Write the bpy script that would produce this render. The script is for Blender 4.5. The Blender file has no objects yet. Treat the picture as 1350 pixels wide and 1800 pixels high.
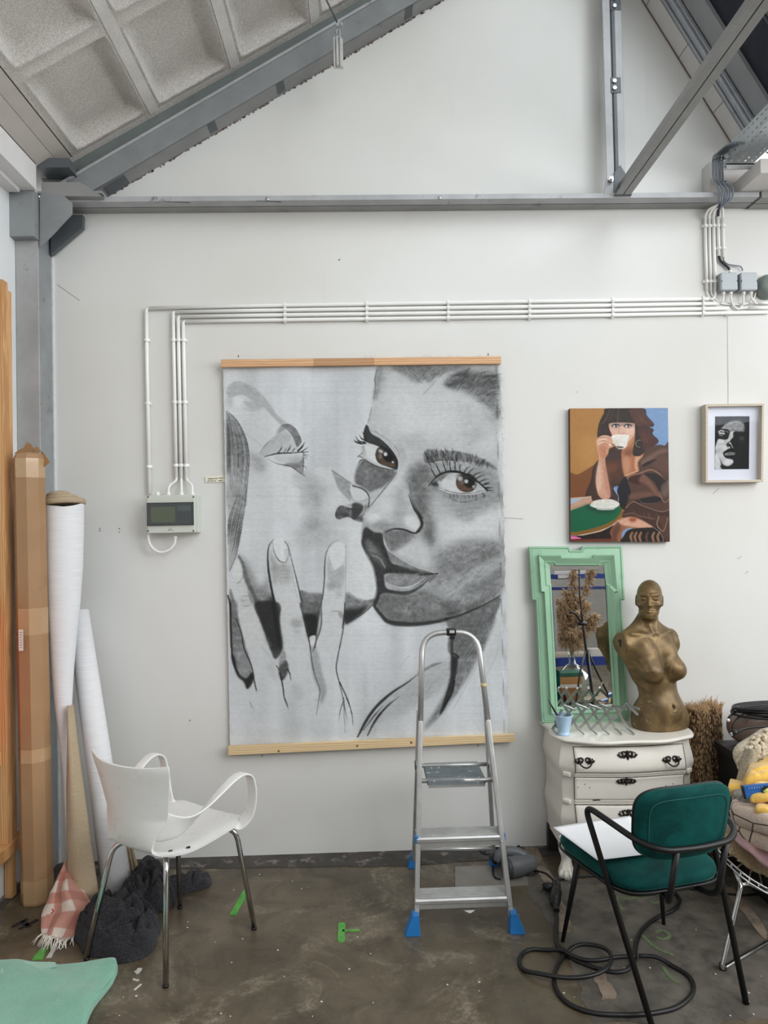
import bpy, bmesh, math, random
import numpy as np
from mathutils import Vector, Matrix

# ------------------------------------------------------------------ camera
PSI, THE, RHO = .028, .0185, .0205          # yaw to the right, pitch up, roll
CF, CX, CY = 1248., 675., 900.              # focal length and centre in photo pixels
CAM = Vector((0., 0., 1.65))
_f0 = Vector((math.sin(PSI), math.cos(PSI), 0)); _r0 = Vector((math.cos(PSI), -math.sin(PSI), 0))
FW = _f0*math.cos(THE) + Vector((0, 0, math.sin(THE)))
_u0 = Vector((0, 0, math.cos(THE))) - _f0*math.sin(THE)
RT = _r0*math.cos(RHO) - _u0*math.sin(RHO)
UP = _u0*math.cos(RHO) + _r0*math.sin(RHO)

scene = bpy.context.scene
cam = bpy.data.cameras.new('camera')
cam.sensor_fit = 'VERTICAL'; cam.sensor_height = 36.; cam.lens = 36.*CF/1800.
cam.clip_start = .05; cam.clip_end = 200
camo = bpy.data.objects.new('camera', cam); scene.collection.objects.link(camo)
camo.matrix_world = Matrix((( RT.x, UP.x, -FW.x, CAM.x), (RT.y, UP.y, -FW.y, CAM.y),
                            (RT.z, UP.z, -FW.z, CAM.z), (0, 0, 0, 1)))
scene.camera = camo

# ------------------------------------------------------------------ sky, daylight, exposure
world = bpy.data.worlds.new('overcast_sky'); scene.world = world
world.use_nodes = True
bg = world.node_tree.nodes['Background']
bg.inputs['Color'].default_value = (.96, .98, 1.0, 1); bg.inputs['Strength'].default_value = 1.0

def area_light(name, loc, target, sx, sy, power, col=(1, 1, 1)):
    l = bpy.data.lights.new(name, 'AREA'); l.shape = 'RECTANGLE'; l.size = sx; l.size_y = sy
    l.energy = power; l.color = col
    o = bpy.data.objects.new(name, l); scene.collection.objects.link(o)
    o.location = loc
    o.rotation_euler = (Vector(target)-Vector(loc)).to_track_quat('-Z', 'Y').to_euler()
    return o
# daylight through the saw-tooth skylight over this bay, then two fill lamps
area_light('skylight_daylight', (2.75, -.2, 4.5), (-.2, 2.9, 1.2), 2.2, 4.5, 175, (.985, .992, 1.0))
area_light('next_bay_fill', (6.4, .2, 2.7), (-.6, 2.6, 3.4), 4.5, 2.4, 145, (.99, .995, 1.0))  # stands for the next bay, set low and aimed up to lift the ceiling
area_light('frontal_fill', (.5, -3.6, 4.4), (0., 3., 1.6), 5, 2.5, 70, (1., .995, .985))  # broad frontal fill under the solid slope, behind the camera

vs = scene.view_settings
vs.view_transform = 'Standard'; vs.look = 'None'; vs.gamma = 1.; vs.use_curve_mapping = False
vs.exposure = 0.35
scene.render.film_transparent = False

# ------------------------------------------------------------------ pixel helpers (photo ray -> point on a real plane)
def ray(px, py): return FW + RT*((px-CX)/CF) - UP*((py-CY)/CF)
def aty(px, py, Y):
    d = ray(px, py); return CAM + d*((Y-CAM.y)/d.y)
def atz(px, py, Z=0.):
    d = ray(px, py); return CAM + d*((Z-CAM.z)/d.z)
def atx(px, py, X):
    d = ray(px, py); return CAM + d*((X-CAM.x)/d.x)
def proj(p):
    d = Vector(p)-CAM; w = d.dot(FW)
    return CX+CF*d.dot(RT)/w, CY-CF*d.dot(UP)/w

# ------------------------------------------------------------------ materials
def lin(c):
    c = c/255.
    return c/12.92 if c <= .04045 else ((c+.055)/1.055)**2.4
def srgb(r, g, b): return (lin(r), lin(g), lin(b))

class NT:
    """small node-tree writer"""
    def __init__(s, name):
        s.m = bpy.data.materials.new(name); s.m.use_nodes = True
        s.t = s.m.node_tree; s.t.nodes.clear()
        s.out = s.n('ShaderNodeOutputMaterial'); s.b = s.n('ShaderNodeBsdfPrincipled')
        s.l(s.b.outputs[0], s.out.inputs[0])
    def n(s, typ, **kw):
        nd = s.t.nodes.new(typ)
        for k, v in kw.items():
            if hasattr(nd, k) and k not in ('Scale',): setattr(nd, k, v)
        return nd
    def l(s, a, b): s.t.links.new(a, b)
    def coord(s, kind='Object', scale=(1, 1, 1), rot=(0, 0, 0)):
        tc = s.n('ShaderNodeTexCoord'); mp = s.n('ShaderNodeMapping')
        mp.inputs['Scale'].default_value = scale; mp.inputs['Rotation'].default_value = rot
        s.l(tc.outputs[kind], mp.inputs[0]); return mp.outputs[0]
    def noise(s, vec, scale, detail=4, rough=.55, dist=0):
        nd = s.n('ShaderNodeTexNoise'); nd.inputs['Scale'].default_value = scale
        nd.inputs['Detail'].default_value = detail; nd.inputs['Roughness'].default_value = rough
        nd.inputs['Distortion'].default_value = dist
        s.l(vec, nd.inputs['Vector']); return nd.outputs[0]
    def ramp(s, fac, stops, interp='LINEAR'):
        r = s.n('ShaderNodeValToRGB'); r.color_ramp.interpolation = interp
        e = r.color_ramp.elements
        while len(e) < len(stops): e.new(.5)
        for i, (p, c) in enumerate(stops):
            e[i].position = p; e[i].color = (c, c, c, 1) if isinstance(c, (int, float)) else (*c[:3], 1)
        s.l(fac, r.inputs[0]); return r.outputs[0]
    def mix(s, fac, a, b, mode='MIX'):
        m = s.n('ShaderNodeMix', data_type='RGBA', blend_type=mode)
        for k_, v in ((0, fac), (6, a), (7, b)):
            inp = m.inputs[k_]
            if isinstance(v, (int, float)): inp.default_value = v if k_ == 0 else (v, v, v, 1)
            elif isinstance(v, tuple): inp.default_value = (*v[:3], 1)
            else: s.l(v, inp)
        return m.outputs[2]
    def math(s, op, a, b=0.):
        m = s.n('ShaderNodeMath', operation=op)
        for inp, v in ((m.inputs[0], a), (m.inputs[1], b)):
            if isinstance(v, (int, float)): inp.default_value = v
            else: s.l(v, inp)
        return m.outputs[0]
    def bump(s, h, strength=.3, dist=.002):
        b = s.n('ShaderNodeBump'); b.inputs['Strength'].default_value = strength
        b.inputs['Distance'].default_value = dist
        s.l(h, b.inputs['Height']); s.l(b.outputs[0], s.b.inputs['Normal'])
    def set(s, **kw):
        for k, v in kw.items():
            i = s.b.inputs[k.replace('_', ' ')]
            if isinstance(v, (int, float)): i.default_value = v
            elif isinstance(v, tuple): i.default_value = (*v[:3], 1)
            else: s.l(v, i)
        return s

MATS = {}
def mat(name, col, rough=.5, metal=0., var=.12, vscale=6., bump=0., bscale=60., bdist=.002, stretch=(1, 1, 1),
        dirt=None, dscale=3., dlo=.55, dhi=.75, sheen=0., coat=0., coord='Object', spec=None, vcol=None):
    """procedural painted/plastic/metal surface: tone noise, optional dirt spots, optional bump"""
    if name in MATS: return MATS[name]
    t = NT(name); v = t.coord(coord, stretch)
    n = t.noise(v, vscale, 5)
    a = tuple(max(0, x*(1-var)) for x in col); b = tuple(min(1, x*(1+var)) for x in col)
    if vcol: b = vcol
    c = t.ramp(n, [(.3, a), (.7, b)])
    if dirt:
        d = t.ramp(t.noise(v, dscale, 8, .65), [(dlo, 0.), (dhi, 1.)])
        c = t.mix(d, c, dirt)
    t.set(Base_Color=c, Metallic=metal, Roughness=rough)
    r = t.ramp(t.noise(v, vscale*2.3, 4), [(.3, max(0, rough-.08)), (.7, min(1, rough+.08))])
    t.set(Roughness=r)
    if spec is not None: t.set(Specular_IOR_Level=spec)
    if sheen: t.set(Sheen_Weight=sheen)
    if coat: t.set(Coat_Weight=coat)
    if bump: t.bump(t.noise(v, bscale, 6), bump, bdist)
    MATS[name] = t.m; return t.m

# ------------------------------------------------------------------ mesh building
class MB:
    def __init__(s): s.v = []; s.f = []; s.sm = []
    def add(s, verts, faces, smooth=False):
        o = len(s.v); s.v += [tuple(v) for v in verts]
        s.f += [tuple(i+o for i in f) for f in faces]; s.sm += [smooth]*len(faces); return s
    def box(s, c, size, rot=None, taper=None):
        hx, hy, hz = size[0]/2, size[1]/2, size[2]/2; vs_ = []
        for z in (-hz, hz):
            k = 1. if taper is None or z < 0 else taper
            for x, y in ((-hx, -hy), (hx, -hy), (hx, hy), (-hx, hy)): vs_.append(Vector((x*k, y*k, z)))
        if rot is not None: vs_ = [rot @ v for v in vs_]
        c = Vector(c)
        return s.add([v+c for v in vs_], [(3, 2, 1, 0), (4, 5, 6, 7), (0, 1, 5, 4), (1, 2, 6, 5), (2, 3, 7, 6), (3, 0, 4, 7)])
    def box2(s, a, b): 
        a = Vector(a); b = Vector(b)
        return s.box((a+b)/2, tuple(abs(b[i]-a[i]) for i in range(3)))
    def hexa(s, q0, q1):
        """solid between two quads"""
        return s.add(list(q0)+list(q1), [(3, 2, 1, 0), (4, 5, 6, 7), (0, 1, 5, 4), (1, 2, 6, 5), (2, 3, 7, 6), (3, 0, 4, 7)])
    def bar(s, a, b, w, h, up=(0, 0, 1)):
        """rectangular bar from a to b; w across, h along up"""
        a = Vector(a); b = Vector(b); d = (b-a).normalized(); up = Vector(up)
        x = d.cross(up).normalized(); u = x.cross(d).normalized()
        q = lambda p: [p-x*w/2-u*h/2, p+x*w/2-u*h/2, p+x*w/2+u*h/2, p-x*w/2+u*h/2]
        return s.hexa(q(a), q(b))
    def prism(s, poly, d, origin=(0, 0, 0), ax=(1, 0, 0), ay=(0, 0, 1)):
        """extrude a 2D polygon (in axes ax, ay at origin) along vector d"""
        o = Vector(origin); ax = Vector(ax); ay = Vector(ay); d = Vector(d); n = len(poly)
        p = [o+ax*x+ay*y for x, y in poly]
        fs = [tuple(range(n))[::-1], tuple(range(n, 2*n))]+[(i, (i+1) % n, n+(i+1) % n, n+i) for i in range(n)]
        return s.add(p+[q+d for q in p], fs)
    def rings(s, rings, closed_ring=True, cap0=True, cap1=True, smooth=True, loop=False):
        n = len(rings[0]); vs_ = [v for r in rings for v in r]; fs = []
        R = len(rings); m = n if closed_ring else n-1
        for i in range(R if loop else R-1):
            a = i*n; b = ((i+1) % R)*n
            for j in range(m): fs.append((a+j, a+(j+1) % n, b+(j+1) % n, b+j))
        s.add(vs_, fs, smooth)
        o = len(s.v)-len(vs_)
        if closed_ring and not loop:
            if cap0: s.f.append(tuple(o+j for j in range(n))[::-1]); s.sm.append(False)
            if cap1: s.f.append(tuple(o+(R-1)*n+j for j in range(n))); s.sm.append(False)
        return s
    def tube(s, pts, r, n=10, closed=False, smooth=True, caps=True, flat=None, up=None):
        pts = [Vector(p) for p in pts]; N = len(pts)
        rs = r if isinstance(r, (list, tuple)) else [r]*N
        tang = []
        for i in range(N):
            a = pts[(i-1) % N] if (closed or i > 0) else pts[i]
            b = pts[(i+1) % N] if (closed or i < N-1) else pts[i]
            t = (b-a); tang.append(t.normalized() if t.length > 1e-9 else Vector((0, 0, 1)))
        ref = Vector(up) if up is not None else (Vector((0, 0, 1)) if abs(tang[0].z) < .9 else Vector((0, 1, 0)))
        nx = tang[0].cross(ref).normalized(); rg = []
        for i in range(N):
            if up is not None: nx = tang[i].cross(Vector(up)).normalized()
            else:
                nx = nx - tang[i]*nx.dot(tang[i]); nx.normalize()
            ny = nx.cross(tang[i]).normalized()
            fx, fy = (1, 1) if flat is None else flat
            rg.append([pts[i]+nx*(math.cos(2*math.pi*k/n)*rs[i]*fx)+ny*(math.sin(2*math.pi*k/n)*rs[i]*fy) for k in range(n)])
        return s.rings(rg, True, caps, caps, smooth, loop=closed)
    def lathe(s, prof, n=24, c=(0, 0, 0), axis=None, cap0=True, cap1=True, smooth=True):
        c = Vector(c); q = Matrix.Identity(3) if axis is None else Vector((0, 0, 1)).rotation_difference(Vector(axis)).to_matrix()
        rg = [[c+q@Vector((math.cos(2*math.pi*k/n)*r, math.sin(2*math.pi*k/n)*r, z)) for k in range(n)] for r, z in prof]
        return s.rings(rg, True, cap0, cap1, smooth)
    def cyl(s, a, b, r, n=14, smooth=True): return s.tube([a, b], r, n, smooth=smooth)
    def ball(s, c, r, n=12, m=8, sc=(1, 1, 1)):
        c = Vector(c); rg = []
        for i in range(m+1):
            t = math.pi*(i+.0)/m; t = min(max(t, .06), math.pi-.06)
            rg.append([c+Vector((math.sin(t)*math.cos(2*math.pi*k/n)*r*sc[0], math.sin(t)*math.sin(2*math.pi*k/n)*r*sc[1], -math.cos(t)*r*sc[2])) for k in range(n)])
        return s.rings(rg)
    def grid(s, fn, nu, nv, smooth=True, wrapu=False):
        vs_ = [fn(i/(nu if wrapu else nu-1), j/(nv-1)) for j in range(nv) for i in range(nu)]
        fs = [(j*nu+i, j*nu+(i+1) % nu, (j+1)*nu+(i+1) % nu, (j+1)*nu+i) for j in range(nv-1) for i in range(nu if wrapu else nu-1)]
        return s.add(vs_, fs, smooth)
    def slab(s, fn, thick, nu, nv, smooth=True):
        """sheet with thickness: fn(u,v)->(point, normal)"""
        T = []; B = []
        for j in range(nv):
            for i in range(nu):
                p, nrm = fn(i/(nu-1), j/(nv-1)); p = Vector(p); nrm = Vector(nrm).normalized()
                T.append(p+nrm*thick/2); B.append(p-nrm*thick/2)
        n = nu*nv; fs = []
        for j in range(nv-1):
            for i in range(nu-1):
                a, b, c, d = j*nu+i, j*nu+i+1, (j+1)*nu+i+1, (j+1)*nu+i
                fs.append((a, b, c, d)); fs.append((n+d, n+c, n+b, n+a))
        for i in range(nu-1):
            fs.append((n+i, n+i+1, i+1, i)); k = (nv-1)*nu; fs.append((k+i, k+i+1, n+k+i+1, n+k+i))
        for j in range(nv-1):
            a, b = j*nu, (j+1)*nu; fs.append((a, b, n+b, n+a)); a += nu-1; b += nu-1; fs.append((b, a, n+a, n+b))
        return s.add(T+B, fs, smooth)

def spline(pts, k=8, closed=False):
    """Catmull-Rom through the points"""
    P = [Vector(p) if len(p) == 3 else Vector((p[0], p[1], 0)) for p in pts]; n = len(P); out = []
    for i in range(n if closed else n-1):
        p0 = P[(i-1) % n] if (closed or i > 0) else P[i]*2-P[i+1]
        p1 = P[i]; p2 = P[(i+1) % n]
        p3 = P[(i+2) % n] if (closed or i < n-2) else P[i+1]*2-P[i]
        for j in range(k):
            t = j/k
            out.append(.5*((2*p1)+(p2-p0)*t+(2*p0-5*p1+4*p2-p3)*t*t+(3*p1-p0-3*p2+p3)*t**3))
    if not closed: out.append(P[-1])
    return out

def fillet(pts, r, k=6):
    """polyline with rounded corners"""
    P = [Vector(p) for p in pts]; out = [P[0]]
    for i in range(1, len(P)-1):
        a, b, c = P[i-1], P[i], P[i+1]
        d1 = (a-b); d2 = (c-b); rr = min(r, d1.length*.48, d2.length*.48)
        s_ = b+d1.normalized()*rr; e = b+d2.normalized()*rr
        for j in range(k+1):
            t = j/k; out.append(s_*(1-t)**2+b*2*t*(1-t)+e*t*t)
    out.append(P[-1]); return out

COL = scene.collection
def link(name, mb, material, parent=None, bevel=0., seg=2, subsurf=0, weld=False, recalc=True):
    me = bpy.data.meshes.new(name); me.from_pydata(mb.v, [], mb.f); 
    me.polygons.foreach_set('use_smooth', mb.sm)
    if recalc:
        b = bmesh.new(); b.from_mesh(me)
        if weld: bmesh.ops.remove_doubles(b, verts=b.verts, dist=1e-5)
        bmesh.ops.recalc_face_normals(b, faces=b.faces); b.to_mesh(me); b.free()
    me.materials.append(material)
    o = bpy.data.objects.new(name, me); COL.objects.link(o)
    if bevel:
        m = o.modifiers.new('bevel', 'BEVEL'); m.width = bevel; m.segments = seg; m.limit_method = 'ANGLE'; m.angle_limit = .6
        m.harden_normals = False
        for p in me.polygons: p.use_smooth = True
        e = o.modifiers.new('wn', 'WEIGHTED_NORMAL'); e.keep_sharp = True
    if subsurf:
        m = o.modifiers.new('sub', 'SUBSURF'); m.levels = subsurf; m.render_levels = subsurf
    if parent is not None: adopt(o, parent)
    return o

def origin_of(o):
    return o.get('_w') and Vector(o['_w']) or Vector((0, 0, 0))
WORLD = {}
def adopt(o, parent):
    """meshes are written in world coordinates; shift them to the parent's frame"""
    w = WORLD.get(parent.name, Vector((0, 0, 0)))
    if o.type == 'MESH': o.data.transform(Matrix.Translation(-w))
    o.parent = parent; WORLD[o.name] = w
    return o
def tag(o, label=None, cat=None, group=None, kind=None):
    if label: o['label'] = label
    if cat: o['category'] = cat
    if group: o['group'] = group
    if kind: o['kind'] = kind
    return o
def thing(name, loc, label, cat, group=None):
    o = bpy.data.objects.new(name, None); COL.objects.link(o); o.empty_display_size = .05
    o.location = Vector(loc); WORLD[o.name] = Vector(loc)
    return tag(o, label, cat, group)
def solo(name, mb, material, label, cat, group=None, **kw):
    """a one-mesh thing, its origin moved to the middle of its base"""
    o = link(name, mb, material, None, **kw)
    co = [v.co for v in o.data.vertices]
    lo = [min(c[i] for c in co) for i in range(3)]; hi = [max(c[i] for c in co) for i in range(3)]
    w = Vector(((lo[0]+hi[0])/2, (lo[1]+hi[1])/2, lo[2]))
    o.data.transform(Matrix.Translation(-w)); o.location = w; WORLD[o.name] = w
    return tag(o, label, cat, group)
def struct(name, mb, material, parent=None, **kw):
    o = link(name, mb, material, parent, **kw)
    if parent is None: o['kind'] = 'structure'
    return o
rnd = random.Random(7)
# ------------------------------------------------------------------ room
YW = 3.62; XL = -1.66
ANG = math.atan(.567); SD = Vector((math.cos(ANG), 0, math.sin(ANG))); SN = Vector((-math.sin(ANG), 0, math.cos(ANG)))
EAVE = Vector((-1.396, 3.53, 3.49))
RA = Vector((1.503, YW, 4.366)); RB = Vector((1.954, YW, 3.606)); RD = (RB-RA).normalized(); RN = Vector((RD.z, 0, -RD.x))  # RN points into the room
RIDGE = Vector((1.236, YW, 4.817))

def wall_paint(name, col, warm):
    t = NT(name); v = t.coord('Object')
    c = t.ramp(t.noise(v, .9, 4), [(.35, col), (.7, warm)])
    g = t.ramp(t.noise(v, 3.2, 9, .7, .6), [(.62, 0.), (.78, .25)])
    c = t.mix(g, c, tuple(x*.8 for x in col))
    s = t.ramp(t.noise(t.coord('Object', (9, 9, 1.2)), 1.7, 6, .6), [(.66, 0.), (.8, .18)])
    c = t.mix(s, c, tuple(x*.72 for x in col))
    t.set(Base_Color=c, Roughness=.62)
    t.bump(t.noise(t.coord('Object', (1, 1, .35)), 90, 4), .12, .001)
    return t.m
M_WALL = wall_paint('white_wall_paint', srgb(226, 227, 225), srgb(219, 218, 213))
M_WALL2 = wall_paint('white_side_wall', srgb(226, 229, 231), srgb(218, 220, 222))

def concrete_floor():
    t = NT('worn_concrete_floor'); v = t.coord('Object')
    big = t.noise(v, 1.3, 6, .6, .4); med = t.noise(v, 5.5, 9, .68, .8); fine = t.noise(v, 46, 8, .7)
    c = t.ramp(big, [(.32, srgb(74, 66, 51)), (.5, srgb(94, 84, 67)), (.68, srgb(118, 106, 86))])
    c = t.mix(t.ramp(med, [(.44, 0.), (.68, .7)]), c, srgb(60, 53, 43))
    c = t.mix(t.ramp(t.noise(v, 2.4, 9, .72, 1.2), [(.52, 0.), (.70, .8)]), c, t.mix(t.ramp(fine, [(.40, 0.), (.6, 1.)]), srgb(96, 87, 70), srgb(176, 166, 146)))
    c = t.mix(t.ramp(fine, [(.56, 0.), (.74, .4)]), c, srgb(58, 53, 48))
    c = t.mix(t.ramp(t.noise(v, 120, 3), [(.70, 0.), (.76, .5)]), c, srgb(160, 152, 138))
    # trowel scratches
    sc = t.noise(t.coord('Object', (5, 60, 1), (0, 0, .5)), 1.6, 7, .75)
    c = t.mix(t.ramp(sc, [(.60, 0.), (.74, .35)]), c, srgb(168, 160, 145))
    t.set(Base_Color=c, Roughness=t.ramp(med, [(.3, .22), (.7, .48)]), Specular_IOR_Level=.5)
    h = t.mix(.5, fine, med); t.bump(h, .16, .003)
    return t.m
M_FLOOR = concrete_floor()
floor = struct('floor', MB().box2((-1.8, -6.2, -.12), (7, YW+.1, 0)), M_FLOOR)

# bands of older, rougher screed let into the floor (different pours)
M_OLD = mat('old_grey_screed', srgb(98, 93, 85), .6, var=.3, vscale=7, dirt=srgb(60, 56, 52), dscale=9, dlo=.45, dhi=.7, bump=.5, bscale=40)
M_PALE = mat('pale_filled_trench', srgb(132, 118, 102), .75, var=.3, vscale=9, dirt=srgb(84, 76, 68), dscale=14, dlo=.5, dhi=.7, bump=.5, bscale=50)
M_DARKS = mat('dark_edge_screed', srgb(70, 66, 62), .7, var=.3, vscale=8, dirt=srgb(140, 134, 126), dscale=12, dlo=.56, dhi=.68, bump=.5, bscale=50)
def floor_patch(name, poly, m, z=.0015, jit=.006, label=None, n=6, seed=1, Z=0):
    r = random.Random(seed); P = [atz(x, y, 0) for x, y in poly]; Q = []
    for i in range(len(P)):
        a, b = P[i], P[(i+1) % len(P)]
        for k in range(n):
            p = a.lerp(b, k/n); Q.append((p.x+r.uniform(-jit, jit), p.y+r.uniform(-jit, jit)))
    mb = MB().prism(Q, (0, 0, z+.004), (0, 0, -.004), (1, 0, 0), (0, 1, 0))
    o = link(name, mb, m, floor)
    if label: o['label'] = label
    return o
floor_patch('edge_band', [(0, 1560), (60, 1524), (290, 1506), (560, 1499), (880, 1489), (1350, 1470), (1350, 1488), (905, 1508), (700, 1524), (560, 1524), (290, 1527), (60, 1546), (0, 1600)], M_DARKS, .003, .005, 'dark rough strip of concrete along the foot of the wall', seed=2)
floor_patch('screed_patch', [(868, 1530), (926, 1520), (1010, 1545), (1200, 1548), (1350, 1535), (1350, 1790), (1240, 1800), (1040, 1800), (1020, 1740), (985, 1650), (950, 1600), (930, 1575), (925, 1552), (868, 1556)], M_OLD, .0012, .010, 'greyer old screed right of the ladder', seed=3)
floor_patch('smooth_patch', [(800, 1524), (925, 1520), (928, 1556), (800, 1566)], mat('smooth_grey_patch', srgb(128, 124, 117), .5, var=.15), .0024, .002, 'smooth light grey repair behind the ladder', seed=4)
floor_patch('trench_filling', [(921, 1490), (945, 1492), (985, 1570), (1010, 1640), (985, 1640), (962, 1560)], M_PALE, .0032, .005, 'tan mortar line', seed=5)
floor_patch('trench_filling', [(1040, 1708), (1062, 1712), (1086, 1755), (1060, 1760)], M_PALE, .0032, .006, seed=6)
floor_patch('trench_filling', [(1268, 1560), (1290, 1560), (1350, 1640), (1350, 1660)], M_PALE, .0032, .006, seed=7)
M_GREEN = mat('green_spray_paint', srgb(90, 164, 72), .6, var=.25, vscale=25)
M_GREEN2 = mat('faded_green_paint', srgb(94, 112, 78), .6, var=.3, vscale=30)
M_WHITEP = mat('white_paint_drip', srgb(205, 203, 196), .6)
def mark(pts, w, m, label=None, z=.0035, seed=1):
    P = spline([atz(x, y) for x, y in pts], 4); r = random.Random(seed); L = []; R = []
    for i, p in enumerate(P):
        d = (P[min(i+1, len(P)-1)]-P[max(i-1, 0)]); s_ = Vector((-d.y, d.x, 0)).normalized()*w/2*r.uniform(.82, 1.12)
        L.append(p+s_); R.append(p-s_)
    poly = [(p.x, p.y) for p in L]+[(p.x, p.y) for p in R[::-1]]
    o = link('paint_mark', MB().prism(poly, (0, 0, z), (0, 0, 0), (1, 0, 0), (0, 1, 0)), m, floor)
    if label: o['label'] = label
mark([(601, 1623), (600, 1640), (600, 1656)], .028, M_GREEN, 'bright green T-shaped stroke of paint', seed=1)
mark([(602, 1637), (618, 1636.5), (632, 1636)], .011, M_GREEN, seed=2)
mark([(434, 1565), (421, 1588), (409, 1609)], .030, M_GREEN, 'smeared green stroke right of the white chair', seed=3)
mark([(88, 1660), (75, 1672), (65, 1688)], .034, M_GREEN, 'green stroke by the mint blanket', seed=4)
mark([(112, 1642), (97, 1665), (86, 1684)], .018, M_WHITEP, 'whitish tape strip', seed=5)
for k, pts in enumerate([[(1075, 1573), (1100, 1580), (1130, 1576)], [(1095, 1600), (1085, 1585), (1075, 1565)], [(1135, 1572), (1160, 1574), (1190, 1566)], [(1138, 1582), (1152, 1588), (1170, 1580)],
        [(1152, 1640), (1165, 1636), (1177, 1645), (1168, 1652), (1154, 1648)], [(1120, 1635), (1150, 1665), (1185, 1680)], [(1165, 1700), (1180, 1720), (1195, 1730)]]):
    mark(pts, .014, M_GREEN2, 'faded green scribble under the teal chair' if k == 0 else None, z=.0026, seed=10+k)
mark([(246, 1703), (243, 1708), (238, 1711)], .018, M_WHITEP, 'white paint spill near the chrome leg', seed=21)
mark([(248, 1731), (242, 1736), (236, 1741)], .006, M_WHITEP, seed=22); mark([(234, 1722), (240, 1724), (244, 1723)], .007, M_WHITEP, seed=23)
rr = random.Random(5)
mbk = MB()
for k in range(70):
    p = atz(rr.uniform(20, 1340), rr.uniform(1535, 1795)); s_ = rr.uniform(.0015, .005)
    mbk.prism([(p.x+math.cos(a*1.05+k)*s_*rr.uniform(.5, 1.2), p.y+math.sin(a*1.05+k)*s_*rr.uniform(.5, 1.2)) for a in range(6)], (0, 0, .002), (0, 0, .002), (1, 0, 0), (0, 1, 0))
o = link('paint_specks', mbk, M_WHITEP, floor); o['kind'] = 'stuff'; o['label'] = 'white specks of plaster and paint'

# back wall: two stacked board fields with the gable cut to the roof
gable = [(XL, 0), (6.2, 0), (6.2, 3.2), (2.16, 3.34), (RB.x, RB.z), (RIDGE.x, RIDGE.z), (-1.5, 3.24+.05), (XL, 3.2)]
wall_back = struct('wall_back', MB().prism(gable, (0, .12, 0), (0, YW, 0)), M_WALL)
M_SEAM = mat('wall_joint', srgb(206, 206, 203), .7)
def wseam(a, b, w=.004):
    link('panel_joint', MB().bar(aty(*a, YW-.0008), aty(*b, YW-.0008), w, .0016, (0, -1, 0)), M_SEAM, wall_back)
wseam((1279, 556), (1280.5, 715)); wseam((60, 1180), (62, 1510), .003)
M_NAIL = mat('dark_nail', srgb(70, 68, 66), .5, .6)
for k, (x, y) in enumerate([(176, 929), (176, 932.5), (210, 929), (210, 935), (334, 1266), (596, 457), (597, 456.5), (1080, 1120)]):
    p = aty(x, y, YW); link('nail', MB().cyl(p, p+Vector((0, -.004, 0)), .0022, 8), M_NAIL, wall_back)
M_SCUFF = mat('grey_scuff', srgb(150, 148, 144), .7)
for a, b in [((1253, 868), (1264, 858)), ((1296, 983), (1304, 978)), ((1310, 1008), (1315, 1004)), ((1012, 690), (1016, 688)), ((886, 910), (920, 912)), ((100, 500), (140, 528))]:
    link('scuff', MB().bar(aty(*a, YW-.0006), aty(*b, YW-.0006), .0022, .0012, (0, -1, 0)), M_SCUFF, wall_back)
wall_left = struct('wall_left', MB().box2((XL-.12, -6.2, 0), (XL, YW+.1, 3.30)), M_WALL2)
M_SKIRT = mat('dark_skirting', srgb(120, 118, 114), .7, var=.2)
struct('baseboard_left', MB().box2((XL, 1.0, 0), (XL+.006, 3.4, .018)), M_SKIRT)
# unseen sides that close the studio behind the photographer (they show only in the mirror)
struct('wall_right', MB().box2((7.0, -6.2, 0), (7.1, YW+.1, 5.4)), M_WALL2)
struct('wall_rear', MB().box2((-1.8, -6.2, 0), (7, -6.1, 4.8)), mat('grey_rear_wall', srgb(176, 172, 166), .7, var=.06))

# ------------------------------------------------------------------ coffered concrete ceiling (gentle slope of the saw-tooth)
def rough_white(name, a, b):
    t = NT(name); v = t.coord('Object')
    n = t.noise(v, 150, 6, .7); big = t.noise(v, 4, 5)
    c = t.mix(t.ramp(n, [(.35, 0.), (.62, 1.)]), a, b)
    c = t.mix(t.ramp(big, [(.4, 0.), (.75, .35)]), c, srgb(168, 160, 152))
    c = t.mix(t.ramp(t.noise(v, 14, 6, .7), [(.70, 0.), (.74, .8)]), c, srgb(96, 90, 86))
    t.set(Base_Color=c, Roughness=.85); t.bump(n, .85, .006); return t.m
M_COF = rough_white('sprayed_concrete', srgb(200, 194, 188), srgb(246, 243, 239))
M_RIB = rough_white('concrete_rib', srgb(228, 224, 219), srgb(248, 246, 243))
def rp(s, t, d=0.): return EAVE + SD*s + Vector((0, -t, 0)) + SN*d
RS = [0., .46, .92, 1.38, 1.84, 2.30, 2.76]; TS = [.03, .645, 1.26, 1.875, 2.49, 3.1]
slab = MB().hexa([rp(-.02, -.09, .10), rp(3.0, -.09, .10), rp(3.0, 9.5, .10), rp(-.02, 9.5, .10)], [rp(-.02, -.09, .2), rp(3.0, -.09, .2), rp(3.0, 9.5, .2), rp(-.02, 9.5, .2)])
ceiling = struct('ceiling', slab, M_COF)
link('edge_rib', MB().hexa([rp(-.02, -.09, -.001), rp(3.0, -.09, -.001), rp(3.0, .032, -.001), rp(-.02, .032, -.001)], [rp(-.02, -.09, .10), rp(3.0, -.09, .10), rp(3.0, .032, .10), rp(-.02, .032, .10)]), M_COF, ceiling)
rc = random.Random(11)
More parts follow.
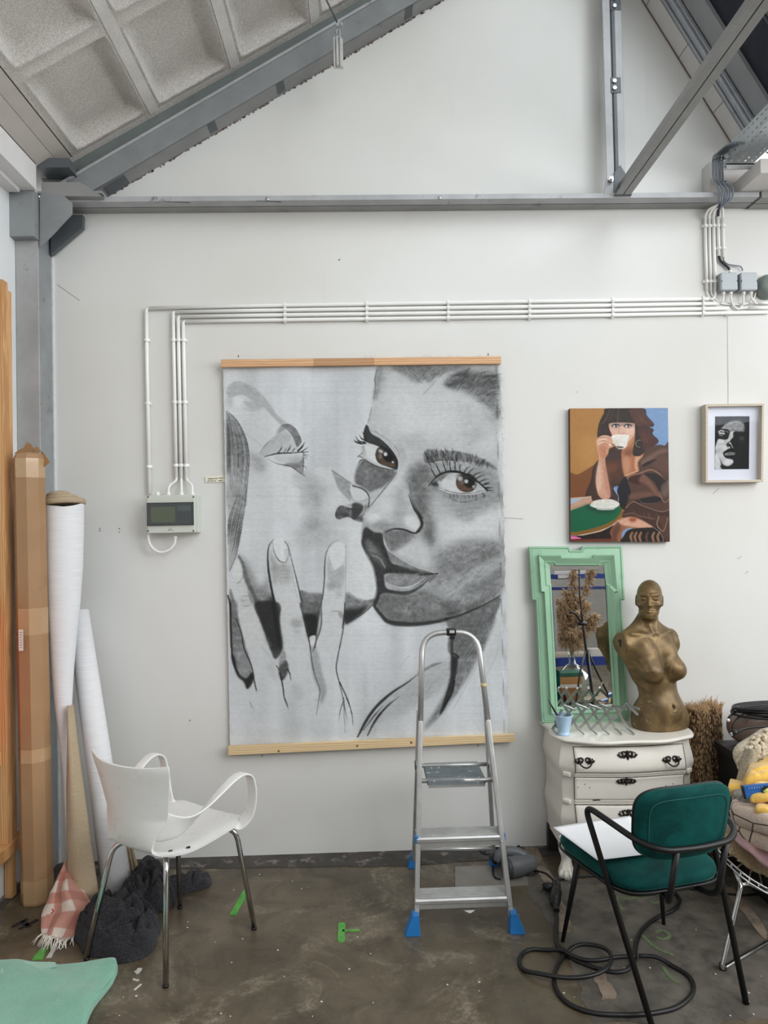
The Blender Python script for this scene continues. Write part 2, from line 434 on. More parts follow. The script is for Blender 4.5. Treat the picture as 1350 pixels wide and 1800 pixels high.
def coffer(s0, s1, t0, t1):
    """one cast pan: rim at rib level, sloping sides with a raised lip, rough panel"""
    def ring(ins, d, k=10, jit=.0, rad=.0):
        a, b, c, e = s0+ins, s1-ins, t0+ins, t1-ins
        P = []
        for (x0, y0), (x1, y1) in (((a, c), (b, c)), ((b, c), (b, e)), ((b, e), (a, e)), ((a, e), (a, c))):
            for i in range(k):
                f = i/k; x = x0+(x1-x0)*f; y = y0+(y1-y0)*f
                if rad:   # rounded corners
                    cx = min(max(x, a+rad), b-rad); cy = min(max(y, c+rad), e-rad); v = Vector((x-cx, y-cy, 0))
                    if abs(x-cx) > 1e-6 and abs(y-cy) > 1e-6: v = v.normalized()*rad; x, y = cx+v.x, cy+v.y
                P.append(rp(x+rc.uniform(-jit, jit), y+rc.uniform(-jit, jit), d+rc.uniform(-jit, jit)*.7))
        return P
    mb = MB().rings([ring(0, .0), ring(.030, -.001, jit=.0008), ring(.036, -.006, jit=.0018, rad=.012), ring(.043, .002, jit=.0018, rad=.014), ring(.062, .050, jit=.002, rad=.022), ring(.074, .060, jit=.002, rad=.03), ring(.10, .062, jit=.002, rad=.03)], True, False, True, True)
    return link('coffer', mb, M_COF, ceiling)
for j in range(len(TS)-1):
    for i in range(len(RS)-1): coffer(RS[i], RS[i+1], TS[j], TS[j+1])
# rib fillets along the slope direction lines are part of the pans; the long ribs get a paler face, highlight put into its colour
for s_ in RS[1:6]:
    link('rib_face', MB().hexa([rp(s_-.026, .03, .002), rp(s_+.026, .03, .002), rp(s_+.026, 3.1, .002), rp(s_-.026, 3.1, .002)], [rp(s_-.026, .03, -.004), rp(s_+.026, .03, -.004), rp(s_+.026, 3.1, -.004), rp(s_-.026, 3.1, -.004)]), M_RIB, ceiling)
# eave strip and white beam on the left
M_EAVE = mat('grey_plaster_eave', srgb(196, 190, 184), .8, var=.08, vscale=5, dirt=srgb(120, 112, 106), dscale=6, dlo=.68, dhi=.74, bump=.3)
e0 = Vector((-1.396, 0, 3.487)); e1 = Vector((-1.46, 0, 3.455)); e2 = Vector((-1.53, 0, 3.405))
def strip(a, b, y0, y1, th=.03):
    d = (b-a).normalized(); n = Vector((d.z, 0, -d.x))
    if n.z < 0: n = -n
    P = lambda p, y: Vector((p.x, y, p.z))
    return MB().hexa([P(a, y0), P(b, y0), P(b, y1), P(a, y1)], [P(a, y0)+n*th, P(b, y0)+n*th, P(b, y1)+n*th, P(a, y1)+n*th])
struct('trim_1', strip(e0+Vector((-.006, 0, 0)), e1, -5, 3.5), M_EAVE); struct('trim_2', strip(e1-Vector((0, 0, .003)), e2, -5, 3.5), M_EAVE)
struct('trim_14', MB().box2((-1.78, -5, 3.40), (-1.53, 3.70, 3.62)), M_EAVE); struct('trim_15', MB().box2((-1.54, -5, 3.50), (-1.38, 3.70, 3.62)), M_EAVE)
M_WBEAM = mat('white_painted_beam', srgb(224, 222, 222), .55, var=.04, vscale=4, dirt=srgb(170, 166, 162), dscale=5, dlo=.7, dhi=.8)
wb = MB().box2((-1.675, -5, 3.28), (-1.53, 3.40, 3.412))
struct('trim_3', wb, M_WBEAM, bevel=.003)
struct('trim_4', MB().box2((-1.66, -5, 3.262), (-1.60, 3.38, 3.281)), M_WBEAM, bevel=.002)

# ------------------------------------------------------------------ right (glazed) slope, strip by strip towards the camera
def rrp(u, y, d=0.):
    """u along the steep slope from RA, y depth, d into the room"""
    p = RA+RD*u+RN*d; return Vector((p.x, y, p.z))
U0, U1 = -.52, .99
def rstrip(y0, y1, d0, d1, u0=U0, u1=U1):
    return MB().hexa([rrp(u0, y0, d0), rrp(u1, y0, d0), rrp(u1, y1, d0), rrp(u0, y1, d0)], [rrp(u0, y0, d1), rrp(u1, y0, d1), rrp(u1, y1, d1), rrp(u0, y1, d1)])
M_BOXED = mat('white_boarding', srgb(214, 211, 208), .6, var=.05, dirt=srgb(150, 142, 136), dscale=4, dlo=.72, dhi=.8)
t5 = struct('trim_5', rstrip(3.50, YW, 0, -.06), M_BOXED)
M_GAP = mat('brown_joint', srgb(120, 104, 96), .8)
link('joint', rstrip(3.612, YW, .003, 0), M_GAP, t5); link('joint', rstrip(3.499, 3.507, .002, 0), mat('black_joint', srgb(30, 30, 32), .8), t5)
for u in (.04, .36, .70): link('board_seam', rstrip(3.507, 3.612, .0012, 0, u, u+.003), M_GAP, t5)
M_ALU = mat('dull_aluminium', srgb(176, 180, 186), .42, .75, var=.1, vscale=5, dirt=srgb(110, 114, 120), dscale=7, dlo=.6, dhi=.75)
M_GREYP = mat('grey_sheet', srgb(150, 152, 154), .5, .1, var=.08)
M_NAVY = mat('dark_navy_blind', srgb(16, 22, 40), .6, var=.15)
ga = thing('glazing_rafter', rrp(.2, 3.45), 'dull aluminium channel running down the glazed slope at upper right', 'rafter')
link('channel', rstrip(3.405, 3.497, -.01, .008), M_ALU, ga, bevel=.002)
link('rib', rstrip(3.418, 3.436, .008, .022), M_ALU, ga, bevel=.003); link('rib', rstrip(3.468, 3.482, .008, .016), M_ALU, ga, bevel=.003)
for u in (.27, .62, -.1): 
    p = rrp(u, 3.452, .008); link('bolt', MB().ball(p, .008, 10, 6), M_ALU, ga)
struct('trim_6', rstrip(3.285, 3.404, -.05, -.012), M_GREYP); struct('trim_16', rstrip(3.2, 3.60, -.10, -.055), M_GREYP)
struct('trim_7', rstrip(3.08, 3.284, -.12, -.03), M_NAVY)
# skylight: aluminium bars and glass from Y 3.08 towards the camera
sky = struct('window_1', rstrip(3.05, 3.08, -.14, -.05), M_ALU)
gm = NT('skylight_glass'); 
tr = gm.n('ShaderNodeBsdfTransparent'); tr.inputs[0].default_value = (.93, .96, .97, 1)
gl = gm.n('ShaderNodeBsdfGlossy'); gl.inputs['Roughness'].default_value = .03
mx = gm.n('ShaderNodeMixShader'); mx.inputs[0].default_value = .06
gm.l(tr.outputs[0], mx.inputs[1]); gm.l(gl.outputs[0], mx.inputs[2]); gm.l(mx.outputs[0], gm.out.inputs[0])
M_SKYG = gm.m
yy = 3.05
for k in range(8):
    y1 = yy-.72
    link('pane', rstrip(y1+.03, yy, -.105, -.099, U0+.05, U1-.03), M_SKYG, sky); link('glazing_bar', rstrip(y1, y1+.03, -.13, -.06), M_ALU, sky); yy = y1
struct('trim_8', rstrip(-3, 3.05, -.14, -.03, U0-.02, U0+.06), M_GREYP)
# valley gutter between the two bays, cast in rough concrete
M_GUT = rough_white('grey_gutter_concrete', srgb(120, 115, 108), srgb(168, 162, 154))
gtr = struct('trim_9', MB().box2((1.985, -3, 3.60), (2.06, 3.36, 3.70)), mat('stained_concrete', srgb(166, 158, 150), .8, var=.12, dirt=srgb(96, 88, 80), dscale=5, dlo=.52, dhi=.72))
struct('trim_10', MB().box2((2.0, -3, 3.50), (2.5, 3.36, 3.595)), M_GUT)
struct('trim_11', MB().box2((2.06, -3, 3.595), (2.5, 3.36, 3.9)), M_GUT)
# ------------------------------------------------------------------ steelwork
def steel(name, col, sc=.45):
    t = NT(name); v = t.coord('Object'); n = t.noise(v, 5, 6, .6)
    c = t.ramp(n, [(.3, tuple(x*.82 for x in col)), (.7, tuple(min(1, x*1.12) for x in col))])
    c = t.mix(t.ramp(t.noise(v, 9, 9, .75, .4), [(.60, 0.), (.68, .6)]), c, srgb(60, 58, 58))
    c = t.mix(t.ramp(t.noise(v, 22, 6, .6), [(.72, 0.), (.76, .8)]), c, srgb(222, 222, 222))
    t.set(Base_Color=c, Metallic=.0, Roughness=sc); t.bump(t.noise(v, 40, 5), .15, .002); return t.m
M_STEEL = steel('grey_painted_steel', srgb(146, 147, 146)); M_STEELB = steel('blue_grey_steel', srgb(140, 144, 146))
M_GALV = steel('galvanised_steel', srgb(176, 178, 181), .4); M_DKST = steel('dark_grey_steel', srgb(88, 94, 98)); M_COL = steel('worn_grey_column', srgb(170, 170, 170), .5)
M_GREENST = steel('grey_green_steel', srgb(116, 124, 122), .4)
M_BOLT = mat('bright_bolt', srgb(190, 192, 196), .3, .9)
M_BLACKGAP = mat('black_gap', srgb(14, 14, 15), .8)

# tie beam: a pair of angles against the wall with a slot between them
tie = thing('tie_beam', (0.3, 3.55, 3.27), 'long horizontal grey steel tie beam crossing the wall above the pipes', 'beam')
XT0, XT1 = -1.56, 2.02
link('angle', MB().box2((XT0, 3.487, 3.262), (XT1, 3.548, 3.288)), M_GALV, tie, bevel=.002)
link('angle', MB().box2((XT0, 3.554, 3.262), (XT1, 3.619, 3.288)), M_STEEL, tie, bevel=.002)
link('slot_filler', MB().box2((XT0, 3.549, 3.272), (XT1, 3.553, 3.286)), M_BLACKGAP, tie)
link('angle', MB().box2((2.028, 3.482, 3.256), (6., 3.548, 3.296)), M_STEEL, tie, bevel=.002); link('angle', MB().box2((2.028, 3.556, 3.256), (6., 3.619, 3.296)), M_STEEL, tie, bevel=.002)
for x, y in ((470, 350), (773, 348)):
    p = aty(x, y, 3.486); link('bolt', MB().ball(p, .0095, 12, 8, (1, .6, 1)), M_BOLT, tie)
for x in (-.95, -.5): link('weld_bead', MB().bar((x, 3.487, 3.261), (x+.12, 3.50, 3.261), .004, .003), M_DKST, tie)

# left rafter, following the gable
def along(y, off, u0, u1, a, b):
    """box in rafter frame: u along slope from the left wall-line point, off = perpendicular height range, y range"""
    B = Vector((-1.279, 0, 3.346)); d = Vector((.8632, 0, .5048)); n = Vector((-.5048, 0, .8632))
    P = lambda u, o, yy_: B+d*u+n*o+Vector((0, yy_, 0))
    return MB().hexa([P(u0, off[0], a), P(u1, off[0], a), P(u1, off[0], b), P(u0, off[0], b)], [P(u0, off[1], a), P(u1, off[1], a), P(u1, off[1], b), P(u0, off[1], b)])
raf = thing('gable_rafter', (-.5, 3.55, 3.75), 'sloping grey steel rafter under the concrete ceiling at upper left', 'rafter')
link('lower_flange', along(0, (0, .012), -.12, 2.95, 3.511, YW), M_STEEL, raf, bevel=.002)
link('front_angle', along(0, (.0, .104), -.2, 2.95, 3.508, 3.522), M_STEELB, raf, bevel=.002)
link('lip', along(0, (.098, .112), -.22, 2.95, 3.496, 3.522), M_GALV, raf, bevel=.004)
link('web', along(0, (.10, .20), -.22, 2.95, 3.53, 3.56), M_GREENST, raf)
link('splice_plate', along(0, (-.004, .0), .02, .14, 3.53, 3.612), M_DKST, raf)
for u in (.62, 1.02, 1.36, 1.78): link('tape_scrap', along(0, (-.0015, 0), u, u+.045, 3.52, 3.60), M_DKST, raf)
mbj = MB(); rj = random.Random(3); B_ = Vector((-1.279, 3.619, 3.346)); d_ = Vector((.8632, 0, .5048)); n_ = Vector((-.5048, 0, .8632))
for k in range(240):
    u = rj.uniform(.0, 2.2); p = B_+d_*u-n_*rj.uniform(-.002, .006); mbj.box(p, (rj.uniform(.004, .016), .003, rj.uniform(.003, .008)), Matrix.Rotation(-.53, 3, 'Y'))
o = link('ragged_paint_edge', mbj, mat('flaked_paint', srgb(132, 110, 104), .8, var=.4, vscale=60), raf); o['kind'] = 'stuff'

# corner column with haunch plates
colm = thing('steel_column', (-1.60, 3.5, 0), 'worn grey steel column standing in the left corner', 'column')
link('front_flange', MB().box2((-1.658, 3.452, .0), (-1.552, 3.464, 3.27)), M_COL, colm, bevel=.001)
link('side_web', MB().box2((-1.585, 3.464, .0), (-1.556, 3.62, 3.27)), M_STEELB, colm)
link('edge_bead', MB().box2((-1.5565, 3.610, .0), (-1.549, 3.62, 3.12)), mat('white_filler', srgb(214, 216, 220), .7, var=.1, vscale=30), colm)
link('head_box', MB().box2((-1.672, 3.40, 3.06), (-1.545, 3.46, 3.285)), M_STEELB, colm, bevel=.002)
for x, y in ((-1.65, 3.27), (-1.57, 3.272)): link('bolt', MB().cyl((x, 3.43, y+.008), (x, 3.43, y-.005), .008, 8), M_STEELB, colm)
q = [aty(x, y, 3.455) for x, y in ((71, 342), (71, 434), (78, 428), (127, 376), (127, 357), (112, 344))]
link('haunch_plate', MB().prism([(p.x, p.z) for p in q], (0, .012, 0), (0, 3.448, 0)), M_STEELB, colm, bevel=.001)
q = [aty(x, y, 3.58) for x, y in ((90, 420), (90, 448), (146, 400), (146, 378), (128, 378))]
link('haunch_plate', MB().prism([(p.x, p.z) for p in q], (0, .03, 0), (0, 3.575, 0)), M_DKST, colm, bevel=.001)
link('seat_plate', MB().box2((-1.55, 3.45, 3.288), (-1.24, 3.60, 3.300)), M_STEEL, colm, bevel=.001)
q = [aty(x, y, 3.44) for x, y in ((71, 318), (71, 343), (178, 343), (140, 318))]
link('gusset', MB().prism([(p.x, p.z) for p in q], (0, .05, 0), (0, 3.45, 0)), M_STEEL, colm, bevel=.001)
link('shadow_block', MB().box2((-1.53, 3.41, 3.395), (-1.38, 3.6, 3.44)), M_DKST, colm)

# king post: two angles with spacers, standing on the tie beam
kp = thing('king_post', (1.3, 3.5, 3.29), 'vertical pair of pale steel angles standing on the tie beam', 'post')
def vpost(px0, px1, pyb, Y, y2, m):
    a = aty(px0, pyb, Y); b = aty(px1, pyb, Y); link('angle', MB().box2((a.x, Y, 3.30), (b.x, y2, 4.72)), m, kp, bevel=.003)
vpost(1067, 1080.5, 330, 3.50, 3.506, M_GALV); vpost(1088, 1100.5, 330, 3.50, 3.506, M_GALV)
a = aty(1083.5, 330, 3.50); b = aty(1088, 330, 3.50); link('inner_leg', MB().box2((a.x, 3.50, 3.30), (b.x, 3.56, 4.72)), M_DKST, kp)
for y, h in ((150, .08), (6, .07)):
    p = aty(1078, y, 3.50); link('batten_plate', MB().box(p+Vector((.012, .004, 0)), (.052, .014, h)), M_DKST, kp, bevel=.002)
    for dz in (-.018, .018): link('bolt', MB().cyl(p+Vector((.004, -.012, dz)), p+Vector((.004, .0, dz)), .010, 6), M_BOLT, kp)
q = [aty(x, y, 3.498) for x, y in ((1061, 346), (1066, 309), (1080, 309), (1082, 346))]
link('foot_plate', MB().prism([(p.x, p.z) for p in q], (0, -.008, 0), (0, 3.50, 0)), M_GALV, kp, bevel=.001)
p = aty(1073, 317, 3.49); link('bolt', MB().cyl(p, p+Vector((0, -.014, 0)), .013, 6), M_BOLT, kp); link('bolt', MB().cyl(p, p+Vector((0, -.026, 0)), .007, 10), M_BOLT, kp)
q = [aty(x, y, 3.49) for x, y in ((1078, 340), (1080, 303), (1090, 290), (1100, 306), (1092, 343))]
link('gusset', MB().prism([(p.x, p.z) for p in q], (0, .008, 0), (0, 3.488, 0)), M_DKST, kp, bevel=.001)

# longitudinal strut running from the tie beam towards the camera (two angles, slot between)
br = thing('bracing_strut', aty(1094, 343, 3.48), 'scuffed steel strut rising from the tie beam across the upper right corner', 'beam')
b0 = aty(1094, 343, 3.485); b1 = aty(1330, 15, 2.25); bd = (b1-b0).normalized(); b2 = b0+bd*2.4
sx = bd.cross(Vector((0, 0, 1))).normalized(); su = sx.cross(bd).normalized()
W2 = .036
for s_ in (-1, 1):
    o_ = sx*s_*(W2/2+.0025)
    link('angle', MB().bar(b0+o_, b2+o_, W2, .008, su), M_STEEL, br, bevel=.001)
    o_ = sx*s_*.008+su*.034
    link('upright_leg', MB().bar(b0+o_, b2+o_, .008, .06, su), M_STEEL, br)
link('slot_filler', MB().bar(b0+su*.006, b2+su*.006, .006, .004, su), M_BLACKGAP, br)
link('end_plate', MB().box(b0+Vector((0, .01, -.002)), (.085, .05, .006)), M_DKST, br)

# aluminium suspension profile hanging from a wire off the ceiling, left of the middle
hg = thing('hanging_profile', aty(593, 90, 3.35), 'short aluminium rail profile hanging on a wire below the rafter', 'rail')
pt = aty(594, 66, 3.35); pb = aty(594, 117, 3.35)
prof = MB()
for dx, w, dy in ((-.0175, .010, 0), (-.004, .012, -.006), (.012, .010, 0), (.0, .045, .012)):
    prof.box(((pt.x+dx), 3.35+dy, (pt.z+pb.z)/2), (w, .014, pt.z-pb.z))
link('profile', prof, mat('pale_aluminium', srgb(205, 205, 203), .4, .5), hg, bevel=.001)
link('hook', MB().tube([aty(590, 60, 3.35), aty(592, 52, 3.345), aty(596, 50, 3.345), aty(598, 60, 3.35), aty(594, 68, 3.35)], .004, 8), M_GALV, hg)
link('clamp', MB().box(aty(596, 44, 3.345), (.03, .02, .022)), M_GALV, hg, bevel=.002)
link('bolt', MB().ball(aty(600, 43, 3.335), .008), M_BOLT, hg)
link('wire', MB().cyl(aty(594, 42, 3.345), aty(568, -12, 3.2), .0038, 8), M_DKST, hg)
# ------------------------------------------------------------------ a small raster painter for the flat pictures (numpy); result becomes a colour attribute on the canvas mesh
def _cat(P, closed, k=6):
    P = np.asarray(P, float); n = len(P)
    if n < 3: 
        return np.vstack([P[0]+(P[1]-P[0])*t for t in np.linspace(0, 1, k*2)])
    idx = range(n if closed else n-1); t = (np.arange(k)/k)[:, None]; out = []
    for i in idx:
        p1, p2 = P[i], P[(i+1) % n]
        p0 = P[i-1] if (closed or i > 0) else 2*P[0]-P[1]
        p3 = P[(i+2) % n] if (closed or i < n-2) else 2*P[-1]-P[-2]
        out.append(.5*(2*p1+(p2-p0)*t+(2*p0-5*p1+4*p2-p3)*t*t+(3*p1-p0-3*p2+p3)*t**3))
    if not closed: out.append(P[-1:])
    return np.vstack(out)
def _blur1(a, r):
    if r < 1: return a
    k = 2*r+1
    for ax in (0, 1):
        pad = [(0, 0), (0, 0)]; pad[ax] = (r+1, r)
        c = np.cumsum(np.pad(a, pad, mode='edge'), axis=ax)
        a = (c[k:, :]-c[:-k, :])/k if ax == 0 else (c[:, k:]-c[:, :-k])/k
    return a
def vnoise(h, w, cell, seed, ax=1., ay=1.):
    """smooth value noise, cell size in raster px (ax, ay stretch)"""
    g = np.random.RandomState(seed); ch = max(2, int(h/(cell*ay))+3); cw = max(2, int(w/(cell*ax))+3)
    a = g.rand(ch, cw); y = np.arange(h)/(cell*ay); x = np.arange(w)/(cell*ax)
    y0 = np.minimum(y.astype(int), ch-2); x0 = np.minimum(x.astype(int), cw-2); fy = (y-y0)[:, None]; fx = (x-x0)[None]
    fy = fy*fy*(3-2*fy); fx = fx*fx*(3-2*fx)
    A = a[y0][:, x0]; B = a[y0][:, x0+1]; C = a[y0+1][:, x0]; D = a[y0+1][:, x0+1]
    return (A*(1-fx)+B*fx)*(1-fy)+(C*(1-fx)+D*fx)*fy
class Paint:
    def __init__(s, x0, y0, w, h, sc, base):
        s.x0, s.y0, s.sc = x0, y0, sc; s.W, s.H = int(w*sc), int(h*sc)
        s.im = np.ones((s.H, s.W, 3))*np.array(base, float); s.view(x0, y0, 1.); s.seed = 1
    def view(s, ox, oy, k): s.ox, s.oy, s.k = ox, oy, k; return s
    def P(s, pts): return (np.asarray(pts, float)/s.k+np.array([s.ox-s.x0, s.oy-s.y0]))*s.sc
    def _blend(s, m, y0, x0, col, a, tex):
        h, w = m.shape; c = np.array(col if isinstance(col, (tuple, list)) else (col*.985, col, col*1.005), float)
        if tex:
            s.seed += 1; n = .6*vnoise(h, w, 5*s.sc, s.seed)+.4*vnoise(h, w, 2.*s.sc, s.seed+999)
            m = m*(1-tex*(1-n)*1.2).clip(0, 1); 
            c = c[None, None]*(1+(n[..., None]-.5)*tex*.5)
        m = (m*a).clip(0, 1)[..., None]; s.im[y0:y0+h, x0:x0+w] = s.im[y0:y0+h, x0:x0+w]*(1-m)+m*c
    def fill(s, pts, col, blur=.6, a=1., smooth=True, tex=.12):
        """polygon in view units; blur in view units"""
        p = s.P(pts); p = _cat(p, True, 5) if smooth else p
        b = max(0, blur/s.k*s.sc*(1.9 if blur >= 8 else 1.)); pad = int(b*2.5)+2
        x0 = max(0, int(p[:, 0].min())-pad); x1 = min(s.W, int(p[:, 0].max())+pad+1); y0 = max(0, int(p[:, 1].min())-pad); y1 = min(s.H, int(p[:, 1].max())+pad+1)
        if x1-x0 < 2 or y1-y0 < 2: return s
        SS = 3; m = np.zeros((y1-y0, x1-x0)); xs = np.arange(x1-x0)
        for r in range((y1-y0)*SS):
            y = y0+(r+.5)/SS; q = np.roll(p, -1, 0)
            c = (p[:, 1] <= y) != (q[:, 1] <= y)
            if not c.any(): continue
            xi = np.sort(p[c, 0]+(y-p[c, 1])/(q[c, 1]-p[c, 1])*(q[c, 0]-p[c, 0]))-x0
            row = m[r//SS]
            for u, v in zip(xi[::2], xi[1::2]): row += np.clip(np.minimum(xs+1, v)-np.maximum(xs, u), 0, 1)/SS
        if b >= 1:
            r_ = max(1, int(round(b*.6)))
            for _ in range(3): m = _blur1(m, r_)
        s._blend(m, y0, x0, col, a, tex); return s
    def stroke(s, pts, col, w=4., a=1., blur=.5, taper=(1, 1), tex=.0, k=6):
        """brush line in view units, width w with end tapers"""
        p = _cat(s.P(pts), False, k); hw = w*.62/s.k*s.sc; b = max(.5, blur/s.k*s.sc); pad = int(hw+b+2)
        x0 = max(0, int(p[:, 0].min())-pad); x1 = min(s.W, int(p[:, 0].max())+pad+1); y0 = max(0, int(p[:, 1].min())-pad); y1 = min(s.H, int(p[:, 1].max())+pad+1)
        if x1-x0 < 1 or y1-y0 < 1: return s
        X, Y = np.meshgrid(np.arange(x0, x1)+.5, np.arange(y0, y1)+.5); m = np.zeros(X.shape); n = len(p)-1
        for i in range(n):
            A, B = p[i], p[i+1]; d = B-A; L = d@d+1e-9
            t = (((X-A[0])*d[0]+(Y-A[1])*d[1])/L).clip(0, 1); dist = np.hypot(X-A[0]-t*d[0], Y-A[1]-t*d[1])
            u = (i+t)/n; ww = hw*np.where(u < .5, taper[0]+(1-taper[0])*u*2, taper[1]+(1-taper[1])*(1-u)*2)
            m = np.maximum(m, ((ww-dist)/b+.5).clip(0, 1)*np.minimum(1, (ww+.35)/.8))
        s._blend(m, y0, x0, col, a, tex); return s
    def hatch(s, c0, c1, n, col, w=2., a=.6, jit=.04, seed=1, cut=.3, spread=30):
        """n strokes interpolated between two guide curves"""
        r = random.Random(seed); A = _cat(np.asarray(c0, float), False, 5); B = _cat(np.asarray(c1, float), False, 5)
        m = min(len(A), len(B)); A = A[np.linspace(0, len(A)-1, m).astype(int)]; B = B[np.linspace(0, len(B)-1, m).astype(int)]
        for i in range(n):
            t = (i+r.uniform(-.5, .5))/max(1, n-1); q = A*(1-t)+B*t
            i0 = int(m*r.uniform(0, cut)); i1 = m-int(m*r.uniform(0, cut))
            q = q[i0:i1:max(1, (i1-i0)//6)]
            if len(q) < 2: continue
            cc = col+r.uniform(-spread, spread) if not isinstance(col, tuple) else tuple(max(0, x*(1+r.uniform(-.25, .25))) for x in col)
            s.stroke(q, cc, w*r.uniform(.5, 1.4), a*r.uniform(.5, 1), .8, (.2, .2), k=4)
        return s
    def fur(s, poly, ang, ln, n, col, w=2., a=.6, seed=1, da=.3, spread=35):
        """short directional brush marks scattered in a polygon"""
        r = random.Random(seed); P = np.asarray(poly, float); lo, hi = P.min(0), P.max(0); k = 0; tries = 0
        while k < n and tries < n*12:
            tries += 1; x, y = r.uniform(lo[0], hi[0]), r.uniform(lo[1], hi[1])
            ins = False; j = len(P)-1
            for i in range(len(P)):
                if (P[i, 1] > y) != (P[j, 1] > y) and x < (P[j, 0]-P[i, 0])*(y-P[i, 1])/(P[j, 1]-P[i, 1])+P[i, 0]: ins = not ins
                j = i
            if not ins: continue
            k += 1; a0 = (ang(x, y) if callable(ang) else ang)+r.uniform(-da, da); L = ln*r.uniform(.5, 1.3); c = r.uniform(-.3, .3)
            dx, dy = math.cos(a0)*L/2, math.sin(a0)*L/2
            s.stroke([(x-dx, y-dy), (x-dy*c, y+dx*c), (x+dx, y+dy)], max(8, col+r.uniform(-spread, spread)), w*r.uniform(.5, 1.3), a*r.uniform(.4, 1), .8, (.3, .3), k=3)
        return s
    def ell(s, c, rx, ry, col, rot=0., blur=.8, a=1., tex=.1):
        return s.fill([(c[0]+math.cos(t)*rx*math.cos(rot)-math.sin(t)*ry*math.sin(rot), c[1]+math.cos(t)*rx*math.sin(rot)+math.sin(t)*ry*math.cos(rot)) for t in np.linspace(0, 2*math.pi, 14, endpoint=False)], col, blur, a, True, tex)
    def sample(s, px, py):
        """linear rgb at photo-frame coordinates (bilinear)"""
        x = np.clip((px-s.x0)*s.sc-.5, 0, s.W-1.001); y = np.clip((py-s.y0)*s.sc-.5, 0, s.H-1.001)
        x0 = x.astype(int); y0 = y.astype(int); fx = (x-x0)[:, None]; fy = (y-y0)[:, None]; im = s.im
        c = (im[y0, x0]*(1-fx)+im[y0, x0+1]*fx)*(1-fy)+(im[y0+1, x0]*(1-fx)+im[y0+1, x0+1]*fx)*fy
        c = (c/255.).clip(0, 1)
        return np.where(c <= .04045, c/12.92, ((c+.055)/1.055)**2.4)
CAMN = np.array(CAM); FWN = np.array(FW); RTN = np.array(RT); UPN = np.array(UP)
def projn(X):
    d = X-CAMN; w = d@FWN; return CX+CF*(d@RTN)/w, CY-CF*(d@UPN)/w
def picture_mesh(name, paint, material, corners, nu, nv, bulge=None, gain=1., Y=None, thick=0.):
    """a picture in the wall plane: corners TL, TR, BL, BR as world points; colours stored per vertex"""
    TL, TR, BL, BR = [np.array(c) for c in corners]; u, v = np.meshgrid(np.linspace(0, 1, nu), np.linspace(0, 1, nv)); u = u.ravel()[:, None]; v = v.ravel()[:, None]
    X = (TL*(1-u)+TR*u)*(1-v)+(BL*(1-u)+BR*u)*v
    px, py = projn(X); col = paint.sample(px, py)**1.12*gain
    if bulge is not None: X = X+bulge(u[:, 0], v[:, 0])
    me = bpy.data.meshes.new(name); i = np.arange(nu*nv).reshape(nv, nu)
    f = np.stack([i[:-1, :-1], i[1:, :-1], i[1:, 1:], i[:-1, 1:]], -1).reshape(-1, 4)
    me.vertices.add(nu*nv); me.vertices.foreach_set('co', X.astype(np.float32).ravel())
    me.loops.add(f.size); me.loops.foreach_set('vertex_index', f.ravel().astype(np.int32))
    me.polygons.add(len(f)); me.polygons.foreach_set('loop_start', (np.arange(len(f))*4).astype(np.int32)); me.polygons.foreach_set('loop_total', np.full(len(f), 4, np.int32))
    me.polygons.foreach_set('use_smooth', np.ones(len(f), bool)); me.update(calc_edges=True)
    at = me.color_attributes.new('paint', 'FLOAT_COLOR', 'POINT')
    at.data.foreach_set('color', np.hstack([col.clip(0, 1), np.ones((len(col), 1))]).astype(np.float32).ravel())
    me.materials.append(material); o = bpy.data.objects.new(name, me); COL.objects.link(o); return o
def paint_mat(name, rough, weave=.0, scale=500.):
    t = NT(name); a = t.n('ShaderNodeAttribute'); a.attribute_name = 'paint'
    v = t.coord('Object')
    n = t.ramp(t.noise(v, 700, 3), [(.3, .94), (.7, 1.)]); c = t.mix(1., a.outputs[0], n, 'MULTIPLY')
    t.set(Base_Color=c, Roughness=rough, Specular_IOR_Level=.25)
    if weave:
        wv = t.n('ShaderNodeTexWave', wave_type='BANDS', bands_direction='Z'); wv.inputs['Scale'].default_value = scale; wv.inputs['Distortion'].default_value = 2.5; t.l(v, wv.inputs[0])
        t.bump(t.mix(.5, wv.outputs[1], t.noise(t.coord('Object', (30, 1, 300)), 1., 4)), weave, .0015)
    return t.m
